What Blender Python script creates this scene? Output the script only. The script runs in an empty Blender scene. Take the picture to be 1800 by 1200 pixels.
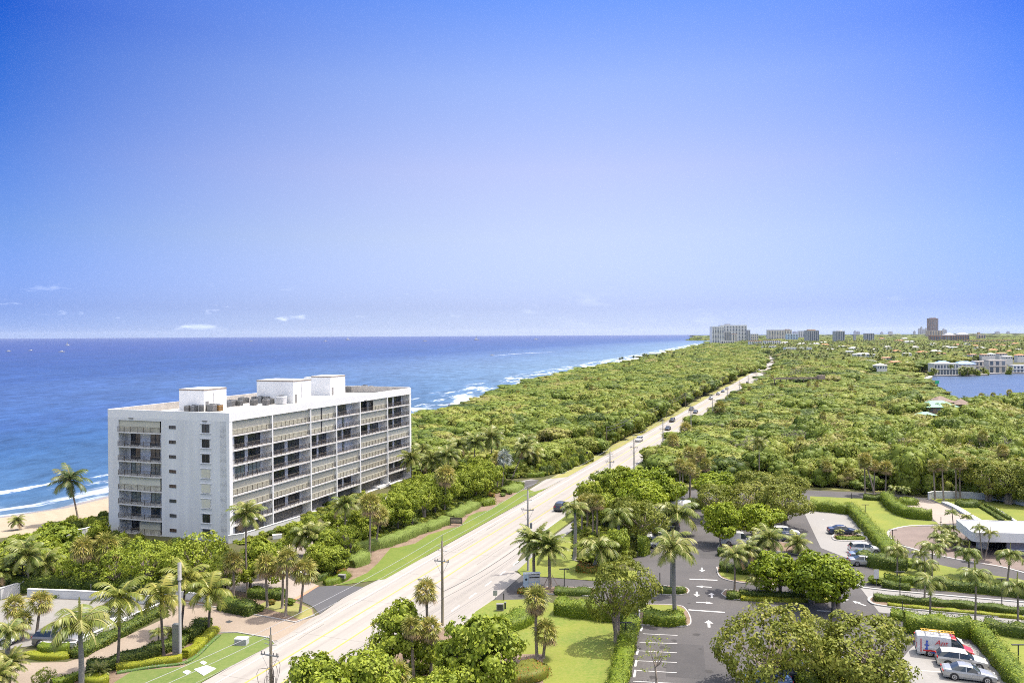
import bpy, math, random
import numpy as np
from mathutils import Vector, Matrix
from math import radians, sin, cos, pi, atan, tan, sqrt, hypot

# ------------------------------------------------------------------ camera, sky, sun, exposure
sc = bpy.context.scene
COL = sc.collection
FPX = 1440.0
CAMZ = 38.0
PITCH = atan(11.9 / FPX)
ROLL = atan(0.0055)
cam_d = bpy.data.cameras.new('camera')
cam_d.sensor_width = 36.0
cam_d.lens = 36.0 * FPX / 1800.0
cam_d.clip_start = 0.5
cam_d.clip_end = 90000.0
cam = bpy.data.objects.new('camera', cam_d)
COL.objects.link(cam)
RM = Matrix.Rotation(pi / 2 - PITCH, 4, 'X') @ Matrix.Rotation(-ROLL, 4, 'Z')
cam.matrix_world = Matrix.Translation((0, 0, CAMZ)) @ RM
sc.camera = cam

SUN_EL, SUN_AZ = radians(64), radians(64)
world = bpy.data.worlds.new('World')
sc.world = world
world.use_nodes = True
wn, wl = world.node_tree.nodes, world.node_tree.links
wn.clear()
w_out = wn.new('ShaderNodeOutputWorld')
w_bg = wn.new('ShaderNodeBackground')
w_bg.inputs['Strength'].default_value = 0.15
sky = wn.new('ShaderNodeTexSky')
sky.sky_type = 'NISHITA'
sky.sun_disc = False
sky.sun_elevation = SUN_EL
sky.sun_rotation = SUN_AZ
sky.air_density = 1.0
sky.dust_density = 0.6
sky.ozone_density = 3.0
sky.altitude = 50
w_tc = wn.new('ShaderNodeTexCoord')
w_sep = wn.new('ShaderNodeSeparateXYZ')
wl.new(w_tc.outputs['Generated'], w_sep.inputs[0])
# deep polarised blue high in the view, pale towards the horizon
w_ramp = wn.new('ShaderNodeValToRGB')
cr = w_ramp.color_ramp
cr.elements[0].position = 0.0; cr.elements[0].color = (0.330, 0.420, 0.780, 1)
cr.elements[1].position = 0.58; cr.elements[1].color = (2.85, 2.12, 1.52, 1)  # unseen sky above the view, boosted and warmed to lift the shade
for p_, c_ in ((0.033, (0.290, 0.318, 0.560, 1)), (0.116, (0.494, 0.415, 0.469, 1)), (0.196, (0.602, 0.457, 0.499, 1)), (0.291, (0.512, 0.458, 0.557, 1)), (0.378, (0.288, 0.367, 0.608, 1)), (0.44, (0.14, 0.32, 0.55, 1))):
    e_ = cr.elements.new(p_); e_.color = c_
wl.new(w_sep.outputs['Z'], w_ramp.inputs[0])
w_mul = wn.new('ShaderNodeMixRGB'); w_mul.blend_type = 'MULTIPLY'; w_mul.inputs[0].default_value = 1.0
wl.new(sky.outputs[0], w_mul.inputs[1]); wl.new(w_ramp.outputs[0], w_mul.inputs[2])
# the blue deepens to both sides of the view
w_ax = wn.new('ShaderNodeMath'); w_ax.operation = 'MULTIPLY_ADD'; w_ax.inputs[1].default_value = 1 / 0.54; w_ax.inputs[2].default_value = -0.04
wl.new(w_sep.outputs['X'], w_ax.inputs[0])
w_sq = wn.new('ShaderNodeMath'); w_sq.operation = 'MULTIPLY'; wl.new(w_ax.outputs[0], w_sq.inputs[0]); wl.new(w_ax.outputs[0], w_sq.inputs[1]); w_sq.use_clamp = True
w_side = wn.new('ShaderNodeMixRGB'); w_side.blend_type = 'MULTIPLY'; w_side.inputs[2].default_value = (0.55, 0.74, 0.96, 1)
w_sr = wn.new('ShaderNodeValToRGB'); w_sr.color_ramp.elements[0].color = (0.58, 0.72, 0.98, 1); w_sr.color_ramp.elements[1].position = 0.33; w_sr.color_ramp.elements[1].color = (0.0, 0.28, 0.76, 1)
e_ = w_sr.color_ramp.elements.new(0.17); e_.color = (0.27, 0.50, 0.90, 1); e_ = w_sr.color_ramp.elements.new(0.55); e_.color = (1, 1, 1, 1)
wl.new(w_sep.outputs['Z'], w_sr.inputs[0]); wl.new(w_sr.outputs[0], w_side.inputs[2])
wl.new(w_sq.outputs[0], w_side.inputs[0]); wl.new(w_mul.outputs[0], w_side.inputs[1])
# small fair weather clouds low over the sea
w_map = wn.new('ShaderNodeMapping'); w_map.inputs['Scale'].default_value = (16, 16, 62)
w_map.inputs['Location'].default_value = (3.1, 0.7, 2.2)
wl.new(w_tc.outputs['Generated'], w_map.inputs[0])
w_no = wn.new('ShaderNodeTexNoise'); w_no.inputs['Scale'].default_value = 1.0; w_no.inputs['Detail'].default_value = 8
w_no.inputs['Roughness'].default_value = 0.58
wl.new(w_map.outputs[0], w_no.inputs['Vector'])
w_cr = wn.new('ShaderNodeValToRGB')
w_cr.color_ramp.elements[0].position = 0.60; w_cr.color_ramp.elements[0].color = (0, 0, 0, 1)
w_cr.color_ramp.elements[1].position = 0.74; w_cr.color_ramp.elements[1].color = (1, 1, 1, 1)
wl.new(w_no.outputs[0], w_cr.inputs[0])
w_band = wn.new('ShaderNodeValToRGB')
bb = w_band.color_ramp
bb.elements[0].position = 0.003; bb.elements[0].color = (0, 0, 0, 1)
bb.elements[1].position = 0.060; bb.elements[1].color = (0, 0, 0, 1)
e_ = bb.elements.new(0.018); e_.color = (1, 1, 1, 1)
e_ = bb.elements.new(0.042); e_.color = (0.9, 0.9, 0.9, 1)
wl.new(w_sep.outputs['Z'], w_band.inputs[0])
w_cm = wn.new('ShaderNodeMath'); w_cm.operation = 'MULTIPLY'
wl.new(w_cr.outputs[0], w_cm.inputs[0]); wl.new(w_band.outputs[0], w_cm.inputs[1])
w_cm2 = wn.new('ShaderNodeMath'); w_cm2.operation = 'MULTIPLY'; w_cm2.inputs[1].default_value = 0.4
w_lr = wn.new('ShaderNodeMapRange'); w_lr.inputs[1].default_value = -0.35; w_lr.inputs[2].default_value = 0.0; w_lr.inputs[3].default_value = 0.30; w_lr.inputs[4].default_value = 0.04
wl.new(w_sep.outputs['X'], w_lr.inputs[0]); wl.new(w_lr.outputs[0], w_cm2.inputs[1])
wl.new(w_cm.outputs[0], w_cm2.inputs[0])
w_mix = wn.new('ShaderNodeMixRGB'); w_mix.inputs[2].default_value = (9.5, 9.8, 10.2, 1)
wl.new(w_cm2.outputs[0], w_mix.inputs[0]); wl.new(w_side.outputs[0], w_mix.inputs[1])
# unseen sky behind the camera, brightened and warmed as fill for shaded walls
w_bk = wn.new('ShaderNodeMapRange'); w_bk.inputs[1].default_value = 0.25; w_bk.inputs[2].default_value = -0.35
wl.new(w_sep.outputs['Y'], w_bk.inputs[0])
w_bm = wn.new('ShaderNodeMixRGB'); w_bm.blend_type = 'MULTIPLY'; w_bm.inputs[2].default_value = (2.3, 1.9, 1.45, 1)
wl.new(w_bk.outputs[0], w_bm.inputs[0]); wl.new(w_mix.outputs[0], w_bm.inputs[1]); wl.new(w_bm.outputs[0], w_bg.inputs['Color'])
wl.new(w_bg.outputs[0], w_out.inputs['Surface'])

sun_d = bpy.data.lights.new('sun', 'SUN')
sun_d.energy = 3.1
sun_d.angle = radians(0.5)
sun_d.color = (1.0, 0.955, 0.88)
sun = bpy.data.objects.new('sun', sun_d)
COL.objects.link(sun)
SDIR = Vector((sin(SUN_AZ) * cos(SUN_EL), cos(SUN_AZ) * cos(SUN_EL), sin(SUN_EL)))
sun.rotation_euler = SDIR.to_track_quat('Z', 'Y').to_euler()
sun.location = (60, 60, 200)

sc.view_settings.view_transform = 'Standard'
sc.view_settings.look = 'None'
sc.view_settings.exposure = 1.15
sc.view_settings.gamma = 1.0
sc.cycles.max_bounces = 6
sc.cycles.diffuse_bounces = 3
sc.cycles.glossy_bounces = 2
sc.cycles.transmission_bounces = 3
sc.cycles.volume_bounces = 0
sc.cycles.use_denoising = False
sc.cycles.denoiser = 'OPENIMAGEDENOISE'
sc.cycles.denoising_input_passes = 'RGB_ALBEDO_NORMAL'
sc.cycles.denoising_prefilter = 'ACCURATE'
sc.cycles.filter_width = 1.0
sc.cycles.sample_clamp_indirect = 4.0

# ------------------------------------------------------------------ geometry of the place
RNG = random.Random(7)
NPR = np.random.default_rng(11)
R3 = RM.to_3x3()

def G(px, py, z=0.0):
    """ground point (at height z) that lies on the sight line of a photo pixel"""
    d = R3 @ Vector(((px - 900) / FPX, -(py - 600) / FPX, -1.0))
    t = (z - CAMZ) / d.z
    return (d.x * t, d.y * t)

def HZ(px):
    return 588.1 - 0.0055 * (px - 900)

def SC(px, py):
    """pixels per metre for something standing on the ground at this pixel"""
    return (py - HZ(px)) / CAMZ

TH = atan((1447 - 900) / FPX)
RD = (sin(TH), cos(TH))
RN = (-cos(TH), sin(TH))
def R(u, v):
    """road frame: u metres along the highway, v metres to the left of the camera line"""
    return (u * RD[0] + v * RN[0], u * RD[1] + v * RN[1])

def UV(x, y):
    return (x * RD[0] + y * RD[1], x * RN[0] + y * RN[1])

def inpoly(x, y, poly):
    c = False
    j = len(poly) - 1
    for i in range(len(poly)):
        xi, yi = poly[i][0], poly[i][1]; xj, yj = poly[j][0], poly[j][1]
        if (yi > y) != (yj > y) and x < (xj - xi) * (y - yi) / (yj - yi) + xi:
            c = not c
        j = i
    return c

# ------------------------------------------------------------------ materials
MATS = {}
def nodes(m):
    m.use_nodes = True
    return m.node_tree.nodes, m.node_tree.links

def mat(name, col, rough=0.7, metal=0.0, var=0.12, scale=1.5, bump=0.0, spec=0.4, emit=None, coord='Object', stretch=None, detail=6, coat=0.0):
    if name in MATS: return MATS[name]
    m = bpy.data.materials.new(name)
    n, l = nodes(m)
    b = n['Principled BSDF']
    b.inputs['Roughness'].default_value = rough
    b.inputs['Metallic'].default_value = metal
    b.inputs['Specular IOR Level'].default_value = spec
    b.inputs['Coat Weight'].default_value = coat
    if var > 0 or bump > 0:
        tc = n.new('ShaderNodeTexCoord'); mp = n.new('ShaderNodeMapping')
        l.new(tc.outputs[coord], mp.inputs[0])
        if stretch: mp.inputs['Scale'].default_value = stretch
        no = n.new('ShaderNodeTexNoise'); no.inputs['Scale'].default_value = scale; no.inputs['Detail'].default_value = detail
        no.inputs['Roughness'].default_value = 0.62
        l.new(mp.outputs[0], no.inputs['Vector'])
        mr = n.new('ShaderNodeMapRange')
        mr.inputs[1].default_value = 0.3; mr.inputs[2].default_value = 0.7
        mr.inputs[3].default_value = 1 - var; mr.inputs[4].default_value = 1 + var
        l.new(no.outputs[0], mr.inputs[0])
        mx = n.new('ShaderNodeMixRGB'); mx.blend_type = 'MULTIPLY'; mx.inputs[0].default_value = 1
        mx.inputs[1].default_value = (*col, 1)
        l.new(mr.outputs[0], mx.inputs[2]); l.new(mx.outputs[0], b.inputs['Base Color'])
        if bump > 0:
            bp = n.new('ShaderNodeBump'); bp.inputs['Strength'].default_value = bump; bp.inputs['Distance'].default_value = 0.1
            l.new(no.outputs[0], bp.inputs['Height']); l.new(bp.outputs[0], b.inputs['Normal'])
    else:
        b.inputs['Base Color'].default_value = (*col, 1)
    if emit:
        b.inputs['Emission Color'].default_value = (*emit, 1); b.inputs['Emission Strength'].default_value = 1
    MATS[name] = m
    return m

def ground_mat(name, c1, c2, c3, s1=0.15, s2=2.5, rough=0.9, bump=0.15, stretch=None, rot=0.0, streak=0.0):
    """two scales of mottling, for lawns, paving, sand and asphalt"""
    if name in MATS: return MATS[name]
    m = bpy.data.materials.new(name)
    n, l = nodes(m); b = n['Principled BSDF']
    b.inputs['Roughness'].default_value = rough; b.inputs['Specular IOR Level'].default_value = 0.2
    g = n.new('ShaderNodeNewGeometry'); mp0 = n.new('ShaderNodeMapping'); mp0.inputs['Rotation'].default_value = (0, 0, rot); mp = n.new('ShaderNodeMapping')
    if stretch: mp.inputs['Scale'].default_value = stretch
    l.new(g.outputs['Position'], mp0.inputs[0]); l.new(mp0.outputs[0], mp.inputs[0])
    a = n.new('ShaderNodeTexNoise'); a.inputs['Scale'].default_value = s1; a.inputs['Detail'].default_value = 5
    c = n.new('ShaderNodeTexNoise'); c.inputs['Scale'].default_value = s2; c.inputs['Detail'].default_value = 8; c.inputs['Roughness'].default_value = 0.7
    l.new(mp.outputs[0], a.inputs['Vector']); l.new(g.outputs['Position'], c.inputs['Vector'])
    r1 = n.new('ShaderNodeMapRange'); r1.inputs[1].default_value = 0.35; r1.inputs[2].default_value = 0.65
    l.new(a.outputs[0], r1.inputs[0])
    r2 = n.new('ShaderNodeMapRange'); r2.inputs[1].default_value = 0.4; r2.inputs[2].default_value = 0.72
    l.new(c.outputs[0], r2.inputs[0])
    m1 = n.new('ShaderNodeMixRGB'); m1.inputs[1].default_value = (*c1, 1); m1.inputs[2].default_value = (*c2, 1)
    l.new(r1.outputs[0], m1.inputs[0])
    m2 = n.new('ShaderNodeMixRGB'); m2.inputs[2].default_value = (*c3, 1)
    l.new(r2.outputs[0], m2.inputs[0]); l.new(m1.outputs[0], m2.inputs[1])
    l.new(m2.outputs[0], b.inputs['Base Color'])
    if bump:
        bp = n.new('ShaderNodeBump'); bp.inputs['Strength'].default_value = bump; bp.inputs['Distance'].default_value = 0.1
        l.new(c.outputs[0], bp.inputs['Height']); l.new(bp.outputs[0], b.inputs['Normal'])
    MATS[name] = m
    return m

def leaf_mat(name, stops, trans=0.24, rough=0.55, objvar=0.5, patch=0.0):
    """foliage: each leaf and each plant has its own colour along the ramp"""
    if name in MATS: return MATS[name]
    m = bpy.data.materials.new(name)
    n, l = nodes(m); b = n['Principled BSDF']
    b.inputs['Roughness'].default_value = rough; b.inputs['Specular IOR Level'].default_value = 0.22
    at = n.new('ShaderNodeAttribute'); at.attribute_name = 'tint'
    oi = n.new('ShaderNodeObjectInfo')
    mx = n.new('ShaderNodeMath'); mx.operation = 'MULTIPLY_ADD'; mx.inputs[1].default_value = objvar
    m1 = n.new('ShaderNodeMath'); m1.operation = 'MULTIPLY'; m1.inputs[1].default_value = 1 - objvar
    l.new(at.outputs['Fac'], m1.inputs[0])
    l.new(oi.outputs['Random'], mx.inputs[0]); l.new(m1.outputs[0], mx.inputs[2])
    rp = n.new('ShaderNodeValToRGB'); e = rp.color_ramp
    e.elements[0].position = 0.05; e.elements[0].color = (*stops[0], 1)
    e.elements[1].position = 0.95; e.elements[1].color = (*stops[-1], 1)
    for i, c in enumerate(stops[1:-1]):
        q = e.elements.new(0.05 + 0.9 * (i + 1) / (len(stops) - 1)); q.color = (*c, 1)
    if patch:
        ge = n.new('ShaderNodeNewGeometry'); pn = n.new('ShaderNodeTexNoise'); pn.inputs['Scale'].default_value = 0.014; pn.inputs['Detail'].default_value = 3
        l.new(ge.outputs['Position'], pn.inputs['Vector'])
        pr = n.new('ShaderNodeMapRange'); pr.inputs[1].default_value = 0.3; pr.inputs[2].default_value = 0.7; pr.inputs[3].default_value = -patch; pr.inputs[4].default_value = patch
        l.new(pn.outputs[0], pr.inputs[0]); pa = n.new('ShaderNodeMath'); pa.operation = 'ADD'; l.new(pr.outputs[0], pa.inputs[0]); l.new(mx.outputs[0], pa.inputs[1]); mx = pa
    l.new(mx.outputs[0], rp.inputs[0])
    l.new(rp.outputs[0], b.inputs['Base Color'])
    tr = n.new('ShaderNodeBsdfTranslucent'); l.new(rp.outputs[0], tr.inputs['Color'])
    ms = n.new('ShaderNodeMixShader'); ms.inputs[0].default_value = trans
    o = n['Material Output']
    l.new(b.outputs[0], ms.inputs[1]); l.new(tr.outputs[0], ms.inputs[2]); l.new(ms.outputs[0], o.inputs['Surface'])
    MATS[name] = m
    return m

# ------------------------------------------------------------------ object helpers
def link(o, parent=None):
    COL.objects.link(o)
    if parent is not None: o.parent = parent
    return o

def tag(o, label=None, cat=None, group=None, kind=None):
    if label: o['label'] = label
    if cat: o['category'] = cat
    if group: o['group'] = group
    if kind: o['kind'] = kind
    return o

def empty(name, loc=(0, 0, 0), rz=0.0):
    o = bpy.data.objects.new(name, None)
    o.location = loc; o.rotation_euler = (0, 0, rz); o.empty_display_size = 0.5
    return link(o)

def np_mesh(name, V, F, mats, tint=None, smooth=False, mi=None):
    """V (n,3), F (m,3|4) arrays to a mesh"""
    V = np.asarray(V, dtype=np.float32); F = np.asarray(F, dtype=np.int32)
    me = bpy.data.meshes.new(name)
    k = F.shape[1]
    me.vertices.add(len(V)); me.vertices.foreach_set('co', V.ravel())
    me.loops.add(F.size); me.loops.foreach_set('vertex_index', F.ravel())
    me.polygons.add(len(F))
    me.polygons.foreach_set('loop_start', np.arange(0, F.size, k, dtype=np.int32))
    me.polygons.foreach_set('loop_total', np.full(len(F), k, dtype=np.int32))
    if mi is not None: me.polygons.foreach_set('material_index', np.asarray(mi, dtype=np.int32))
    me.update(calc_edges=True)
    for m in (mats if isinstance(mats, (list, tuple)) else [mats]): me.materials.append(m)
    if tint is not None:
        a = me.attributes.new('tint', 'FLOAT', 'FACE'); a.data.foreach_set('value', np.asarray(tint, dtype=np.float32))
    if smooth: me.polygons.foreach_set('use_smooth', np.ones(len(F), dtype=bool))
    return me

class MB:
    """collects boxes, tubes and sheets with their materials and links them as one mesh object"""
    def __init__(s): s.v = []; s.f = []; s.m = []; s.mats = []
    def mi(s, m):
        if m not in s.mats: s.mats.append(m)
        return s.mats.index(m)
    def add(s, vs, fs, m):
        o = len(s.v); s.v += [tuple(v) for v in vs]; k = s.mi(m)
        for f in fs: s.f.append([o + i for i in f]); s.m.append(k)
        return s
    def box(s, x0, x1, y0, y1, z0, z1, m, rz=0.0, c=None):
        vs = [(x, y, z) for z in (z0, z1) for y in (y0, y1) for x in (x0, x1)]
        if rz:
            cx, cy = c if c else ((x0 + x1) / 2, (y0 + y1) / 2)
            ca, sa = cos(rz), sin(rz)
            vs = [(cx + (x - cx) * ca - (y - cy) * sa, cy + (x - cx) * sa + (y - cy) * ca, z) for x, y, z in vs]
        return s.add(vs, [(0, 2, 3, 1), (4, 5, 7, 6), (0, 1, 5, 4), (1, 3, 7, 5), (3, 2, 6, 7), (2, 0, 4, 6)], m)
    def tube(s, pts, rad, m, n=8, cap=True):
        pts = [Vector(p) for p in pts]
        if not isinstance(rad, (list, tuple)): rad = [rad] * len(pts)
        vs = []; fs = []
        for i, p in enumerate(pts):
            t = (pts[min(i + 1, len(pts) - 1)] - pts[max(i - 1, 0)])
            if t.length < 1e-6: t = Vector((0, 0, 1))
            t.normalize()
            a = t.cross(Vector((0, 0, 1)) if abs(t.z) < 0.95 else Vector((1, 0, 0))).normalized(); b = t.cross(a)
            for k in range(n):
                q = 2 * pi * k / n
                vs.append(p + a * (rad[i] * cos(q)) + b * (rad[i] * sin(q)))
        for i in range(len(pts) - 1):
            for k in range(n):
                fs.append((i * n + k, i * n + (k + 1) % n, (i + 1) * n + (k + 1) % n, (i + 1) * n + k))
        if cap:
            fs.append(tuple(range(n))); fs.append(tuple(range((len(pts) - 1) * n, len(pts) * n)))
        return s.add(vs, fs, m)
    def prism(s, poly, z0, z1, m, mtop=None):
        n = len(poly)
        if sum(poly[i][0] * poly[(i + 1) % n][1] - poly[(i + 1) % n][0] * poly[i][1] for i in range(n)) < 0: poly = poly[::-1]
        vs = [(p[0], p[1], z0) for p in poly] + [(p[0], p[1], z1) for p in poly]
        s.add(vs, [(i, (i + 1) % n, (i + 1) % n + n, i + n) for i in range(n)] + [tuple(range(n))[::-1]], m)
        return s.add([(p[0], p[1], z1) for p in poly], [tuple(range(n))], mtop or m)
    def sheet(s, poly, z, m):
        n = len(poly)
        if sum(poly[i][0] * poly[(i + 1) % n][1] - poly[(i + 1) % n][0] * poly[i][1] for i in range(n)) < 0: poly = poly[::-1]
        return s.add([(p[0], p[1], z) for p in poly], [tuple(range(n))], m)
    def strip(s, A, B, m):
        n = len(A); return s.add(list(A) + list(B), [(i, i + 1, n + i + 1, n + i) for i in range(n - 1)], m)
    def lathe(s, prof, m, n=16, c=(0, 0, 0)):
        vs = []
        for r, z in prof:
            for k in range(n): vs.append((c[0] + r * cos(2 * pi * k / n), c[1] + r * sin(2 * pi * k / n), c[2] + z))
        return s.add(vs, [(i * n + k, i * n + (k + 1) % n, (i + 1) * n + (k + 1) % n, (i + 1) * n + k) for i in range(len(prof) - 1) for k in range(n)], m)
    def mesh(s, name, smooth=False):
        me = bpy.data.meshes.new(name); me.from_pydata(s.v, [], s.f)
        for m in s.mats: me.materials.append(m)
        me.polygons.foreach_set('material_index', s.m)
        if smooth: me.polygons.foreach_set('use_smooth', [True] * len(s.f))
        me.update(); return me
    def build(s, name, parent=None, smooth=False, loc=None, rz=None):
        o = bpy.data.objects.new(name, s.mesh(name, smooth))
        if loc is not None: o.location = loc
        if rz is not None: o.rotation_euler = (0, 0, rz)
        return link(o, parent)

def ob(name, me, parent=None, loc=None, rz=None):
    o = bpy.data.objects.new(name, me)
    if loc is not None: o.location = loc
    if rz is not None: o.rotation_euler = (0, 0, rz)
    return link(o, parent)

KIDS = {}
def copy_tree(o, parent=None):
    """a thing, its parts and their sub-parts"""
    c = o.copy(); COL.objects.link(c); c.parent = parent
    for ch in [x for x in bpy.data.objects if x.parent == o] if o.name not in KIDS else KIDS[o.name]:
        KIDS.setdefault(o.name, [])
        if ch not in KIDS[o.name]: KIDS[o.name].append(ch)
        copy_tree(ch, c)
    KIDS.setdefault(o.name, [])
    return c

def pts(*a, z=0.0):
    return [G(a[i], a[i + 1], z) for i in range(0, len(a), 2)]

def smooth_line(P, n=6):
    """Catmull-Rom through the points"""
    out = []
    P = [Vector((p[0], p[1])) for p in P]
    Q = [P[0] * 2 - P[1]] + P + [P[-1] * 2 - P[-2]]
    for i in range(1, len(Q) - 2):
        for k in range(n):
            t = k / n
            out.append(0.5 * ((2 * Q[i]) + (Q[i + 1] - Q[i - 1]) * t + (2 * Q[i - 1] - 5 * Q[i] + 4 * Q[i + 1] - Q[i + 2]) * t * t + (3 * Q[i] - Q[i - 1] - 3 * Q[i + 1] + Q[i + 2]) * t ** 3))
    out.append(P[-1])
    return [(p.x, p.y) for p in out]

def offset_line(L, d):
    """shift a line sideways; positive is to the left of its direction"""
    out = []
    for i, p in enumerate(L):
        a = L[max(i - 1, 0)]; b = L[min(i + 1, len(L) - 1)]
        dx, dy = b[0] - a[0], b[1] - a[1]; q = hypot(dx, dy) or 1
        out.append((p[0] - dy / q * d, p[1] + dx / q * d))
    return out

def structure(name, mb, label=None):
    o = mb.build(name); tag(o, label=label, kind='structure'); return o
# ------------------------------------------------------------------ the setting: sea, beach, ground, road, paving, lawns
SEA = -4.0
shore_px = [(-420, 958), (-150, 926), (0, 908), (100, 893), (187, 872), (330, 840), (520, 790), (724, 739), (800, 711), (870, 690), (970, 662), (1060, 643), (1150, 624), (1205, 611.5), (1235, 604.5)]
shore = [G(x, y, SEA) for x, y in shore_px]
p0, p1 = Vector(shore[0]), Vector(shore[1])
shore = [tuple(p0 - (p1 - p0).normalized() * 150)] + shore
last = Vector(shore[-1])
shore += [(last.x + 1400, last.y + 3500), (last.x + 4500, last.y + 9000), (last.x + 9500, last.y + 17500), (last.x + 13000, last.y + 24000)]
dn_a, dn_b = offset_line(shore, -43), offset_line(shore, -15)
dn_c = offset_line(shore, -27)
dune = [dn_a[i] if i < 6 else dn_b[i] if i < 12 else dn_c[i] for i in range(len(shore))]
dune[-4:] = [(p[0] + 60, p[1]) for p in dune[-4:]]
wet = offset_line(shore, 26)

m_sand = ground_mat('sand', (0.306, 0.252, 0.179), (0.352, 0.295, 0.214), (0.260, 0.211, 0.145), 0.12, 1.2, bump=0.3, stretch=(3, 0.4, 1), rot=-0.6)
m_wet = ground_mat('wet_sand', (0.20, 0.18, 0.15), (0.27, 0.23, 0.18), (0.22, 0.2, 0.17), 0.1, 0.8, rough=0.35, bump=0.1)
b = MB()
mid = offset_line(shore, -4); mid2 = offset_line(shore, -11)
L = lambda P, z: [(p[0], p[1], z) for p in P]
b.strip(L(wet, SEA - 2.4), L(shore, SEA + 0.02), m_wet)
b.strip(L(shore, SEA + 0.02), L(mid, SEA + 0.5), m_wet)
b.strip(L(mid, SEA + 0.5), L(mid2, SEA + 1.7), m_sand)
b.strip(L(mid2, SEA + 1.7), L(dune, 0.0), m_sand)
structure('beach', b)

# open ocean, shaded by its own depth colour (distance from the shore) and swell
m = bpy.data.materials.new('sea_water'); n, l = nodes(m); n.clear()
out = n.new('ShaderNodeOutputMaterial'); geo = n.new('ShaderNodeNewGeometry')
at = n.new('ShaderNodeAttribute'); at.attribute_name = 'off'
rp = n.new('ShaderNodeValToRGB'); e = rp.color_ramp
sea_stops = [(0.0, (0.067, 0.108, 0.160)), (0.03, (0.034, 0.077, 0.147)), (0.08, (0.022, 0.062, 0.149)), (0.16, (0.021, 0.051, 0.153)), (0.3, (0.013, 0.037, 0.132)), (0.5, (0.015, 0.033, 0.132)), (1.0, (0.017, 0.033, 0.129))]
e.elements[0].position = 0; e.elements[0].color = (*sea_stops[0][1], 1)
e.elements[1].position = 1; e.elements[1].color = (*sea_stops[-1][1], 1)
for p_, c_ in sea_stops[1:-1]:
    q = e.elements.new(p_); q.color = (*c_, 1)
big = n.new('ShaderNodeTexNoise'); big.inputs['Scale'].default_value = 0.006; big.inputs['Detail'].default_value = 5
mpb = n.new('ShaderNodeMapping'); mpb.inputs['Rotation'].default_value = (0, 0, radians(20)); mpb.inputs['Scale'].default_value = (1.6, 0.35, 1)
l.new(geo.outputs['Position'], mpb.inputs[0]); l.new(mpb.outputs[0], big.inputs['Vector'])
ad = n.new('ShaderNodeMath'); ad.operation = 'MULTIPLY_ADD'; ad.inputs[1].default_value = 0.22
sb = n.new('ShaderNodeMath'); sb.operation = 'SUBTRACT'; sb.inputs[1].default_value = 0.5
l.new(big.outputs[0], sb.inputs[0])
ml = n.new('ShaderNodeMath'); ml.operation = 'MULTIPLY'
l.new(sb.outputs[0], ml.inputs[0]); l.new(at.outputs['Fac'], ml.inputs[1])
l.new(ml.outputs[0], ad.inputs[0]); ad.inputs[1].default_value = 1.3; l.new(at.outputs['Fac'], ad.inputs[2])
l.new(ad.outputs[0], rp.inputs[0])
# wind ripples
def noise(scale, detail, sx, sy, rot, rough=0.6):
    mp = n.new('ShaderNodeMapping'); mp.inputs['Rotation'].default_value = (0, 0, rot); mp.inputs['Scale'].default_value = (sx, sy, 1)
    l.new(geo.outputs['Position'], mp.inputs[0])
    t = n.new('ShaderNodeTexNoise'); t.inputs['Scale'].default_value = scale; t.inputs['Detail'].default_value = detail; t.inputs['Roughness'].default_value = rough
    l.new(mp.outputs[0], t.inputs['Vector']); return t
n1 = noise(0.11, 9, 1.0, 0.5, radians(25), 0.72)
n2 = noise(0.012, 6, 1.0, 0.35, radians(15))
mr = n.new('ShaderNodeMapRange'); mr.inputs[1].default_value = 0.3; mr.inputs[2].default_value = 0.7; mr.inputs[3].default_value = 0.62; mr.inputs[4].default_value = 1.42
l.new(n1.outputs[0], mr.inputs[0])
mr2 = n.new('ShaderNodeMapRange'); mr2.inputs[1].default_value = 0.3; mr2.inputs[2].default_value = 0.7; mr2.inputs[3].default_value = 0.88; mr2.inputs[4].default_value = 1.15
l.new(n2.outputs[0], mr2.inputs[0])
mm = n.new('ShaderNodeMath'); mm.operation = 'MULTIPLY'; l.new(mr.outputs[0], mm.inputs[0]); l.new(mr2.outputs[0], mm.inputs[1])
cm = n.new('ShaderNodeMixRGB'); cm.blend_type = 'MULTIPLY'; cm.inputs[0].default_value = 1
# pale sandbank water further up the coast
sa = n.new('ShaderNodeAttribute'); sa.attribute_name = 'along'; so = n.new('ShaderNodeAttribute'); so.attribute_name = 'offm'
s1_ = n.new('ShaderNodeMapRange'); s1_.inputs[1].default_value = 350; s1_.inputs[2].default_value = 1100; s1_.inputs[4].default_value = 0.7; l.new(sa.outputs['Fac'], s1_.inputs[0])
s2_ = n.new('ShaderNodeMapRange'); s2_.inputs[1].default_value = 520; s2_.inputs[2].default_value = 60; l.new(so.outputs['Fac'], s2_.inputs[0])
s3_ = n.new('ShaderNodeMath'); s3_.operation = 'MULTIPLY'; l.new(s1_.outputs[0], s3_.inputs[0]); l.new(s2_.outputs[0], s3_.inputs[1])
s4_ = n.new('ShaderNodeMixRGB'); s4_.inputs[2].default_value = (0.10, 0.155, 0.215, 1); l.new(s3_.outputs[0], s4_.inputs[0]); l.new(rp.outputs[0], s4_.inputs[1])
l.new(s4_.outputs[0], cm.inputs[1]); l.new(mm.outputs[0], cm.inputs[2])
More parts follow.
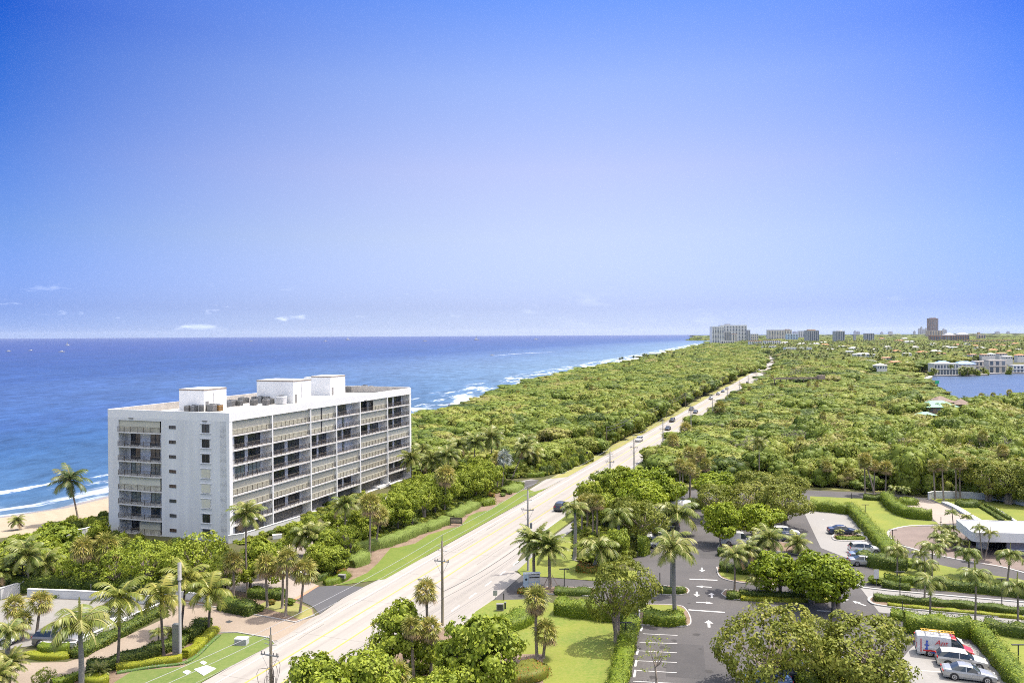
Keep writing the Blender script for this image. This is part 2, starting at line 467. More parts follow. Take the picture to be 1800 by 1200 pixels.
# surf: broken white lines parallel to the beach
fs = n.new('ShaderNodeTexNoise'); fs.inputs['Scale'].default_value = 1; fs.inputs['Detail'].default_value = 7; fs.inputs['Roughness'].default_value = 0.62
au = n.new('ShaderNodeAttribute'); au.attribute_name = 'along'
am = n.new('ShaderNodeAttribute'); am.attribute_name = 'offm'
cb = n.new('ShaderNodeCombineXYZ')
a1 = n.new('ShaderNodeMath'); a1.operation = 'MULTIPLY'; a1.inputs[1].default_value = 0.022; l.new(au.outputs['Fac'], a1.inputs[0])
a2 = n.new('ShaderNodeMath'); a2.operation = 'MULTIPLY'; a2.inputs[1].default_value = 0.085; l.new(am.outputs['Fac'], a2.inputs[0])
l.new(a1.outputs[0], cb.inputs[0]); l.new(a2.outputs[0], cb.inputs[1]); l.new(cb.outputs[0], fs.inputs['Vector'])
fr = n.new('ShaderNodeMapRange'); fr.inputs[1].default_value = 0.55; fr.inputs[2].default_value = 0.62
fa = n.new('ShaderNodeMapRange'); fa.inputs[1].default_value = 480; fa.inputs[2].default_value = 1300; fa.inputs[3].default_value = 0.0; fa.inputs[4].default_value = 0.06
l.new(au.outputs['Fac'], fa.inputs[0]); fad = n.new('ShaderNodeMath'); fad.operation = 'ADD'; l.new(fa.outputs[0], fad.inputs[0]); l.new(fs.outputs[0], fad.inputs[1])
l.new(fad.outputs[0], fr.inputs[0])
fb = n.new('ShaderNodeValToRGB'); q = fb.color_ramp
q.elements[0].position = 0.0; q.elements[0].color = (0.9, 0.9, 0.9, 1)
q.elements[1].position = 0.5; q.elements[1].color = (0, 0, 0, 1)
for p_, v_ in ((0.03, 0.1), (0.09, 0.2), (0.16, 0.95), (0.30, 1.0), (0.40, 0.45)):
    w = q.elements.new(p_); w.color = (v_, v_, v_, 1)
fo = n.new('ShaderNodeMath'); fo.operation = 'DIVIDE'; fo.inputs[1].default_value = 100; l.new(am.outputs['Fac'], fo.inputs[0])
l.new(fo.outputs[0], fb.inputs[0])
fm = n.new('ShaderNodeMath'); fm.operation = 'MULTIPLY'; l.new(fr.outputs[0], fm.inputs[0]); l.new(fb.outputs[0], fm.inputs[1])
lace = noise(0.5, 6, 1, 0.6, 0.3, 0.7)
lr = n.new('ShaderNodeMapRange'); lr.inputs[1].default_value = 0.38; lr.inputs[2].default_value = 0.55; l.new(lace.outputs[0], lr.inputs[0])
fm2 = n.new('ShaderNodeMath'); fm2.operation = 'MULTIPLY'; l.new(fm.outputs[0], fm2.inputs[0]); l.new(lr.outputs[0], fm2.inputs[1])
# swash: thin broken foam against the sand
ws = n.new('ShaderNodeMapRange'); ws.inputs[1].default_value = 16; ws.inputs[2].default_value = 6; l.new(am.outputs['Fac'], ws.inputs[0])
wt = n.new('ShaderNodeMapRange'); wt.inputs[1].default_value = 0.48; wt.inputs[2].default_value = 0.62; l.new(fad.outputs[0], wt.inputs[0])
wm = n.new('ShaderNodeMath'); wm.operation = 'MULTIPLY'; l.new(ws.outputs[0], wm.inputs[0]); l.new(wt.outputs[0], wm.inputs[1])
wx = n.new('ShaderNodeMath'); wx.operation = 'MAXIMUM'; l.new(wm.outputs[0], wx.inputs[0]); l.new(fm2.outputs[0], wx.inputs[1]); fm2 = wx
cf = n.new('ShaderNodeMixRGB'); cf.inputs[2].default_value = (0.78, 0.82, 0.85, 1)
l.new(fm2.outputs[0], cf.inputs[0]); l.new(cm.outputs[0], cf.inputs[1])
df = n.new('ShaderNodeBsdfDiffuse'); l.new(cf.outputs[0], df.inputs['Color'])
bp = n.new('ShaderNodeBump'); bp.inputs['Strength'].default_value = 0.9; bp.inputs['Distance'].default_value = 1.2
l.new(n1.outputs[0], bp.inputs['Height'])
gl = n.new('ShaderNodeBsdfGlossy'); gl.inputs['Roughness'].default_value = 0.32; gl.inputs['Color'].default_value = (0.8, 0.9, 1, 1)
l.new(bp.outputs[0], gl.inputs['Normal'])
mx = n.new('ShaderNodeMixShader'); lw = n.new('ShaderNodeLayerWeight'); lw.inputs['Blend'].default_value = 0.5
pw = n.new('ShaderNodeMath'); pw.operation = 'POWER'; pw.inputs[1].default_value = 9.0; l.new(lw.outputs['Facing'], pw.inputs[0])
pf = n.new('ShaderNodeMath'); pf.operation = 'MULTIPLY_ADD'; pf.inputs[1].default_value = 0.15; pf.inputs[2].default_value = 0.04; l.new(pw.outputs[0], pf.inputs[0]); l.new(pf.outputs[0], mx.inputs[0])
l.new(df.outputs[0], mx.inputs[1]); l.new(gl.outputs[0], mx.inputs[2]); l.new(mx.outputs[0], out.inputs[0])
M_SEA = m

# rows parallel to the shore so distance offshore and along shore are attributes of the mesh
SL = [(p[0], p[1]) for p in shore]
fine = []
for i in range(len(SL) - 1):
    k = 6 if i < 14 else 3
    for j in range(k): fine.append((SL[i][0] + (SL[i + 1][0] - SL[i][0]) * j / k, SL[i][1] + (SL[i + 1][1] - SL[i][1]) * j / k))
fine.append(SL[-1])
along = [0.0]
for i in range(1, len(fine)): along.append(along[-1] + hypot(fine[i][0] - fine[i - 1][0], fine[i][1] - fine[i - 1][1]))
offs = [-3, 0, 10, 25, 50, 80, 120, 180, 300, 500, 800, 1300, 2200, 4000, 8000, 15000, 30000]
V = []; OFF = []; AL = []; OM = []
smoothdir = []
for i in range(len(fine)):
    a = fine[max(i - 9, 0)]; c = fine[min(i + 9, len(fine) - 1)]
    dx, dy = c[0] - a[0], c[1] - a[1]; q = hypot(dx, dy); smoothdir.append((-dy / q, dx / q))
for oi, o_ in enumerate(offs):
    for i, p in enumerate(fine):
        w = min(1.0, max(0.0, (o_ - 200) / 2500.0))
        nx, ny = smoothdir[i]
        gx, gy = -0.93, 0.36
        nx, ny = nx * (1 - w) + gx * w, ny * (1 - w) + gy * w
        V.append((p[0] + nx * o_, p[1] + ny * o_, SEA)); OM.append(o_); AL.append(along[i]); OFF.append(min(1.0, max(0.0, o_) / 6000.0))
nf = len(fine)
F = [(j * nf + i, (j + 1) * nf + i, (j + 1) * nf + i + 1, j * nf + i + 1) for j in range(len(offs) - 1) for i in range(nf - 1)]
me = np_mesh('sea', np.array(V), np.array(F)[:, ::-1], M_SEA)
for nm, dat in (('off', [x ** 0.6 for x in OFF]), ('along', AL), ('offm', OM)):
    a = me.attributes.new(nm, 'FLOAT', 'POINT'); a.data.foreach_set('value', np.array(dat, dtype=np.float32))
o = ob('sea', me); tag(o, kind='structure')

# land sheet out to the horizon
m_soil = ground_mat('undergrowth_soil', (0.05, 0.06, 0.02), (0.08, 0.085, 0.03), (0.085, 0.07, 0.04), 0.05, 0.8, bump=0.5)
b = MB()
far = dune[-1]
b.sheet([*dune, (far[0] + 9000, far[1]), (26000, far[1]), (26000, -120), (dune[0][0] + 5, -120)], 0.0, m_soil)
structure('ground', b)

# highway
road_hw = [R(35 + i * 25, 57.25) for i in range(37)]
road_c = road_hw + pts(1342, 645.5, 1351, 640, 1357, 634.5, 1354, 629.5, 1347, 626, 1338, 622)
road_c = smooth_line(road_c, 3)
m_road = ground_mat('pale_road', (0.222, 0.206, 0.184), (0.305, 0.284, 0.256), (0.262, 0.243, 0.218), 0.5, 0.9, rough=0.85, bump=0.1, stretch=(1.5, 0.03, 1), rot=TH)
b = MB()
b.strip(L(offset_line(road_c, 6.6), 0.04), L(offset_line(road_c, -6.6), 0.04), m_road)
structure('road', b)
# widened mouth of the side road and the near turning lane
b = MB(); b.sheet([R(52, 50.8), R(165, 50.75), R(150, 50.0), R(139, 50.0), *pts(900, 1001, 917, 1011, 866, 1055), R(96, 44.2), R(82, 44.4), R(52, 44.6)], 0.048, m_road)
structure('road_shoulder', b)
b = MB(); b.sheet(pts(893, 884, 920, 868, 947, 868, 952, 862, 998, 838, 960, 842), 0.046, m_road)
structure('road_turnout', b)
m_yel = ground_mat('road_yellow', (0.42, 0.30, 0.05), (0.38, 0.28, 0.07), (0.34, 0.28, 0.12), 0.3, 3, bump=0)
m_wht = ground_mat('road_white', (0.496, 0.496, 0.480), (0.544, 0.544, 0.528), (0.416, 0.408, 0.384), 0.4, 3, bump=0)
b = MB()
for v_, w_, mm_ in ((62.3, 0.09, m_wht), (51.3, 0.09, m_wht), (59.3, 0.12, m_yel), (55.5, 0.12, m_yel)):
    u0, u1 = 40, 930
    us = np.linspace(u0, u1, 36)
    if v_ == 51.3: us = us[us > 150]
    A = [(*R(u, v_ - w_), 0.052) for u in us]; Bq = [(*R(u, v_ + w_), 0.052) for u in us]
    b.strip(A, Bq, mm_)
for u in (60, 66, 72, 84, 90, 96, 102, 108, 114, 120, 126):
    p = [R(u, 47.75), R(u + 2.6, 47.75), R(u + 2.6, 48.0), R(u, 48.0)]
    b.sheet(p, 0.058, m_wht)
structure('road_markings', b)
b = MB(); b.sheet([R(u, 63.75) for u in (128, 118, 112, 106, 100, 96, 90)] + pts(482, 1131, 553, 1083, 563, 1079, 603, 1051, 642, 1030), 0.0465, m_road); structure('road_shoulder', b)
# darker wheel wear, cracks and old trench lines in the carriageway
m_wear = ground_mat('road_wear', (0.177, 0.165, 0.145), (0.197, 0.181, 0.161), (0.222, 0.206, 0.184), 0.3, 2.5, bump=0)
b = MB()
rr = random.Random(3)
for i in range(34):
    u = rr.uniform(60, 330); v_ = rr.choice([rr.uniform(52, 55), rr.uniform(60, 61.7), rr.uniform(46, 49), rr.uniform(62.6, 63.6)]); ln = rr.uniform(4, 18)
    if v_ < 50 and u + ln > 118: continue
    w_ = rr.uniform(0.02, 0.07)
    P_ = [(u + ln * k / 5, v_ + rr.uniform(-0.12, 0.12)) for k in range(6)]
    b.strip([(*R(a, c - w_), 0.056) for a, c in P_], [(*R(a, c + w_), 0.056) for a, c in P_], m_wear)
for u in range(60, 420, 14):
    b.sheet([R(u, 50.9), R(u + 0.07, 50.9), R(u + 0.07, 63.6), R(u, 63.6)], 0.044, m_wear)
structure('road_cracks', b)

m_lawn = ground_mat('lawn', (0.105, 0.152, 0.024), (0.165, 0.186, 0.028), (0.190, 0.190, 0.046), 0.16, 2.2, bump=0.4)
m_lawn2 = ground_mat('lawn_deep', (0.085, 0.128, 0.028), (0.115, 0.158, 0.038), (0.14, 0.165, 0.05), 0.12, 1.6, bump=0.4)
m_dry = ground_mat('dry_verge', (0.20, 0.20, 0.06), (0.27, 0.23, 0.09), (0.16, 0.19, 0.05), 0.2, 1.5, bump=0.3)
m_mulch = ground_mat('mulch', (0.17, 0.12, 0.085), (0.24, 0.18, 0.13), (0.13, 0.09, 0.06), 0.4, 3, bump=0.5)
m_asph = ground_mat('asphalt', (0.074, 0.071, 0.070), (0.100, 0.094, 0.090), (0.066, 0.063, 0.062), 0.16, 3.5, bump=0.1)
m_asph2 = ground_mat('asphalt_dark', (0.076, 0.076, 0.081), (0.094, 0.094, 0.097), (0.068, 0.068, 0.072), 0.1, 5, bump=0.1)
m_conc = ground_mat('pale_concrete', (0.225, 0.218, 0.205), (0.249, 0.241, 0.225), (0.208, 0.202, 0.188), 0.08, 2, bump=0.08)
m_deck = ground_mat('deck_concrete', (0.203, 0.197, 0.177), (0.230, 0.220, 0.200), (0.181, 0.174, 0.158), 0.12, 2, bump=0.1)
m_pave = ground_mat('beige_pavers', (0.250, 0.202, 0.155), (0.285, 0.234, 0.182), (0.214, 0.174, 0.131), 0.25, 4, bump=0.25)
m_pink = ground_mat('pink_pavers', (0.281, 0.242, 0.207), (0.312, 0.273, 0.234), (0.234, 0.199, 0.168), 0.3, 4, bump=0.25)
m_brick = ground_mat('brown_pavers', (0.165, 0.130, 0.112), (0.200, 0.158, 0.136), (0.140, 0.112, 0.098), 0.3, 4, bump=0.25)
m_red = ground_mat('red_band', (0.50, 0.20, 0.12), (0.55, 0.24, 0.15), (0.42, 0.18, 0.11), 0.5, 4, bump=0.1)
m_kerb = mat('kerb_concrete', (0.34, 0.33, 0.31), 0.85, var=0.12, scale=2)
m_white = mat('white_render', (0.50, 0.50, 0.48), 0.8, var=0.07, scale=0.8)

def area(name, poly, z, m, label=None):
    b = MB(); b.sheet(poly, z, m); return structure(name, b, label)

def kerb(L_, closed=True, h=0.14, w=0.16, name='kerb'):
    b = MB()
    if closed: L_ = L_ + [L_[0]]
    for i in range(len(L_) - 1):
        a, c = L_[i], L_[i + 1]; q = hypot(c[0] - a[0], c[1] - a[1])
        if q < 0.02: continue
        dx, dy = (c[0] - a[0]) / q * w / 2, (c[1] - a[1]) / q * w / 2
        b.prism([(a[0] - dy - dx, a[1] + dx - dy), (a[0] + dy - dx, a[1] - dx - dy), (c[0] + dy, c[1] - dx), (c[0] - dy, c[1] + dx)], 0.0, h + 0.0004 * (i % 7), m_kerb)
    return structure(name, b)

# --- left verge between hedges and highway
verge = [R(u, 63.95) for u in (112, 125, 140, 160, 180, 193)] + pts(940, 864, 930, 860.5, 922, 861, 910, 866, 893, 877, 878, 884, 868, 892, 858, 897, 840, 900, 824, 907, 817, 916, 808, 925, 785, 930, 753, 940, 730, 955, 700, 962, 687, 963, 664, 990, 645, 1007, 618, 1019, 589, 1029)
area('lawn', verge, 0.06, ground_mat('verge_lawn', (0.082, 0.130, 0.020), (0.120, 0.155, 0.024), (0.14, 0.16, 0.032), 0.10, 1.6, bump=0.4))
area('mulch_bed', pts(589, 1029, 618, 1019, 645, 1007, 664, 990, 687, 963, 700, 962, 730, 955, 753, 940, 785, 930, 808, 925, 817, 916, 824, 907, 840, 900, 858, 897, 868, 892, 878, 884, 893, 877, 910, 866, 922, 861, 905, 851, 860, 868, 830, 882, 790, 900, 740, 922, 690, 945, 640, 965, 620, 985, 600, 1005, 566, 1023), 0.03, m_mulch)
area('side_road_apron', pts(555, 1031, 589, 1029, 640, 1031, 600, 1052, 562, 1079, 550, 1066, 520, 1052), 0.05, m_asph2)
area('drive_pavers', pts(561, 1029, 540, 1021, 512, 1008, 518, 992, 565, 960, 575, 940, 560, 925, 540, 938, 498, 950, 490, 965, 478, 990, 440, 1015, 405, 1020, 400, 1035, 440, 1042, 480, 1046, 520, 1052), 0.02, m_pink)
area('paver_band', pts(561, 1029.5, 555, 1029, 515, 1053, 522, 1053.5), 0.056, m_red)
area('driveway', pts(552, 938, 566, 960, 640, 912, 700, 872, 760, 845, 748, 838, 690, 862, 620, 905), 0.025, m_conc)
area('side_drive', pts(868, 846, 917, 845, 933, 842, 947, 843.5, 935, 852, 924, 861.5, 912, 857.5, 868, 853), 0.05, m_conc)
area('side_drive_apron', pts(924, 845, 948, 843, 938, 853, 924, 860, 915, 858), 0.056, m_asph)
# --- right-hand verges along the highway and sidewalk
def road_strip(name, u0, u1, v0, v1, z, m):
    us = np.linspace(u0, u1, 14); b = MB()
    b.strip([(*R(u, v0), z) for u in us], [(*R(u, v1), z) for u in us], m); structure(name, b)
road_strip('sidewalk', 123, 420, 45.6, 47.6, 0.05, m_conc)
road_strip('lawn', 420, 900, 44.5, 50.4, 0.05, m_dry)
strip_l = [R(135, 48.2), R(133.0, 49.3), R(136, 50.3), R(160, 50.5), R(250, 50.5), R(420, 50.5), R(420, 48.0), R(160, 48.0)]
area('lawn', strip_l, 0.07, m_lawn)
kerb(strip_l[:5], closed=False)
road_strip('lawn', 193, 930, 63.9, 67.6, 0.03, m_dry)
road_strip('lawn', 40, 66, 63.9, 66, 0.03, m_lawn)
# --- entrance drive lawn, side lawns
area('lawn', pts(917, 1011, 909, 1003, 940, 975, 975, 955, 1005, 935, 1010, 985, 1035, 1001, 1120, 1003, 1120, 1021, 1039, 1020, 943, 1013), 0.07, m_lawn)
area('lawn', pts(866, 1055, 930, 1053, 975, 1060, 1100, 1075, 1122, 1090, 1105, 1120, 1092, 1200, 1060, 1290, 700, 1290, 740, 1200, 790, 1130, 836, 1075), 0.065, m_lawn)
area('mulch_bed', pts(750, 1110, 790, 1100, 800, 1150, 955, 1150, 955, 1290, 640, 1290, 660, 1170), 0.072, m_mulch)
# --- lower left: beige plaza, drive, parking deck, lawn, palm island
area('plaza_pavers', pts(518, 1094, 553, 1083, 482, 1131, 473, 1122, 417, 1112.5, 384, 1113, 345, 1106, 300, 1135, 205, 1168, 154, 1176, 89, 1202, 40, 1235, -90, 1235, -60, 1160, 47, 1164, 117, 1163, 149, 1153, 205, 1125, 301, 1081, 270, 1062, 300, 1056, 370, 1066, 519, 1093.5), 0.02, m_pave)
kerb(pts(300, 1055, 370, 1065.5, 430, 1077, 519, 1093.5, 553, 1081), closed=False)
kerb(pts(482, 1130, 473, 1121, 417, 1111.5, 384, 1112), closed=False)
area('parking_deck', pts(-120, 1078, 49, 1046, 130, 1049, 280, 1059, 290, 1062, 134, 1134, 70, 1133, -60, 1150), 0.05, m_deck)
area('lawn', pts(482, 1131, 473, 1122, 417, 1112.5, 392, 1113, 380, 1118, 362, 1142, 322, 1172, 233, 1179, 200, 1200, 170, 1240, 120, 1290) + [R(60, 63.9), R(75, 63.95)], 0.06, m_lawn2)
area('mulch_bed', pts(392, 1113, 380, 1118, 362, 1142, 322, 1172, 233, 1179, 200, 1200, 170, 1240, 90, 1240, 150, 1180, 205, 1168, 300, 1135, 345, 1106), 0.045, m_mulch)
area('mulch_bed', pts(370, 1065, 430, 1077, 519, 1093, 552, 1081, 550, 1070, 516, 1054, 440, 1043, 400, 1036, 330, 1045, 300, 1055), 0.05, m_mulch)
area('lawn', pts(450, 1066, 500, 1078, 530, 1090, 550, 1081, 548, 1070, 516, 1058, 470, 1056), 0.066, m_dry)
# --- hotel car park
area('car_park_asphalt', pts(866, 1055, 917, 1011.5, 943, 1013.5, 1039, 1020.5, 1120, 1021.5, 1105, 960, 1110, 900, 1150, 878, 1185, 864, 1240, 857, 1412, 861, 1560, 867, 1640, 876, 1800, 898, 1960, 910, 2000, 1330, 1000, 1330, 1100, 1095, 1039, 1046, 975, 1043, 930, 1053), 0.03, m_asph)
area('concrete_lot', pts(1412, 898, 1432, 893, 1497, 900, 1545, 945, 1600, 990, 1575, 1003, 1500, 985, 1443, 963), 0.05, m_conc)
area('concrete_lot', pts(1617, 1127, 1690, 1130, 1712, 1133, 1820, 1245, 1700, 1300, 1600, 1300, 1560, 1190, 1600, 1140), 0.05, m_conc)
area('lawn', pts(1424, 872, 1515, 876, 1552, 878, 1566, 896, 1595, 912, 1640, 916, 1655, 919, 1600, 926, 1560, 940, 1575, 975, 1640, 990, 1700, 1003, 1800, 1020, 1900, 1035, 1900, 1050, 1800, 1040, 1640, 1024, 1545, 1024, 1535, 1000, 1560, 975, 1540, 945, 1494, 902, 1424, 893), 0.055, m_lawn)
area('turning_circle', pts(1563, 930, 1600, 925, 1660, 925, 1720, 935, 1820, 955, 1900, 975, 1900, 1020, 1800, 1003, 1730, 992, 1640, 975, 1600, 962, 1567, 950), 0.065, m_brick)
kerb(smooth_line(pts(1660, 923, 1600, 924, 1565, 932, 1563, 942, 1575, 955, 1600, 963, 1645, 975, 1700, 986, 1760, 996, 1820, 1012), 4), closed=False, w=0.45, h=0.1)
area('entrance_pavers', pts(1596, 889, 1612, 878, 1632, 879, 1652, 886, 1690, 905, 1715, 918, 1650, 921, 1640, 912, 1637, 896, 1610, 893), 0.06, m_pink)
area('lawn', pts(1636, 876, 1650, 883, 1685, 894, 1722, 914, 1800, 915, 1950, 935, 1950, 905, 1800, 884, 1700, 876), 0.066, m_lawn)
# concrete drive lanes at the right and the hedge median
area('concrete_drive', pts(1510, 1030, 1560, 1037, 1650, 1045, 1800, 1058, 1960, 1075, 1960, 1150, 1800, 1103, 1700, 1092, 1600, 1082, 1545, 1076), 0.05, m_conc)
area('lawn', pts(1506, 1029, 1520, 1024, 1600, 1033, 1800, 1052, 1900, 1060, 1900, 1048, 1700, 1024, 1540, 1016), 0.07, m_lawn)
kerb(pts(1506, 1028, 1516, 1033, 1560, 1038, 1650, 1046, 1800, 1059), closed=False, w=0.4, h=0.18)
med = smooth_line(pts(1800, 1072, 1700, 1064, 1600, 1055, 1545, 1049, 1529, 1052, 1530, 1059, 1550, 1065, 1640, 1075, 1800, 1088), 4)
area('mulch_bed', med, 0.12, m_mulch); kerb(med, w=0.35, h=0.2)
area('lawn', pts(1570, 1086, 1700, 1100, 1800, 1110, 2000, 1140, 2000, 1250, 1850, 1230, 1716, 1106, 1600, 1096), 0.06, m_lawn)
# --- planted islands in the car park
isl = smooth_line(pts(912, 1036, 920, 1042, 1000, 1045.5, 1043, 1047, 1043, 1034, 975, 1032, 925, 1029, 912, 1036), 3)
area('planting_island', isl, 0.12, m_mulch); kerb(isl)
isl = smooth_line(pts(1150, 1044, 1190, 1046, 1208, 1043, 1210, 1036, 1195, 1031, 1150, 1030), 3)
area('planting_island', isl, 0.12, m_mulch); kerb(isl)
isl = smooth_line(pts(1123, 1098, 1190, 1101, 1211, 1099, 1214, 1088, 1206, 1072, 1190, 1064, 1125, 1062), 3)
area('planting_island', isl, 0.12, m_mulch); kerb(isl)
area('lawn', pts(1124, 1063, 1190, 1065, 1205, 1073, 1200, 1079, 1124, 1077), 0.135, m_lawn)
isl = smooth_line(pts(1260, 997, 1264, 1012, 1280, 1020, 1320, 1026, 1400, 1029, 1440, 1030, 1440, 1014, 1380, 1002, 1300, 996), 3)
area('planting_island', isl, 0.12, m_mulch); kerb(isl)
area('lawn', pts(1262, 1004, 1268, 1013, 1282, 1019, 1320, 1024, 1330, 1016, 1290, 1006), 0.135, m_lawn)
isl = smooth_line(pts(1268, 1044, 1285, 1053, 1340, 1056, 1440, 1058, 1462, 1056, 1462, 1048, 1400, 1044, 1300, 1038, 1275, 1037), 3)
area('planting_island', isl, 0.12, m_mulch); kerb(isl)
isl = smooth_line(pts(1463, 945, 1470, 950, 1500, 951, 1522, 950, 1522, 944, 1500, 940, 1475, 939, 1465, 941), 3)
area('planting_island', isl, 0.12, m_mulch); kerb(isl, w=0.3, h=0.2)
isl = smooth_line(pts(1100, 880, 1150, 862, 1183, 872, 1192, 900, 1180, 920, 1200, 1000, 1130, 1010, 1100, 990), 3)
isl = smooth_line(pts(1186, 897, 1210, 891, 1250, 892, 1250, 882, 1210, 880, 1187, 884), 3)
area('planting_island', isl, 0.12, m_mulch); kerb(isl)
isl = smooth_line(pts(1262, 962, 1300, 965, 1330, 966, 1390, 972, 1420, 980, 1420, 968, 1385, 955, 1330, 948, 1270, 950), 3)
area('planting_island', isl, 0.12, m_mulch); kerb(isl)
isl = smooth_line(pts(1412, 1140, 1445, 1160, 1440, 1230, 1400, 1260, 1395, 1190), 3)
area('planting_island', isl, 0.12, m_mulch); kerb(isl)
area('lawn', pts(1190, 856, 1235, 855, 1250, 851, 1420, 858, 1560, 865, 1640, 872, 1640, 868, 1400, 853, 1190, 848), 0.05, m_dry)
# markings
b = MB()
def seg(x0, y0, x1, y1, w=0.12, z=0.046):
    a, c = G(x0, y0), G(x1, y1); q = hypot(c[0] - a[0], c[1] - a[1]); dx, dy = (c[0] - a[0]) / q * w / 2, (c[1] - a[1]) / q * w / 2
    b.sheet([(a[0] - dy, a[1] + dx), (a[0] + dy, a[1] - dx), (c[0] + dy, c[1] - dx), (c[0] - dy, c[1] + dx)], z, m_wht)
for x0, y0, x1, y1 in ((1130, 1113.5, 1191, 1116.5), (1124, 1128.5, 1190.5, 1131), (1122, 1143.5, 1190, 1147), (1119, 1161, 1190, 1164), (1117, 1178, 1189.5, 1182), (1113, 1197, 1189, 1201)): seg(x0, y0, x1, y1)
for x0, y0, x1, y1 in ((1129, 1101, 1126.5, 1109), (1122, 1140, 1119.5, 1150), (1119, 1160, 1116.5, 1171), (1117, 1177, 1114.5, 1190)): seg(x0, y0, x1, y1, 0.25)
seg(1210, 1071.5, 1274, 1076, 0.36); seg(1212, 1017.5, 1261, 1019.5, 0.36); seg(1436, 1073, 1460, 1074, 0.4)
seg(1478, 1043, 1488, 1044, 0.4); seg(921, 1027, 940, 1010, 0.45)
for y in (1150, 1178): seg(1610, y, 1650 + (y - 1150) * .4, y + 3, 0.12, 0.056)
for x0, y0, x1, y1 in ((1436, 1173, 1500, 1180), (1427, 1145, 1452, 1185), (1610, 1200, 1665, 1206)): seg(x0, y0, x1, y1, 0.12)
for k in range(7): seg(1466 + k * 14 - 20, 912 + k * 9.5, 1478 + k * 15 - 30, 913.5 + k * 9.5, 0.1, 0.056)
def arrow(px, py, ang, s=1.0):
    x, y = G(px, py); ca, sa = cos(ang), sin(ang)
    P_ = [(-0.16, -1.3), (0.16, -1.3), (0.16, 0.2), (0.55, 0.2), (0, 1.3), (-0.55, 0.2), (-0.16, 0.2)]
    b.sheet([(x + (p[0] * ca - p[1] * sa) * s, y + (p[0] * sa + p[1] * ca) * s) for p in P_], 0.046, m_wht)
LA = radians(-12)
arrow(1246, 1096, LA, 1.05); arrow(1251, 1046, LA, 0.9); arrow(1225, 1044, LA + pi, 0.9); arrow(1234, 1001, LA + pi, 0.9)
arrow(1237, 1031, LA + pi / 2, 0.9); arrow(1239, 1059, LA - pi / 2, 0.9); arrow(1482, 1056, LA + pi * .75, 0.9); arrow(1510, 1060, LA + pi * .2, 0.9)
structure('car_park_markings', b)
m_stain = ground_mat('oil_stain', (0.045, 0.043, 0.042), (0.06, 0.057, 0.055), (0.05, 0.048, 0.046), 0.8, 5, bump=0)
m_patch = ground_mat('asphalt_patch', (0.060, 0.058, 0.058), (0.072, 0.069, 0.068), (0.055, 0.053, 0.052), 0.5, 5, bump=0)
b = MB(); rs = random.Random(12)
for x_, y_ in ((1160, 1122), (1165, 1138), (1158, 1155), (1168, 1172), (1150, 1190), (1230, 1140), (1250, 1180), (1222, 1115), (1290, 1165), (1240, 950), (1215, 970), (1440, 930), (1405, 905), (1470, 1050), (1180, 1125), (1300, 1190), (1215, 1060), (1070, 1027), (1000, 1052)):
    cx_, cy_ = G(x_ + rs.uniform(-4, 4), y_); r0 = rs.uniform(.15, .55)
    b.sheet([(cx_ + r0 * rs.uniform(.6, 1.2) * cos(a * .7), cy_ + r0 * rs.uniform(.6, 1.3) * sin(a * .7)) for a in range(9)], .0375 + rs.random() * .003, m_stain)
for x_, y_, w_, h_, a_ in ((1205, 1160, 2.2, 5, -.2), (1245, 965, 1.6, 6, -.2), (900, 1040, 1.2, 4, .5)):
    cx_, cy_ = G(x_, y_); b.sheet([(cx_ + p * cos(a_) - q * sin(a_), cy_ + p * sin(a_) + q * cos(a_)) for p, q in ((-w_, -h_), (w_, -h_), (w_, h_), (-w_, h_))], .0345, m_patch)
structure('asphalt_stains', b)

# intracoastal lake with sea wall
m = bpy.data.materials.new('lake_water'); n, l = nodes(m); bs = n['Principled BSDF']
bs.inputs['Base Color'].default_value = (0.075, 0.16, 0.33, 1); bs.inputs['Roughness'].default_value = 0.28; bs.inputs['Specular IOR Level'].default_value = 0.35
geo = n.new('ShaderNodeNewGeometry'); mp = n.new('ShaderNodeMapping'); mp.inputs['Scale'].default_value = (0.25, 1, 1); l.new(geo.outputs['Position'], mp.inputs[0])
t = n.new('ShaderNodeTexNoise'); t.inputs['Scale'].default_value = 0.12; t.inputs['Detail'].default_value = 9; t.inputs['Roughness'].default_value = 0.7; l.new(mp.outputs[0], t.inputs['Vector'])
mr = n.new('ShaderNodeMapRange'); mr.inputs[1].default_value = 0.3; mr.inputs[2].default_value = 0.7; mr.inputs[3].default_value = 0.8; mr.inputs[4].default_value = 1.25; l.new(t.outputs[0], mr.inputs[0])
mx = n.new('ShaderNodeMixRGB'); mx.blend_type = 'MULTIPLY'; mx.inputs[0].default_value = 1; mx.inputs[1].default_value = (0.055, 0.085, 0.145, 1); l.new(mr.outputs[0], mx.inputs[2]); l.new(mx.outputs[0], bs.inputs['Base Color'])
bp = n.new('ShaderNodeBump'); bp.inputs['Strength'].default_value = 1; bp.inputs['Distance'].default_value = 1.0; l.new(t.outputs[0], bp.inputs['Height']); l.new(bp.outputs[0], bs.inputs['Normal'])
lake_poly = smooth_line(pts(1640, 663, 1634, 672, 1637, 684, 1650, 695, 1685, 704, 1740, 709, 1800, 712, 1900, 716, 2200, 730), 3) + pts(2300, 658, 1800, 656, 1770, 656.5, 1737, 657.5, 1735, 659.5, 1700, 660.5, 1640, 660.5)
b = MB(); b.sheet(lake_poly, 0.12, m); structure('lake', b)
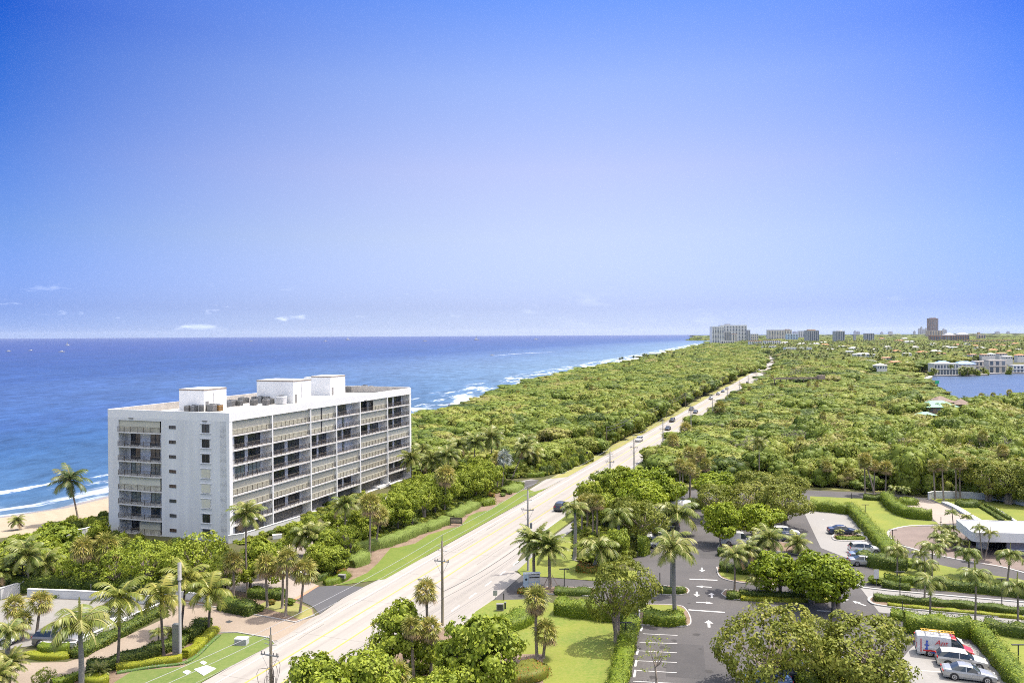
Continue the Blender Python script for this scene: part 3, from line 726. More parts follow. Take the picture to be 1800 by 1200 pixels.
# ------------------------------------------------------------------ vegetation makers
m_leafA = leaf_mat('leaf_sea_grape', [(0.095, 0.135, 0.013), (0.190, 0.245, 0.020), (0.280, 0.330, 0.030), (0.400, 0.420, 0.070)], objvar=0.25)
m_leafB = leaf_mat('leaf_bright', [(0.070, 0.110, 0.006), (0.170, 0.230, 0.010), (0.250, 0.310, 0.014), (0.330, 0.360, 0.030)], objvar=0.2)
m_leafC = leaf_mat('leaf_olive', [(0.085, 0.110, 0.014), (0.145, 0.170, 0.020), (0.205, 0.225, 0.028), (0.300, 0.280, 0.055)], objvar=0.2)
m_leafF = leaf_mat('leaf_forest', [(0.045, 0.075, 0.012), (0.105, 0.150, 0.018), (0.155, 0.205, 0.024), (0.205, 0.245, 0.032), (0.245, 0.250, 0.048), (0.260, 0.222, 0.090)], objvar=0.62, patch=0.16)
m_palm = leaf_mat('palm_green', [(0.062, 0.100, 0.019), (0.123, 0.165, 0.030), (0.209, 0.235, 0.051), (0.320, 0.293, 0.103)], objvar=0.2, rough=0.38)
m_palmY = leaf_mat('palm_yellow', [(0.094, 0.123, 0.022), (0.150, 0.180, 0.030), (0.224, 0.238, 0.040), (0.318, 0.285, 0.065)], objvar=0.2, rough=0.38)
m_palmD = leaf_mat('palm_coastal', [(0.037, 0.077, 0.028), (0.073, 0.119, 0.039), (0.118, 0.154, 0.056), (0.191, 0.168, 0.067)], objvar=0.2, rough=0.4)
m_palmS = leaf_mat('palm_silver', [(0.140, 0.170, 0.150), (0.190, 0.220, 0.200), (0.240, 0.270, 0.245), (0.280, 0.310, 0.280)], objvar=0.2, rough=0.4)
m_fan = leaf_mat('fan_green', [(0.099, 0.126, 0.025), (0.198, 0.214, 0.040), (0.330, 0.296, 0.071), (0.479, 0.370, 0.121)], objvar=0.2, rough=0.4)
m_dead = leaf_mat('dead_frond', [(0.20, 0.14, 0.07), (0.28, 0.20, 0.10), (0.35, 0.26, 0.14)], objvar=0.2, rough=0.8, trans=0.1)
m_hedge = leaf_mat('hedge_leaf', [(0.050, 0.085, 0.008), (0.110, 0.160, 0.011), (0.170, 0.220, 0.015), (0.270, 0.310, 0.030)], objvar=0.1)
m_hedgeD = leaf_mat('hedge_dark', [(0.030, 0.050, 0.008), (0.070, 0.105, 0.014), (0.115, 0.155, 0.020), (0.180, 0.210, 0.030)], objvar=0.1)
m_hedgeO = leaf_mat('hedge_trimmed', [(0.121, 0.170, 0.032), (0.162, 0.219, 0.043), (0.199, 0.256, 0.054), (0.241, 0.292, 0.076)], objvar=0.1, rough=0.7)
m_hedgeY = leaf_mat('hedge_yellow', [(0.070, 0.110, 0.012), (0.200, 0.230, 0.016), (0.340, 0.320, 0.022), (0.440, 0.390, 0.040)], objvar=0.1)
m_hedgeR = leaf_mat('croton', [(0.05, 0.09, 0.012), (0.15, 0.16, 0.02), (0.30, 0.16, 0.03), (0.38, 0.10, 0.03)], objvar=0.1)
m_grey = leaf_mat('leaf_bare', [(0.12, 0.11, 0.08), (0.16, 0.15, 0.10), (0.20, 0.19, 0.14)], objvar=0.3)
m_bark = mat('bark', (0.20, 0.165, 0.13), 0.9, var=0.3, scale=3, bump=0.5)
m_barkD = mat('bark_dark', (0.11, 0.09, 0.075), 0.9, var=0.3, scale=3, bump=0.5)
m_barkG = mat('royal_trunk', (0.20, 0.19, 0.17), 0.85, var=0.2, scale=2, bump=0.3, stretch=(1, 1, 5))
m_shaft = mat('crownshaft', (0.14, 0.22, 0.05), 0.5, var=0.15, scale=3)

def unit(v):
    return v / np.maximum(np.linalg.norm(v, axis=1, keepdims=True), 1e-9)

def leaf_cards(P, N, size, rng, aspect=0.62, droop=0.0):
    """kite shaped leaves at P facing roughly N"""
    n = len(P)
    N = unit(N)
    r = rng.normal(size=(n, 3)); T = unit(np.cross(N, r)); T[:, 2] -= droop; T = unit(T)
    B = unit(np.cross(N, T))
    s = (size * rng.uniform(0.65, 1.3, n))[:, None]
    w = s * aspect
    fold = N * (0.12 * s)
    a = P - T * s * 0.5; b_ = P + B * w * 0.5 + fold; c = P + T * s * 0.5; d = P - B * w * 0.5 + fold
    V = np.stack([a, b_, c, d], 1).reshape(-1, 3)
    F = np.arange(n * 4).reshape(n, 4)
    return V, F

def blob_core(lobes, k, rng, amp=0.12):
    """rough inner masses of twigs and leaves that close the view through a crown"""
    Vs = []; Fs = []; o = 0
    nu, nv = 9, 6
    for (c, r) in lobes:
        for j in range(nv + 1):
            for i in range(nu):
                th = 2 * pi * i / nu; ph = pi * j / nv
                q = k * (1 + rng.uniform(-amp, amp))
                Vs.append((c[0] + r[0] * q * sin(ph) * cos(th), c[1] + r[1] * q * sin(ph) * sin(th), c[2] + r[2] * q * cos(ph)))
        for j in range(nv):
            for i in range(nu):
                Fs.append((o + j * nu + i, o + (j + 1) * nu + i, o + (j + 1) * nu + (i + 1) % nu, o + j * nu + (i + 1) % nu))
        o += (nv + 1) * nu
    return np.array(Vs), np.array(Fs)

def crown_mesh(name, seed, m, n_leaf=2600, leaf=0.15, nl=9, flat=0.75, core=0.78, clump=True, airy=0.0, tiltup=0.5, rnd=.5):
    """crown of unit radius around the origin made of leaf cards on several lobes"""
    rng = np.random.default_rng(seed)
    lobes = []
    for i in range(nl):
        a = 2 * pi * (i / nl) + rng.uniform(-.4, .4); q = rng.uniform(0.30, 0.74) if i else 0
        r = rng.uniform(0.24, 0.44) if i else 0.55
        lobes.append((np.array([q * cos(a), q * sin(a), flat * rng.uniform(-0.35, 0.4) if i else flat * 0.25]), np.array([r, r, r * rng.uniform(0.62, 0.85)])))
    for i in range(nl // 2):
        a = rng.uniform(0, 2 * pi); q = rng.uniform(0.1, 0.45)
        lobes.append((np.array([q * cos(a), q * sin(a), flat * rng.uniform(0.35, 0.62)]), np.array([1, 1, 0.7]) * rng.uniform(0.22, 0.34)))
    W = np.array([r[0] ** 2 for _, r in lobes]); W = W / W.sum()
    P = []; N = []; T = []
    for (c, r), w in zip(lobes, W):
        k = int(n_leaf * w * 1.5)
        d = unit(rng.normal(size=(k, 3)))
        # small clumps: leaves gather round sub-centres on the lobe's surface
        if clump:
            kc = max(6, k // 22); cd = unit(rng.normal(size=(kc, 3))); idx = rng.integers(0, kc, k)
            d = unit(cd[idx] + rng.normal(size=(k, 3)) * 0.22)
            rad = 0.80 + 0.36 * (rng.random(kc) ** 1.6)[idx] + rng.normal(size=k) * 0.07
            tb = rng.random(kc)[idx]
        else:
            rad = rng.uniform(0.85, 1.08, k); tb = rng.random(k)
        p = c + d * r * rad[:, None]
        keep = np.ones(k, bool)
        for (c2, r2) in lobes:
            if c2 is c: continue
            keep &= (np.sum(((p - c2) / (r2 * 0.86)) ** 2, axis=1) > 1)
        keep &= (p[:, 2] > -flat * 0.75) | (rng.random(k) < 0.3)
        if airy: keep &= rng.random(k) > airy
        P.append(p[keep]); N.append((d + np.array([0, 0, tiltup]) + rng.normal(size=(k, 3)) * rnd)[keep]); T.append(np.clip(0.6 * tb + 0.4 * rng.random(k), 0, 1)[keep])
    P = np.concatenate(P); N = np.concatenate(N); T = np.concatenate(T)
    V, F = leaf_cards(P, N, leaf, rng)
    if core > 0:
        cv, cf = blob_core(lobes, core, rng)
        ct = 0.15 + rng.random(len(cf)) * 0.4
        F = np.concatenate([F, cf + len(V)]); V = np.concatenate([V, cv]); T = np.concatenate([T, ct])
    return np_mesh(name, V, F, m, T), lobes

def trunk_mesh(seed, lobes, m, base=-1.6, r0=0.07, multi=1):
    """trunk and limbs for a unit crown: from z=base up into the lobes"""
    rng = random.Random(seed); b = MB()
    for s in range(multi):
        ox, oy = (rng.uniform(-.08, .08), rng.uniform(-.08, .08)) if multi > 1 else (0, 0)
        fork = Vector((ox * 2 + rng.uniform(-.06, .06), oy * 2 + rng.uniform(-.06, .06), base * rng.uniform(0.40, 0.55)))
        b.tube([(ox, oy, base), (ox * 1.3, oy * 1.3, base * .8), fork], [r0, r0 * .8, r0 * .68], m, 8)
        L_ = lobes[s::multi]
        for c, r in L_[:7]:
            c = Vector(c.tolist()); md = fork.lerp(c, .5) + Vector((rng.uniform(-.05, .05), rng.uniform(-.05, .05), -.04))
            b.tube([fork, md, c], [r0 * .5, r0 * .32, r0 * .12], m, 6)
    return b.mesh('tree_trunk', True)

CR = {}
def crown(kind, i):
    k = (kind, i)
    if k in CR: return CR[k]
    sd = hash_(kind) + i * 17
    if kind == 'grape': me, lb = crown_mesh('crown_grape', sd, m_leafA, 8500, 0.088, 15, 0.85, 0.5)
    elif kind == 'bright': me, lb = crown_mesh('crown_bright', sd, m_leafB, 8000, 0.085, 13, 0.78, 0.5)
    elif kind == 'olive': me, lb = crown_mesh('crown_olive', sd, m_leafC, 11500, 0.064, 16, 0.85, 0.0, airy=0.05)
    elif kind == 'open': me, lb = crown_mesh('crown_open', sd, m_leafA, 5200, 0.078, 13, 0.85, 0.0, airy=0.15)
    elif kind == 'sapling': me, lb = crown_mesh('crown_sapling', sd, m_leafB, 900, 0.07, 8, 0.9, 0.0, airy=0.5)
    elif kind == 'bare': me, lb = crown_mesh('crown_bare', sd, m_grey, 1400, 0.07, 8, 0.7, 0.0, airy=0.3)
    elif kind == 'wood': me, lb = crown_mesh('crown_wood', sd, m_leafF, 4600, 0.095, 15, 0.66, 0.86, rnd=.36)
    elif kind == 'column': me, lb = crown_mesh('crown_column', sd, m_leafF, 2600, 0.14, 7, 1.5, 0.8, tiltup=0.1, rnd=.4)
    CR[k] = (me, trunk_mesh(sd, lb, m_barkD if kind in ('wood', 'column', 'grape') else m_bark, multi={'olive': 4, 'open': 3, 'bright': 2, 'bare': 3}.get(kind, 1)))
    return CR[k]

def hash_(s):
    return sum(ord(c) * (i + 3) for i, c in enumerate(s))

def tree(kind, bx, by, ytop, rpx, label, name='tree', group=None, squash=1.0, var=None, cx=None, cat='tree', low=False):
    """a broadleaf tree whose foot is at photo pixel (bx,by), crown rpx wide and top at ytop"""
    s = SC(bx, by); x, y = G(bx, by)
    Rr = rpx / s; H = (by - ytop) / s
    return tree_at(kind, x, y, H, Rr, label, name, group, squash, var, (0 if cx is None else (cx - bx) / s), cat, low)

def tree_at(kind, x, y, H, Rr, label, name='tree', group=None, squash=1.0, var=None, dx=0, cat='tree', low=False):
    i = RNG.randrange(3) if var is None else var
    me, tm = crown(kind, i)
    rz = min(Rr * 1.05, H * 0.47) * squash if not low else H * 0.62
    flat = {'column': 1.5, 'wood': .62}.get(kind, .78)
    kz = rz / (flat * 1.0)
    cz = H - rz * 1.08
    if low: cz = H * 0.42
    cz = max(cz, 0.3)
    e = empty(name, (x, y, 0)); tag(e, label, cat, group)
    a = RNG.uniform(0, 2 * pi)
    t = ob('trunk', tm, e); t.location = (0, 0, cz); t.scale = (Rr, Rr, max(cz / 1.6, .3)); t.rotation_euler = (0, 0, a)
    c = ob('crown', me, e); c.location = (dx, 0, cz); c.scale = (Rr, Rr, kz); c.rotation_euler = (0, 0, a)
    return e

# ---- palms
def frond(rng, L_, el, az, droop, m_n, wl, nseg=12, leafw=0.10, curl=0.55, hang=0.35):
    """arching feather frond: returns leaf quads"""
    pts_ = []; p = np.zeros(3); e = el
    ds = L_ / nseg
    for k in range(nseg + 1):
        pts_.append(p.copy())
        d = np.array([cos(e) * cos(az), cos(e) * sin(az), sin(e)])
        p = p + d * ds
        e -= droop / nseg * (0.5 + 1.3 * k / nseg)
    P = np.array(pts_)
    V = []; F = []; T = []
    side = np.array([-sin(az), cos(az), 0.0])
    base_t = rng.random() * 0.5
    for k in range(m_n):
        f = 0.10 + 0.9 * (k + rng.random() * .6) / m_n
        q = f * nseg; i = min(int(q), nseg - 1); c = P[i] * (1 - (q - i)) + P[i + 1] * (q - i)
        t = P[i + 1] - P[i]; t /= np.linalg.norm(t)
        up = np.cross(t, side); up = up if up[2] > 0 else -up
        ln = wl * (0.35 + 1.0 * sin(pi * min(1, 0.12 + f * 0.86))) * rng.uniform(.85, 1.1)
        for sg in (-1, 1):
            d = side * sg * 0.80 + t * curl - np.array([0, 0, hang]) * rng.uniform(.6, 1.4) + up * 0.12
            d /= np.linalg.norm(d)
            w = t * leafw * 0.5
            a = c - w; b_ = c + w; m_ = c + d * ln * .55 + np.array([0, 0, -0.02 * ln]); tip = c + d * ln + np.array([0, 0, -.22 * ln])
            o = len(V)
            V += [a, b_, m_ + w * .9, m_ - w * .9, tip]
            F += [(o, o + 1, o + 2, o + 3), (o + 3, o + 2, o + 4, o + 4)]
            tt = np.clip(base_t + rng.random() * .4 + f * .1, 0, 1); T += [tt, tt]
    # rachis
    for k in range(nseg):
        o = len(V); r_ = 0.035 * (1 - k / nseg) + 0.012
        V += [P[k] - side * r_, P[k] + side * r_, P[k + 1] + side * r_, P[k + 1] - side * r_]
        F.append((o, o + 1, o + 2, o + 3)); T.append(.95)
    return V, F, T

PALM = {}
def palm_crown(kind, i):
    k = (kind, i)
    if k in PALM: return PALM[k]
    rng = np.random.default_rng(hash_(kind) * 3 + i)
    V = []; F = []; T = []; mi = []
    def addf(v, f, t, mm):
        o = len(V); V.extend(v); F.extend([tuple(q + o for q in ff) for ff in f]); T.extend(t); mi.extend([mm] * len(f))
    mats = {'royal': [m_palm, m_dead, m_shaft], 'coco': [m_palm, m_dead, m_shaft], 'yellow': [m_palmY, m_dead, m_shaft], 'coastal': [m_palmD, m_dead, m_shaft],
            'date': [m_palm, m_dead, m_shaft], 'sabal': [m_fan, m_dead], 'washington': [m_fan, m_dead], 'silver': [m_palmS, m_dead], 'small': [m_palm, m_dead, m_shaft], 'droop': [m_palm, m_dead, m_shaft]}[kind]
    if kind in ('royal', 'coco', 'yellow', 'coastal', 'date', 'small', 'droop'):
        nf_ = {'royal': 15, 'coco': 19, 'yellow': 17, 'coastal': 20, 'date': 30, 'small': 12, 'droop': 13}[kind]
        for j in range(nf_):
            az = 2.399 * j + rng.uniform(-.25, .25); f = j / nf_
            el = {'royal': 1.15 - 1.15 * f, 'coco': 1.25 - 1.75 * f, 'yellow': 1.2 - 1.7 * f, 'coastal': 1.25 - 1.9 * f, 'date': 1.3 - 1.8 * f, 'small': 1.1 - 1.0 * f, 'droop': 1.05 - .9 * f}[kind]
            dr = {'royal': 1.75, 'coco': 1.35, 'yellow': 1.5, 'coastal': 1.2, 'date': 1.0, 'small': 1.9, 'droop': 2.5}[kind] * rng.uniform(.8, 1.15)
            if kind == 'coastal': az = 0.0 + (az % (2 * pi)) * 1.0
            v, fq, t = frond(rng, rng.uniform(.92, 1.08), el, az, dr, 26, 0.27 if kind != 'date' else .2, leafw=0.040, hang=.5 if kind == 'royal' else .42, curl=.55)
            dead = 1 if (kind in ('coco', 'yellow', 'coastal') and f > 0.9 and rng.random() < .6) else 0
            addf(v, fq, t, dead)
        if kind in ('royal', 'small', 'droop'):   # spear leaf
            v, fq, t = frond(rng, .75, 1.5, .3, .1, 16, 0.08, leafw=.04, hang=-.6, curl=.9); addf(v, fq, [0.5 + q * .4 for q in t], 0)
    else:
        nf_ = {'sabal': 40, 'washington': 44, 'silver': 26}[kind]
        for j in range(nf_):
            f = j / nf_; az = 2.399 * j + rng.uniform(-.3, .3)
            el = (1.35 - 2.2 * f) if kind != 'washington' else (1.35 - 2.75 * f)
            pl = rng.uniform(.38, .52) * (1 if kind != 'silver' else .8)
            d = np.array([cos(el) * cos(az), cos(el) * sin(az), sin(el)])
            c = d * pl; c[2] -= .12 * (f ** 2)
            side = np.array([-sin(az), cos(az), 0]); up = np.cross(d, side); up = up if up[2] > 0 else -up
            dead = 1 if f > (.80 if kind == 'sabal' else .62 if kind == 'washington' else .97) else 0
            tb = rng.random() * .45
            o = len(V); w = side * .012; V.extend([-w, w, c + w, c - w]); F.append((o, o + 1, o + 2, o + 3)); T.append(.8); mi.append(dead)
            nb = 13; R_ = rng.uniform(.40, .52)
            for q in range(nb):
                a = (q / (nb - 1) - .5) * 3.5
                bd = d * cos(a) + side * sin(a) - np.array([0, 0, .28 + .35 * abs(sin(a))]) + up * rng.uniform(-.1, .2)
                bd /= np.linalg.norm(bd)
                ww = np.cross(bd, up + rng.normal(size=3) * .25); ww = ww / np.linalg.norm(ww) * .028
                m_ = c + bd * R_ * .55; tip = c + bd * R_ + np.array([0, 0, -.10 * R_ * 2])
                o = len(V); V.extend([c - ww * .3, m_ - ww, m_ + ww, c + ww * .3, tip]); F.extend([(o, o + 1, o + 2, o + 3), (o + 1, o + 4, o + 4, o + 2)])
                tt = min(1, tb + rng.random() * .55); T.extend([tt, tt]); mi.extend([dead, dead])
    V = np.array(V)
    # triangles were written as quads with a doubled corner: nudge them apart
    F2 = []; V2 = list(V)
    for f_ in F:
        if len(set(f_)) < 4:
            seen = []; 
            for q in f_:
                if q in seen:
                    V2.append(V2[q] + np.array([0.002, 0.001, 0.0005])); seen.append(len(V2) - 1)
                else: seen.append(q)
            F2.append(seen)
        else: F2.append(f_)
    PALM[k] = np_mesh('palm_crown_' + kind, np.array(V2), np.array(F2), mats, T, mi=mi)
    return PALM[k]

def palm_at(kind, x, y, H, lean, Rr, label, group=None, name='palm_tree'):
    e = empty(name, (x, y, 0)); tag(e, label, 'palm', group)
    rng = RNG
    top = Vector((lean, rng.uniform(-.2, .2), H))
    r0 = {'royal': .27, 'coco': .16, 'yellow': .17, 'coastal': .2, 'date': .26, 'sabal': .19, 'washington': .2, 'silver': .2, 'small': .1, 'droop': .14}[kind]
    mt = {'royal': m_barkG, 'small': m_bark, 'date': m_bark, 'coco': m_bark, 'yellow': m_barkD}.get(kind, m_bark)
    b = MB(); n_ = 9; P_ = []; Rd = []
    for i in range(n_ + 1):
        f = i / n_; bend = sin(f * pi) * 0.12 * (H * .1)
        P_.append((top.x * (f ** 1.3) + bend * (1 if lean >= 0 else -1), top.y * f, H * f))
        q = r0 * (1.0 - .28 * f)
        if kind == 'royal': q = r0 * (1.12 if f < .12 else 1.0 + .16 * sin(pi * min(1, f * 1.15)) - .22 * f)
        if f == 0: q *= 1.35
        if kind in ('sabal', 'washington') and f > .82: q *= 1.5
        Rd.append(q)
    b.tube(P_, Rd, mt, 9)
    b.build('trunk', e, True)
    if kind == 'royal':
        b = MB(); b.tube([(top.x, top.y, H - .05), (top.x, top.y, H + .55), (top.x, top.y, H + 1.1)], [r0 * .85, r0 * .75, r0 * .3], m_shaft, 9); b.build('crownshaft', e, True)
    c = ob('crown', palm_crown(kind, rng.randrange(4)), e); c.location = (top.x, top.y, H + (.7 if kind == 'royal' else 0))
    c.scale = (Rr, Rr, Rr); c.rotation_euler = (rng.uniform(-.08, .08), rng.uniform(-.08, .08), rng.uniform(0, 6.28))
    if kind == 'coastal': c.rotation_euler = (0, radians(10), 0)
    if kind in ('coco', 'yellow', 'coastal'):
        b = MB()
        for k in range(6):
            a = k * 1.05; b.lathe([(0.01, -.14), (.10, -.08), (.13, 0), (.10, .09), (.01, .14)], m_shaft if k % 2 else m_dead, 7, (top.x + .26 * cos(a), top.y + .26 * sin(a), H - .22))
        b.build('coconuts', e, True)
    return e

def palm(kind, bx, by, cx, cy, rpx, label, group=None, name='palm_tree'):
    """foot at (bx,by); growing point at (cx,cy); crown radius rpx in photo pixels"""
    s = SC(bx, by); x, y = G(bx, by)
    return palm_at(kind, x, y, (by - cy) / s, (cx - bx) / s, rpx / s * 1.08, label, group, name)

# ---- hedges
def hedge(path, w, h, m, label, leaf=0.24, dens=24, name='hedge', cat='hedge', round_=0.0, core_m=None, group=None, seed=1, rough=0.11):
    """a clipped hedge along a ground path: leaf shell over a solid body"""
    rng = np.random.default_rng(seed * 31 + int(abs(path[0][0]) * 7) + int(abs(path[0][1])))
    P = np.array(path, float)
    segl = np.hypot(*(P[1:] - P[:-1]).T); cum = np.concatenate([[0], np.cumsum(segl)]); L_ = cum[-1]
    def at(s):
        i = np.clip(np.searchsorted(cum, s, side='right') - 1, 0, len(segl) - 1)
        f = ((s - cum[i]) / segl[i])[:, None]
        c = P[i] * (1 - f) + P[i + 1] * f; t = (P[i + 1] - P[i]) / segl[i][:, None]
        return c, t
    def surf(s, v):
        """v in [0,1] goes from left foot over the top to the right foot"""
        c, t = at(s); nrm = np.stack([-t[:, 1], t[:, 0]], 1)
        per = 2 * h + w; q = v * per
        x = np.where(q < h, w / 2, np.where(q < h + w, w / 2 - (q - h), -w / 2))
        z = np.where(q < h, q, np.where(q < h + w, h, per - q))
        if round_ > 0:
            a = v * pi; xr = w / 2 * np.cos(a); zr = h * np.sin(a) ** .7
            x = x * (1 - round_) + xr * round_; z = z * (1 - round_) + zr * round_
        endr = np.minimum(1, np.minimum(s, L_ - s) / (w * .5) + (.55 if round_ > 0 else .8))
        x = x * endr; z = z * (endr if round_ > 0 else 1)
        N = np.stack([nrm[:, 0] * x, nrm[:, 1] * x, (z - h * .45) * 1.2], 1)
        wob = 1 + rough * np.sin(s * 1.7 + 3 * v) + rng.normal(size=len(s)) * rough * .5
        return np.stack([c[:, 0] + nrm[:, 0] * x * wob, c[:, 1] + nrm[:, 1] * x * wob, z * wob], 1), N
    area_ = L_ * (2 * h + w); n = int(area_ * dens)
    s = rng.uniform(0, L_, n); v = rng.random(n)
    p, N = surf(s, v)
    # end caps
    ne = int(w * h * dens * 2)
    se = np.where(rng.random(ne) < .5, 0.0, L_); c, t = at(np.clip(se, 1e-4, L_ - 1e-4)); nrm = np.stack([-t[:, 1], t[:, 0]], 1)
    xx = rng.uniform(-w / 2, w / 2, ne) * .85; sg = np.where(se > 0, 1, -1)[:, None]
    pe = np.concatenate([c + nrm * xx[:, None] + t * sg * rng.uniform(-.05, .08, (ne, 1)), rng.uniform(0, h * .9, (ne, 1))], 1)
    Ne = np.concatenate([t * sg, np.full((ne, 1), .3)], 1)
    p = np.concatenate([p, pe]); N = np.concatenate([unit(N), unit(Ne)]) + rng.normal(size=(len(p) if False else n + ne, 3)) * .38
    N[:, 2] += .25
    V, F = leaf_cards(p, N, leaf, rng)
    cl = np.sin(p[:, 0] * 1.3) * np.sin(p[:, 1] * 1.1 + 1) * .15 + .5
    T = np.clip(cl + rng.normal(size=len(p)) * .42, 0, 1)
    # solid body
    ns = max(2, int(L_ / .8)); nv = 8
    sg_ = np.repeat(np.linspace(0.02, L_ - 0.02, ns + 1), nv + 1); vg = np.tile(np.linspace(0, 1, nv + 1), ns + 1)
    bp_, _ = surf(sg_, vg)
    cc, _ = at(np.clip(sg_, 0, L_ - 1e-4))
    bp_[:, :2] = cc + (bp_[:, :2] - cc) * .90; bp_[:, 2] *= .94
    bf = [(i * (nv + 1) + j, i * (nv + 1) + j + 1, (i + 1) * (nv + 1) + j + 1, (i + 1) * (nv + 1) + j) for i in range(ns) for j in range(nv)]
    bf += [(k, k + 1, nv - k - 1, nv - k) for k in range(nv // 2)] + [(ns * (nv + 1) + k, ns * (nv + 1) + k + 1, ns * (nv + 1) + nv - k - 1, ns * (nv + 1) + nv - k) for k in range(nv // 2 - 1)]
    bf = np.array(bf); F = np.concatenate([F, bf + len(V)]); V = np.concatenate([V, bp_]); T = np.concatenate([T, np.full(len(bf), .35)])
    o = ob(name, np_mesh(name, V, F, m, T)); tag(o, label, cat, group); return o

def bush(bx, by, rpx, hpx, m, label, name='bush', cat='bush', leaf=.16, n=900, seed=1, group=None):
    s = SC(bx, by); x, y = G(bx, by); Rr = rpx / s; H = hpx / s
    k = ('bush', m.name, seed % 3)
    if k not in CR:
        CR[k] = crown_mesh('bush_' + m.name, seed % 3 + 40, m, 1500, .13, 7, .6, .85)
    o = ob(name, CR[k][0]); o.location = (x, y, H * .38); o.scale = (Rr, Rr, H * .72); o.rotation_euler = (0, 0, seed * 1.3)
    tag(o, label, cat, group); return o
# ------------------------------------------------------------------ planted trees, each with its own foot, height and spread
T = tree
T('grape', 712, 1180, 1048, 66, 'large sea grape tree covering the road beside the tall utility pole', 'sea_grape_tree', cx=704, var=0)
T('grape', 560, 1290, 1140, 80, 'wide sea grape tree at the bottom edge beside the short broken pole', 'sea_grape_tree', var=1)
T('grape', 655, 1285, 1132, 78, 'sea grape tree at the bottom edge in front of the fan palm clump', 'sea_grape_tree', var=2)
T('grape', 845, 1228, 1070, 82, 'dense dark sea grape tree on the lawn left of the shaggy fan palm', 'sea_grape_tree', var=0)
T('grape', 770, 1290, 1175, 60, 'low sea grape tree at the bottom edge below the dense dark one', 'sea_grape_tree', var=1)
T('olive', 1085, 1129, 968, 67, 'round open crowned tree casting a shadow on the lawn by the long hedge', 'shade_tree', cx=1098, var=0)
T('olive', 1352, 1210, 1043, 99, 'large multi stemmed tree over the parked dark cars at the bottom', 'shade_tree', cx=1354, var=1, squash=1.2)
T('olive', 1531, 1212, 1064, 102, 'wide olive brown tree over the white car beside the bottom right lot', 'shade_tree', cx=1521, var=2, squash=1.15)
T('olive', 1440, 1168, 1080, 50, 'small olive tree squeezed between the two largest car park trees', 'shade_tree', var=0)
T('bright', 1373, 1046, 960, 48, 'rounded bright green tree on the hedge island nearest the stop line', 'shade_tree', cx=1361, var=0)
T('bright', 1472, 1074, 962, 71, 'spreading bright green tree with forked trunk at the end of the hedge island', 'shade_tree', cx=1456, var=1)
T('bright', 1427, 1060, 965, 46, 'bright green tree merging with the spreading one on the hedge island', 'shade_tree', var=2)
T('bright', 1269, 957, 872, 43, 'lime green tree standing over the white van in the car park', 'shade_tree', cx=1268, var=1)
T('bright', 1322, 948, 878, 48, 'yellow green round tree right of the lime green one over the parked van', 'shade_tree', cx=1330, var=2)
T('olive', 1250, 914, 845, 45, 'brownish green flat topped tree behind the lime green car park tree', 'shade_tree', cx=1262, var=0)
T('olive', 1318, 912, 842, 48, 'brownish tree in the middle of the car park canopy', 'shade_tree', var=1)
T('olive', 1378, 926, 842, 52, 'brownish green tree with a dark leaning trunk beside the asphalt lane', 'shade_tree', cx=1376, var=2)
T('bright', 1262, 890, 822, 48, 'green domed tree behind the brownish car park trees on the left', 'shade_tree', var=0)
T('olive', 1335, 893, 820, 52, 'flat domed tree at the back of the car park canopy', 'shade_tree', var=1)
T('olive', 1385, 893, 828, 39, 'green brown tree at the back right corner of the car park canopy', 'shade_tree', var=0)
T('bright', 1140, 908, 812, 57, 'bright green tree at the top of the grove beside the sidewalk', 'shade_tree', cx=1140, var=0)
T('bright', 1130, 925, 835, 52, 'light lime tree in the middle of the grove beside the sidewalk', 'shade_tree', var=1)
T('bright', 1168, 905, 832, 39, 'lime tree on the right flank of the grove over the tank truck', 'shade_tree', var=2)
T('olive', 1130, 962, 872, 52, 'olive tree over the white pickup truck at the lot edge', 'shade_tree', var=0)
T('olive', 1098, 948, 862, 37, 'small olive tree in the grove behind the royal palms', 'shade_tree', var=2)
T('grape', 1068, 902, 818, 44, 'sea grape tree at the grove edge next to the highway', 'sea_grape_tree', var=0)
T('grape', 1096, 898, 812, 40, 'sea grape tree at the back of the grove by the highway', 'sea_grape_tree', var=1)
T('grape', 1036, 912, 838, 30, 'low sea grape tree at the left tip of the grove by the highway', 'sea_grape_tree', var=2)
T('grape', 1062, 928, 862, 32, 'sea grape tree inside the grove above the fan palm trunks', 'sea_grape_tree', var=1)
T('grape', 1085, 985, 925, 30, 'dark shrubby tree behind the royal palms beside the entrance lawn', 'sea_grape_tree', var=1)
T('sapling', 1154, 1203, 1108, 36, 'thin leafed sapling standing on the empty parking bays', 'sapling', var=0)
T('grape', 440, 1034, 938, 46, 'sea grape tree at the foot of the white block corner', 'sea_grape_tree', cx=455, var=0)
T('grape', 480, 1010, 948, 30, 'smaller sea grape tree beside the white garden wall of the block', 'sea_grape_tree', var=1)
T('open', 345, 1035, 925, 56, 'large open crowned tree in front of the white block end wall', 'sea_grape_tree', var=0)
T('open', 262, 1040, 938, 50, 'open tree with many stems behind the parking deck wall', 'sea_grape_tree', var=1)
T('open', 205, 1038, 955, 40, 'thin tree between the two brown fan palms behind the deck', 'sea_grape_tree', var=2)
T('open', 300, 1040, 950, 40, 'grey twigged tree between the open crowned trees by the block', 'sea_grape_tree', var=1)
T('open', 395, 1050, 965, 34, 'silvery shrub tree left of the fan palms on the drive island', 'sea_grape_tree', var=2)
T('open', 160, 1035, 975, 32, 'low open tree behind the brown fan palm near the lamp globe', 'sea_grape_tree', var=0)
T('open', 115, 1035, 975, 30, 'low leafy tree behind the deck wall beside three coconut palms', 'sea_grape_tree', var=2)
T('grape', 100, 982, 918, 62, 'broad dark sea grape tree beside the beach left of the white block', 'sea_grape_tree', low=True, var=0)
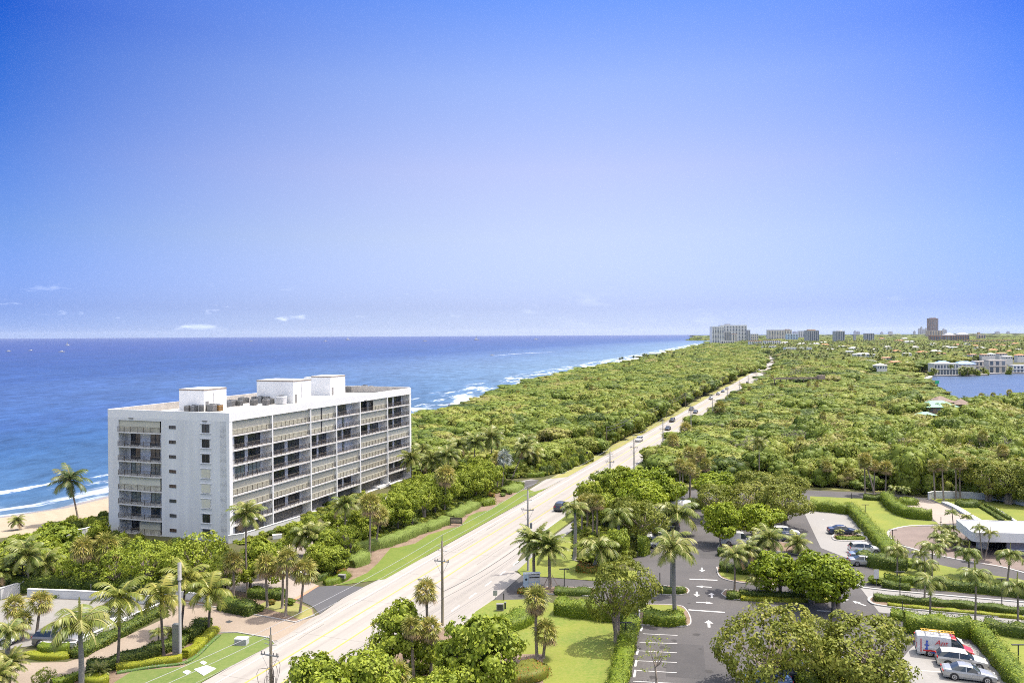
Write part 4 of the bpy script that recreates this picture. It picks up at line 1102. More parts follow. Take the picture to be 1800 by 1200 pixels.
T('grape', 50, 998, 938, 50, 'sea grape tree at the far left edge beside the beach', 'sea_grape_tree', low=True, var=1)
T('grape', 10, 1010, 962, 44, 'sea grape tree cut by the left picture edge beside the sand', 'sea_grape_tree', low=True, var=2)
T('grape', 95, 1010, 960, 40, 'lower sea grape tree in front of the broad dark one by the beach', 'sea_grape_tree', low=True, var=2)
T('grape', -40, 1015, 968, 50, 'sea grape tree just beyond the left edge by the beach', 'sea_grape_tree', low=True, var=0)
T('grape', 175, 950, 912, 22, 'low bright sea grape against the left side of the white block', 'sea_grape_tree', low=True, var=1)
T('olive', 1737, 881, 800, 48, 'spreading umbrella tree above the white wall by the pavilion lawn', 'shade_tree', cx=1738, var=1)
T('olive', 1772, 886, 806, 43, 'umbrella tree with a bent trunk at the right edge above the lawn', 'shade_tree', cx=1782, var=2)
T('open', 75, 1218, 1170, 20, 'small knobbly frangipani tree beside the beige drive', 'frangipani', var=1)
T('sapling', 812, 880, 857, 14, 'small bare white stemmed tree behind the trimmed hedges', 'sapling', var=1)

# garden thicket between the white block and the highway verge
thk = [('grape', 520, 975, 912, 26), ('grape', 560, 1012, 950, 32), ('grape', 590, 1008, 955, 30), ('grape', 578, 985, 925, 30), ('open', 612, 985, 915, 28), ('grape', 640, 950, 890, 28),
       ('grape', 620, 948, 892, 26), ('grape', 668, 940, 878, 30), ('grape', 700, 935, 862, 30), ('open', 690, 915, 858, 28), ('grape', 725, 925, 850, 28), ('open', 745, 912, 842, 26), ('grape', 765, 905, 838, 28),
       ('grape', 790, 893, 832, 26), ('grape', 815, 880, 822, 26), ('grape', 838, 878, 815, 26), ('grape', 860, 868, 808, 26), ('open', 845, 862, 806, 24), ('grape', 720, 885, 838, 24), ('grape', 750, 880, 828, 24), ('open', 780, 872, 818, 24),
       ('grape', 700, 888, 845, 20), ('grape', 660, 905, 865, 22), ('grape', 585, 940, 893, 22), ('grape', 545, 950, 900, 20), ('grape', 810, 858, 808, 24), ('grape', 838, 846, 798, 24), ('grape', 868, 842, 792, 22), ('grape', 770, 855, 812, 20), ('open', 735, 862, 822, 18)]
for i, (k, x, y, t_, r) in enumerate(thk):
    tree(k, x, y, t_, r, 'mixed green tree in the garden thicket between the white block and the highway', 'thicket_tree', 'garden thicket trees beside the white block', var=i % 3)

# ------------------------------------------------------------------ palms
P = palm
P('royal', 143, 1222, 143, 1108, 60, 'tall grey royal palm in front of the parking deck corner')
P('yellow', 206.5, 1176, 211, 1050, 50, 'yellow green coconut palm at the left end of the yellow hedge')
P('yellow', 288, 1152, 283.5, 1046, 44, 'coconut palm just left of the tall grey mast')
P('yellow', 318.5, 1106, 328, 1014, 44, 'coconut palm behind the top of the tall grey mast')
P('yellow', 366, 1114, 371, 1036, 44, 'coconut palm at the right end of the drive hedge')
P('sabal', 64, 1117, 72, 1056, 26, 'stout fan palm beside the grey car on the deck')
P('sabal', 26, 1112, 26, 1063, 25, 'fan palm at the left edge of the parking deck')
P('sabal', 41, 1125, 40, 1088, 22, 'short fan palm between the two deck fan palms')
P('royal', 8, 1200, 16, 1120, 36, 'feather palm in front of the deck wall at the left edge')
P('date', 14, 1212, 20, 1164, 30, 'twin stemmed feather palm at the bottom left corner')
P('date', -10, 1240, -4, 1185, 34, 'feather palm cut by the bottom left corner')
P('coco', 52, 1039, 47, 976, 34, 'ragged coconut palm right of the pair behind the deck')
P('coco', 41, 1033, 40, 965, 34, 'tallest ragged coconut palm behind the deck wall')
P('coco', 79, 1031, 80, 988, 32, 'coconut palm beside the white gate behind the deck')
P('yellow', 24, 1038, 18, 997, 26, 'leaning straw coloured palm at the left edge behind the wall')
P('coco', 8, 1046, 2, 1004, 24, 'straw coloured palm cut by the left picture edge')
P('sabal', 146, 1036, 146, 962, 27, 'brown fringed fan palm left of its twin behind the deck wall')
P('sabal', 187, 1030, 189, 958, 32, 'brown fringed fan palm close to the corner of the white block')
P('coastal', 137, 912, 124, 843, 34, 'lone wind blown coconut palm on the beach')
P('coco', 40, 925, 30, 915, 16, 'stunted palm among the sea grapes at the sand')
P('date', 176, 1190, 175, 1178, 20, 'low arching palm bush in the drive hedge', name='palm_bush')
P('small', 278, 1133, 278, 1112, 18, 'small arching palm in the hedge left of the mast box', name='palm_bush')
P('small', 305, 1124, 300, 1108, 16, 'small arching palm behind the grey mast box', name='palm_bush')
P('coco', 435, 1048, 434, 902, 34, 'tall thin coconut palm in front of the block corner')
P('sabal', 470, 1067, 469, 990, 26, 'fan palm on the left of the drive island group')
P('sabal', 496, 1069, 497, 992, 23, 'middle fan palm of the drive island group')
P('sabal', 502, 1083, 505, 980, 26, 'tallest fan palm of the drive island group')
P('sabal', 527.5, 1077, 536, 1000, 29, 'thick trunked fan palm right of the drive island group')
P('sabal', 410, 1055, 410, 985, 24, 'fan palm behind the yellow green coconut palm at the drive')
P('coco', 553, 978, 557, 941, 32, 'coconut palm with white ribbed fronds by the garden wall')
P('coco', 541.5, 980, 538, 938, 30, 'coconut palm left of the white ribbed one')
P('coco', 606, 958, 607, 885, 28, 'coconut palm standing in front of the fifth bay of the block')
P('sabal', 649, 980, 651, 884, 26, 'tall slim pale headed fan palm beside the olive hedge')
P('sabal', 660, 965, 668, 905, 22, 'fan palm inside the thicket right of the tall slim one')
P('coco', 722.5, 852, 723, 806, 26, 'coconut palm at the far end of the white block')
P('sabal', 781, 904, 783, 834, 24, 'pale headed fan palm behind the trimmed hedge sign')
P('silver', 882, 862, 887, 803, 20, 'silver blue fan palm near the side drive')
P('sabal', 874, 858, 876, 806, 18, 'slender fan palm left of the silver blue one')
P('coco', 898, 850, 922, 790, 22, 'strongly leaning coconut palm at the side drive')
P('yellow', 933, 829, 938, 796, 24, 'yellowing coconut palm on the corner of the side drive')
P('coco', 916, 832, 925, 778, 24, 'coconut palm behind the yellowing one')
P('coco', 787, 860, 788, 798, 26, 'coconut palm in the middle of the thicket beyond the block')
P('coco', 862, 838, 864, 768, 28, 'coconut palm with long white ribbed fronds beyond the thicket')
P('coco', 765, 858, 758, 808, 26, 'coconut palm over the thicket near the path')
P('coco', 830, 842, 836, 776, 24, 'coconut palm at the back of the thicket')
P('coco', 800, 838, 806, 782, 24, 'bushy coconut palm over the dune scrub')
P('coco', 740, 838, 742, 792, 22, 'coconut palm beside the dune scrub at the block end')
P('date', 939.5, 1025, 939, 950, 38, 'heavy date palm beside the entrance sign')
P('date', 967.5, 1034, 966, 962, 38, 'date palm propped with wooden stakes on the entrance island')
P('royal', 1010, 984, 1011, 900, 28, 'tall smooth royal palm at the edge of the sidewalk grove')
P('royal', 1043, 1002, 1052, 972, 44, 'low royal palm filling the entrance lawn bed')
P('royal', 1086, 968, 1087, 914, 34, 'royal palm in front of the grove left of the parked pickup')
P('sabal', 1042, 942, 1042, 882, 18, 'fan palm with bare trunk inside the grove')
P('sabal', 1049, 944, 1050, 880, 18, 'fan palm right of the bare trunked one inside the grove')
P('sabal', 1022, 938, 1024, 884, 18, 'fan palm at the sidewalk side of the grove')
P('sabal', 1032, 934, 1032, 876, 17, 'fan palm second from the sidewalk in the grove')
P('washington', 944, 1158, 943, 1050, 30, 'shaggy skirted fan palm on the lawn bed')
P('sabal', 955, 1157, 960, 1108, 29, 'shorter fan palm leaning beside the shaggy one')
P('sabal', 750, 1180, 750, 1036, 28, 'tall fan palm left of the utility pole')
P('sabal', 757, 1192, 757, 1102, 26, 'fan palm below the tall one beside the utility pole')
P('sabal', 728, 1200, 725, 1098, 24, 'fan palm buried in the sea grape near the pole')
P('sabal', 658, 1240, 659, 1190, 30, 'fan palm clump at the bottom edge under the sea grapes')
P('sabal', 700, 1235, 701, 1182, 28, 'fan palm crown at the bottom edge right of the clump')
P('royal', 1186.5, 1081, 1185, 975, 48, 'large royal palm on the planted corner by the stop line')
P('royal', 1180.5, 1039, 1181, 960, 36, 'royal palm on the small island behind the large one')
P('royal', 1191, 940, 1189, 912, 44, 'royal palm over the parked pickup at the aisle')
P('coco', 1291, 1039, 1291, 974, 27, 'slim palm at the left end of the hedge island')
P('coco', 1313.5, 1010, 1312, 966, 27, 'palm with brown tips in the hedge behind the slim one')
P('small', 1330, 1049, 1330, 1020, 22, 'short green palm on the hedge island')
P('coco', 1353, 992, 1352, 946, 32, 'bushy palm beside the parked van')
P('coco', 1338, 985, 1334, 955, 24, 'palm in the hedge left of the bushy one')
P('coco', 1399, 972, 1401, 953, 26, 'palm at the corner of the asphalt lane')
P('droop', 1577, 1018, 1577, 967, 26, 'drooping palm left of the bright bent one')
P('small', 1618, 1006, 1619, 975, 20, 'bright green bent palm crown near the lawn')
P('droop', 1638, 1016, 1638, 962, 30, 'tall drooping palm on the pavilion lawn')
P('droop', 1625, 1053, 1626, 992, 28, 'drooping palm behind the low hedge median')
P('droop', 1634.5, 1088, 1636, 1022, 34, 'drooping palm in front of the hedge median beside the lower lane')
P('droop', 1703, 1012, 1703, 972, 28, 'drooping palm in front of the paved circle')
P('droop', 1714, 1095, 1716, 1010, 34, 'tallest drooping palm beside the lower concrete lane')
P('droop', 1771, 1021, 1776, 976, 30, 'drooping palm at the right edge of the paved circle')
P('droop', 1789, 1100, 1789, 1032, 34, 'drooping palm at the right picture edge by the lower lane')
P('small', 1727, 984, 1721, 928, 16, 'left one of the two curved palms growing through the pavilion front')
P('small', 1731, 984, 1741, 936, 16, 'right one of the two curved palms growing through the pavilion front')
P('small', 1678, 943, 1674, 901, 14, 'small palm behind the left corner of the pavilion roof')
P('small', 1698, 946, 1699, 908, 14, 'low palm behind the pavilion roof edge')
P('sabal', 1521, 869, 1520, 806, 16, 'left upright tall fan palm at the edge of the wood by the back road')
P('sabal', 1537, 871, 1522, 812, 15, 'strongly leaning tall fan palm at the back road')
P('sabal', 1536, 867, 1537, 817, 13, 'tall fan palm between the leaning one and its right neighbour')
P('sabal', 1556, 867, 1557, 820, 16, 'tall fan palm right of the leaning one at the back road')
P('sabal', 1644, 878, 1642, 817, 14, 'leftmost of the four tall fan palms by the white wall')
P('sabal', 1659, 880, 1657, 816, 14, 'second of the four tall fan palms by the white wall')
P('sabal', 1680, 877, 1680, 814, 13, 'third of the four tall fan palms by the white wall')
P('sabal', 1688, 877, 1687, 812, 14, 'rightmost of the four tall fan palms by the white wall')
P('small', 1573, 877, 1573, 858, 14, 'small feathery palm behind the curved hedge')
P('small', 1590, 879, 1589, 860, 13, 'small feathery palm right of its twin behind the curved hedge')
P('sabal', 1197, 873, 1195, 815, 15, 'tall fan palm left of its neighbour behind the grove')
P('sabal', 1213, 875, 1213, 822, 14, 'fan palm in front of the side road behind the car park')
P('sabal', 1184, 822, 1183, 772, 15, 'fan palm beside the highway in front of the grey bare bush')
P('sabal', 1212, 845, 1211, 793, 14, 'dark trunked fan palm between the highway and the car park')
P('sabal', 1231, 848, 1231, 793, 14, 'fan palm left of the forest behind the car park')
P('coco', 1334, 850, 1334, 778, 18, 'lone tattered coconut palm rising out of the wood')
P('small', 1478, 945, 1476, 934, 10, 'tiny palm left on the lot island', name='palm_bush')
P('small', 1508, 946, 1508, 934, 8, 'tiny palm right on the lot island', name='palm_bush')
for i, (x, y) in enumerate(((1655, 932), (1668, 940), (1648, 945), (1676, 948), (1662, 955), (1688, 955), (1670, 930))):
    P('small', x, y + 12, x, y - 2, 17, 'bushy areca palm in the clump left of the pavilion', group='areca clump beside the pavilion', name='palm_bush')
for i, (x, y, c) in enumerate(((1215, 848, 816), (1222, 858, 830), (1200, 850, 818), (1240, 850, 815), (1225, 832, 800), (1250, 845, 822), (1258, 838, 812), (1155, 820, 795), (1170, 835, 806), (1186, 840, 812), (1205, 785, 752), (1265, 742, 715))):
    P('sabal', x, y, x, c, 15, 'fan palm in the clump between the highway and the car park wood', group='fan palm clump beside the highway')
for i, (x, y, t_) in enumerate(((1688, 661.5, 646), (1694, 661, 643), (1701, 661.5, 645), (1707, 661, 644), (1713, 660.5, 647), (1672, 661.5, 640), (1640, 662, 646), (1644, 662, 648), (1728, 659.5, 645), (1776, 658, 644))):
    P('coco', x, y, x, t_ + 4, 6, 'coconut palm on the lake front before the waterside villas', group='palms on the lake front')
for i, (x, y, t_, r_) in enumerate(((1691, 661, 650, 7), (1703, 661, 648, 7), (1717, 660.5, 650, 7), (1733, 659.5, 649, 6), (1637, 662, 652, 6), (1773, 658, 650, 6))):
    T('grape', x, y, t_, r_, 'bushy tree on the lake front between the waterside villas', 'shore_tree', 'bushy trees on the lake front', var=i % 3, low=True)
# tiny palms on the skyline of the dune wood
for i, (x, y) in enumerate(((1093, 634), (1113, 634), (1132, 631), (1153, 628), (1184, 625), (1218, 614), (1226, 611), (1236, 606), (1130, 633), (1089, 636))):
    px_, py_ = x, y + 9; s = SC(px_, py_); gx, gy = G(px_, py_ - 3)
    palm_at('coastal', gx, gy, 8 + (i % 3) * 1.5, .6, 2.6, 'small coconut palm on the skyline of the dune wood above the surf', 'palms along the far beach')

# ------------------------------------------------------------------ hedges and beds
H = hedge
sl = smooth_line
H(sl(pts(622, 970, 650, 965, 690, 955, 730, 938, 746, 933)), 3.0, 1.7, m_hedgeO, 'long olive clipped hedge at the left of the verge', round_=.5, leaf=.14, dens=45)
H(sl(pts(746, 934, 770, 924, 792, 916)), 3.2, 1.3, m_hedgeO, 'slanted flat topped hedge left of the dark wooden sign', round_=.25, leaf=.12, dens=50)
H(sl(pts(793, 912, 815, 900, 838, 889)), 3.4, 1.3, m_hedgeO, 'slanted flat topped hedge right of the dark wooden sign', round_=.25, leaf=.12, dens=50)
H(sl(pts(846, 889, 855, 887, 864, 884)), 3.0, 1.5, m_hedge, 'round orange tinged hedge ball between the slanted hedges and the mounds', round_=.9)
H(sl(pts(618, 997, 630, 992, 641, 985)), 3.0, 2.0, m_hedgeO, 'domed clipped hedge under the tall slim fan palm', round_=.7, leaf=.12, dens=45)
H(sl(pts(570, 1027, 590, 1023, 612, 1012)), 2.2, 1.0, m_hedge, 'low clipped mound at the corner of the side road apron', round_=.8, leaf=.12, dens=45)
H(sl(pts(545, 1023, 565, 1018, 585, 1008)), 1.6, 1.0, m_hedgeD, 'dark low hedge behind the white curved wall', round_=.5)
H(sl(pts(886, 866, 900, 863, 912, 858)), 4.0, 1.6, m_hedgeO, 'large green clipped mound at the side drive', round_=.9, leaf=.14)
H(sl(pts(898, 856, 908, 854, 918, 855)), 3.0, 1.4, m_hedge, 'darker clipped mound behind the large one at the side drive', round_=.9)
bush(884, 872, 7, 8, m_hedgeO, 'small round clipped ball in the mulch bed', seed=1)
bush(895, 868, 7, 8, m_hedge, 'small clipped ball next to the larger mound', seed=2)
bush(864, 873, 9, 10, m_hedgeR, 'reddish shrub behind the orange tinged ball', seed=3)
bush(838, 880, 14, 13, m_hedge, 'light green shrub behind the end of the slanted hedge', seed=4)
bush(603, 1012, 12, 18, m_hedgeR, 'pinkish grey shrub between the clipped mounds', seed=5)
H(sl(pts(289, 1077, 270, 1083, 250, 1093, 205, 1118, 170, 1136, 131, 1156)), 2.2, 0.9, m_hedgeD, 'long dark green hedge along the white deck wall', dens=40)
H(sl(pts(47, 1153, 75, 1157, 105, 1157, 122, 1155)), 1.2, 0.6, m_hedgeY, 'yellow hedge in front of the grey car', leaf=.14)
H(sl(pts(70, 1146, 98, 1147, 120, 1146)), 1.3, 1.1, m_hedge, 'green hedge behind the yellow one by the grey car', leaf=.14)
H(sl(pts(154, 1182, 190, 1174, 240, 1160, 300, 1140, 325, 1125)), 2.2, 1.1, m_hedgeD, 'dark green hedge on the lawn side of the beige drive', dens=40)
H(sl(pts(325, 1130, 345, 1117, 362, 1103)), 2.0, 1.5, m_hedgeD, 'taller dark hedge right of the grey mast', dens=40)
H(sl(pts(205, 1177, 240, 1173, 280, 1167, 320, 1160)), 1.2, 0.8, m_hedgeY, 'long yellow hedge at the foot of the dark drive hedge', leaf=.14)
H(sl(pts(324, 1157, 345, 1143, 362, 1124, 380, 1110)), 1.4, 0.9, m_hedgeY, 'yellow hedge curving up the lawn edge right of the mast', leaf=.14)
H(sl(pts(205, 1184, 250, 1176, 290, 1171, 325, 1166, 350, 1150, 368, 1132, 386, 1117)), .5, 0.28, leaf_mat('flowers', [(0.12, 0.2, 0.05), (0.45, 0.34, 0.40), (0.10, 0.18, 0.04), (0.38, 0.33, 0.48), (0.14, 0.2, 0.05), (0.32, 0.13, 0.08), (0.5, 0.42, 0.25)], objvar=0), 'low flower border of pink and purple along the lawn', name='flower_bed', cat='flower bed', leaf=.13)
H(sl(pts(150, 1195, 170, 1200, 190, 1196)), 2.0, .8, m_hedgeY, 'yellow leafed shrub row at the bottom left below the palm bush', leaf=.14)
H(sl(pts(90, 1207, 115, 1200, 145, 1190)), 1.2, .8, m_hedge, 'low green hedge edging the drive at the bottom left')
H(pts(392, 1068, 420, 1074, 446, 1080), 2.6, 1.6, m_hedgeD, 'square dark clipped hedge on the palm island')
H(pts(440, 1048, 470, 1050, 500, 1052), 2.2, 1.2, m_hedgeD, 'dark hedge at the back of the palm island')
bush(478, 1062, 9, 12, m_hedgeR, 'orange croton shrub under the island fan palms', seed=1)
bush(508, 1062, 13, 14, m_hedge, 'green shrub right of the orange croton', seed=2)
bush(455, 1072, 14, 12, m_hedge, 'loose green shrub beside the square island hedge', seed=3)
H(sl(pts(60, 1052, 120, 1047, 180, 1050, 260, 1056)), 2.0, .45, m_hedge, 'bright ground cover strip behind the deck wall', name='ground_cover')
H(sl(pts(20, 1040, 80, 1034, 160, 1036, 240, 1040, 330, 1045, 390, 1052)), 3.5, 2.2, m_hedgeD, 'tall dark shrub row behind the deck wall under the trees')
# lawn hedges near the entrance
H(pts(978, 1076, 1030, 1082, 1085, 1089), 3.2, 1.9, m_hedge, 'tall glossy hedge between the entrance drive and the lawn', dens=36, leaf=.2)
H(pts(1085, 1089, 1110, 1095), 2.6, 1.7, m_hedgeD, 'dark end of the lawn hedge behind the tree trunk')
H(sl(pts(886, 1108, 905, 1100, 930, 1086)), 3.6, 1.6, m_hedge, 'rounded hedge left of the shaggy fan palm', round_=.4, leaf=.2)
bush(915, 1134, 13, 13, m_hedgeD, 'small dark clipped ball on the lawn bed', seed=5)
H(pts(1112, 1100, 1106, 1120, 1099, 1150, 1091, 1190, 1080, 1240, 1070, 1290), 2.1, 1.5, m_hedge, 'long bright hedge between the lawn and the parking bays', dens=40, leaf=.18)
H(sl(pts(880, 1195, 925, 1190, 951, 1180)), 4, 1.2, m_hedgeR, 'pinkish brown shrub bed at the bottom beside the lawn', leaf=.15)
H(pts(975, 1042, 1005, 1043, 1040, 1044), 2.2, .8, m_hedgeD, 'low dark hedge on the entrance island', leaf=.16)
H(sl(pts(912, 1041, 926, 1043)), 1.5, .6, m_hedgeR, 'small flower bed at the tip of the entrance island', name='flower_bed', cat='flower bed')
H(sl(pts(1015, 1002, 1040, 1004, 1080, 1004)), 3, 1.0, m_hedgeR, 'red and green shrub bed behind the entrance lawn')
H(pts(1132, 1092, 1165, 1095, 1203, 1095), 3.0, 1.3, m_hedge, 'shrub bed on the planted corner below the large royal palm')
H(pts(1160, 1042, 1185, 1043, 1202, 1041), 1.6, .8, m_hedgeD, 'small hedge on the island behind the royal palm')
H(pts(1278, 1050, 1300, 1052), 1.8, .9, m_hedgeD, 'dark box hedge at the left tip of the hedge island')
H(pts(1302, 1054, 1350, 1056, 1400, 1057, 1455, 1057), 1.0, .5, m_hedgeY, 'low yellow green row along the hedge island')
H(pts(1300, 1048, 1400, 1052, 1456, 1054), 1.3, 1.0, m_hedgeD, 'dark hedge along the back of the hedge island')
H(pts(1266, 1003, 1300, 1007, 1350, 1012, 1430, 1020), 2.2, 1.4, m_hedgeD, 'dark hedge behind the slim palms of the car park')
H(pts(1262, 975, 1300, 978, 1345, 982), 2.0, 1.2, m_hedgeD, 'dark hedge in front of the parked van')
H(pts(1186, 893, 1215, 893, 1246, 893), 2.4, 2.0, m_hedgeD, 'dark square hedge at the head of the car park aisle')
H(pts(1126, 974, 1138, 976), 3.0, 3.2, m_hedge, 'square bright clipped hedge block beside the royal palm', round_=0)
H(pts(1408, 1170, 1420, 1190, 1425, 1240), 2.4, 1.7, m_hedge, 'hedge between the parked cars at the bottom')
H(pts(1440, 1215, 1500, 1218, 1560, 1222), 3, 1.8, m_hedgeY, 'bright shrub at the bottom edge under the big trees')
H(pts(1424, 896, 1460, 899, 1492, 903), 2.4, 2.0, m_hedge, 'bright hedge along the top of the white lot', dens=40, leaf=.18)
H(pts(1494, 899, 1512, 918, 1532, 942, 1543, 955), 2.2, 2.0, m_hedge, 'long bright hedge down the right side of the white lot', dens=40, leaf=.18)
H(pts(1545, 956, 1560, 972, 1573, 988), 3.0, 2.2, m_hedge, 'lower bright hedge beside the street lamp and the lawn', dens=40, leaf=.18)
H(sl(pts(1556, 880, 1568, 894, 1585, 905, 1605, 910, 1638, 913)), 2.4, 2.1, m_hedge, 'curved bright hedge bending round the lawn', dens=40, leaf=.18)
H(pts(1518, 877, 1534, 878, 1549, 878), 3.0, 1.0, m_hedgeD, 'small square hedge bed below the leaning fan palm')
H(sl(pts(1580, 884, 1595, 886, 1607, 885)), 3.4, 1.5, m_hedge, 'shrub bed under the two feathery palms', round_=.6)
H(sl(pts(1680, 888, 1700, 890, 1718, 889)), 3.4, 1.4, m_hedgeD, 'shrub bed below the four tall fan palms', round_=.5)
H(pts(1722, 891, 1742, 903, 1762, 916), .9, .6, m_hedgeD, 'low dark hedge line on the lawn left of the white strip')
H(pts(1733, 889, 1756, 902, 1776, 914), .9, .6, m_hedgeD, 'low dark hedge line beside the white strip')
H(pts(1470, 947, 1495, 948, 1518, 947), 2.0, .5, m_hedge, 'low planting on the island between the parked cars')
H(pts(1513, 988, 1540, 995, 1570, 1000, 1592, 1004), 3.0, 2.0, m_hedgeD, 'dark hedge behind the parked grey cars')
bush(1535, 1026, 16, 19, m_hedge, 'rounded green shrub by the small sign at the concrete drive', seed=2)
H(sl(pts(1553, 1030, 1575, 1034, 1600, 1037)), 1.8, .9, m_hedgeD, 'dark clipped hedge right of the rounded shrub')
H(pts(1555, 1022, 1590, 1025, 1620, 1028), 2.0, 1.1, m_hedge, 'shrubs in front of the drooping palms')
H(pts(1610, 1030, 1680, 1036, 1760, 1044, 1810, 1050), 2.2, 1.3, m_hedgeD, 'mixed shrub row along the upper concrete lane')
H(sl(pts(1536, 1055, 1600, 1060, 1700, 1069, 1800, 1080, 1860, 1086)), 1.7, .9, m_hedgeD, 'low clipped hedge along the median of the concrete drive', dens=45, leaf=.14)
H(sl(pts(1560, 1065, 1640, 1073, 1740, 1082, 1800, 1088)), .9, .45, m_hedgeY, 'yellow green row in front of the median hedge', leaf=.13)
H(pts(1590, 1107, 1640, 1112, 1708, 1117), 3.0, 2.2, m_hedge, 'tall bright hedge behind the parked service van', dens=36, leaf=.2)
H(pts(1714, 1115, 1738, 1142, 1765, 1175, 1800, 1218, 1840, 1270), 2.2, 1.8, m_hedge, 'long bright hedge running down the right side of the bottom lot', dens=36, leaf=.2)
H(pts(1730, 1108, 1770, 1114, 1830, 1124), 2.2, 1.5, m_hedgeD, 'clipped dark hedge along the lower lane at the right edge')
H(pts(1566, 1085, 1595, 1089), 2.2, 1.0, m_hedge, 'low shrubs at the start of the lower lane')
bush(1644, 1089, 9, 9, m_hedgeR, 'dark red shrub at the foot of the lane palm', seed=3)
H(sl(pts(1560, 985, 1600, 995, 1640, 1004)), 2.4, .8, m_hedge, 'shrubs on the lawn under the drooping palms')
H(pts(905, 838, 930, 838, 955, 836), 3, 1.2, m_hedge, 'low clipped hedge behind the side drive')
H(pts(948, 833, 970, 826, 985, 820), 3, 1.6, m_hedge, 'rounded shrubs at the corner of the side drive', round_=.6)

# ------------------------------------------------------------------ the woods
KIN = {}
road_s = road_c[::3]
def dist_line(x, y, L_):
    best = 1e9
    for i in range(len(L_) - 1):
        ax, ay = L_[i]; bx, by = L_[i + 1]; dx, dy = bx - ax, by - ay
        t = max(0, min(1, ((x - ax) * dx + (y - ay) * dy) / (dx * dx + dy * dy)))
        d = hypot(x - ax - t * dx, y - ay - t * dy)
        if d < best: best = d
    return best
def side_of_road(x, y):
    """positive to the left (sea side)"""
    best = 1e9; s = 0
    for i in range(len(road_s) - 1):
        ax, ay = road_s[i]; bx, by = road_s[i + 1]; dx, dy = bx - ax, by - ay
        t = ((x - ax) * dx + (y - ay) * dy) / (dx * dx + dy * dy); t = max(0 if i else -9, min(1 if i < len(road_s) - 2 else 99, t))
        d = hypot(x - ax - t * dx, y - ay - t * dy)
        if d < best: best = d; s = 1 if dx * (y - ay) - dy * (x - ax) > 0 else -1
    return best * s
road_end = G(1338, 622)
bend_low = pts(1316, 680, 1330, 655, 1345, 638, 1352, 622, 1378, 622, 1374, 645, 1345, 690)
lake_w = [tuple(p) for p in lake_poly]
clear_px = [pts(1600, 655, 1640, 657, 1640, 668, 1592, 672), pts(1634, 638, 1690, 638, 1740, 632, 1900, 632, 1900, 662, 1700, 662, 1634, 663),
            pts(1605, 712, 1700, 706, 1700, 736, 1605, 740), pts(1372, 668, 1434, 663, 1434, 671, 1372, 674)]
edgeR = pts(1120, 830, 1180, 846, 1250, 851, 1420, 857, 1560, 864, 1640, 871, 1720, 876, 1800, 888, 2100, 930)
def wood_region(x, y):
    """height of the canopy here, or None where there is none"""
    d = hypot(x, y)
    if y < 120 or abs(x) > y * 0.72 + 30: return None
    sd = side_of_road(x, y)
    dd = dist_line(x, y, dune[1:-3])
    # seaward of the dune line?
    u, v = UV(x, y)
    if sd > 0 and d < 5000:
        if sd < 11.5: return None
        px = 900 + FPX * x / y
        # inside land only
        if not land_ok(x, y): return None
        if dd < 1.5: return None
        if u < 201 and v > 64: return None
        if u < 246 and v < 78: return None
        h = 3.0 + min(1, max(0, dd - 5) / 60) * 4.6 + 1.3 * sin(x * .045) * sin(y * .03 + 1)
        if sd < 26: h = 8.6
        if u < 262: h = min(h, 4.6)
        return h
    else:
        if d < 5000 and sd > -9.5 and sd <= 0: return None
        if inpoly(x, y, lake_w): return None
        if inpoly(x, y, bend_low): return 1.6
        for c in clear_px:
            if inpoly(x, y, c): return None
        if -sd < 150 and v > 20 and y < 230:
            pass
        # front edge of the right-hand wood
        if not front_ok(x, y): return None
        h = 7.6 + 2.2 * sin(x * .031 + 1.3) * sin(y * .023) + 1.2 * sin(x * .09) * sin(y * .07 + 2)
        if -sd < 16: h = 4.2
        elif -sd < 40: h = 5.5
        dl = dist_line(x, y, lake_w[:24]); h = 3.0 if dl < 18 else 4.0 if dl < 50 else h
        if d > 800: h = 8 + 2 * sin(x * .011) * sin(y * .007)
        return h
landpoly = dune[:-3] + [(dune[-4][0] + 9000, dune[-4][1]), (9000, -100)]
def land_ok(x, y): return inpoly(x, y, landpoly)
fe = [(p[0], p[1]) for p in edgeR]
def front_ok(x, y):
    if x < fe[0][0]: return y > fe[0][1] + (fe[0][0] - x) * 0.2 and True
    for i in range(len(fe) - 1):
        if fe[i][0] <= x <= fe[i + 1][0]:
            f = (x - fe[i][0]) / (fe[i + 1][0] - fe[i][0]); return y > fe[i][1] + (fe[i + 1][1] - fe[i][1]) * f + 3
    return y > fe[-1][1]
spots = []
bands = [(120, 260, 6.0), (260, 400, 7.0), (400, 560, 8.2), (560, 800, 9.5), (800, 1250, 11.5), (1250, 2000, 13), (2000, 3200, 19), (3200, 5200, 30), (5200, 9000, 55), (9000, 16000, 110)]
rw = random.Random(21)
for y0, y1, s in bands:
    ny = int((y1 - y0) / (s * .86))
    for j in range(ny):
        yy = y0 + (j + .5) * (y1 - y0) / ny
        x0, x1 = -0.40 * yy, 0.66 * yy
        k = int((x1 - x0) / s)
        for i in range(k + 1):
            x = x0 + (i + (.5 if j % 2 else 0) + rw.uniform(-.33, .33)) * s; y = yy + rw.uniform(-.33, .33) * s
            if yy > 3600 and x < 0.22 * yy: continue
            h = wood_region(x, y)
            if h is None: continue
            q = rw.random(); hs_, rs_ = rw.uniform(.78, 1.12), rw.uniform(.55, .9)
            if q < .14: hs_, rs_ = rw.uniform(1.15, 1.4), rw.uniform(1.0, 1.35)
            elif q > .84: hs_, rs_ = rw.uniform(.45, .68), rw.uniform(.45, .65)
            spots.append((x, y, h * hs_, s * rs_))
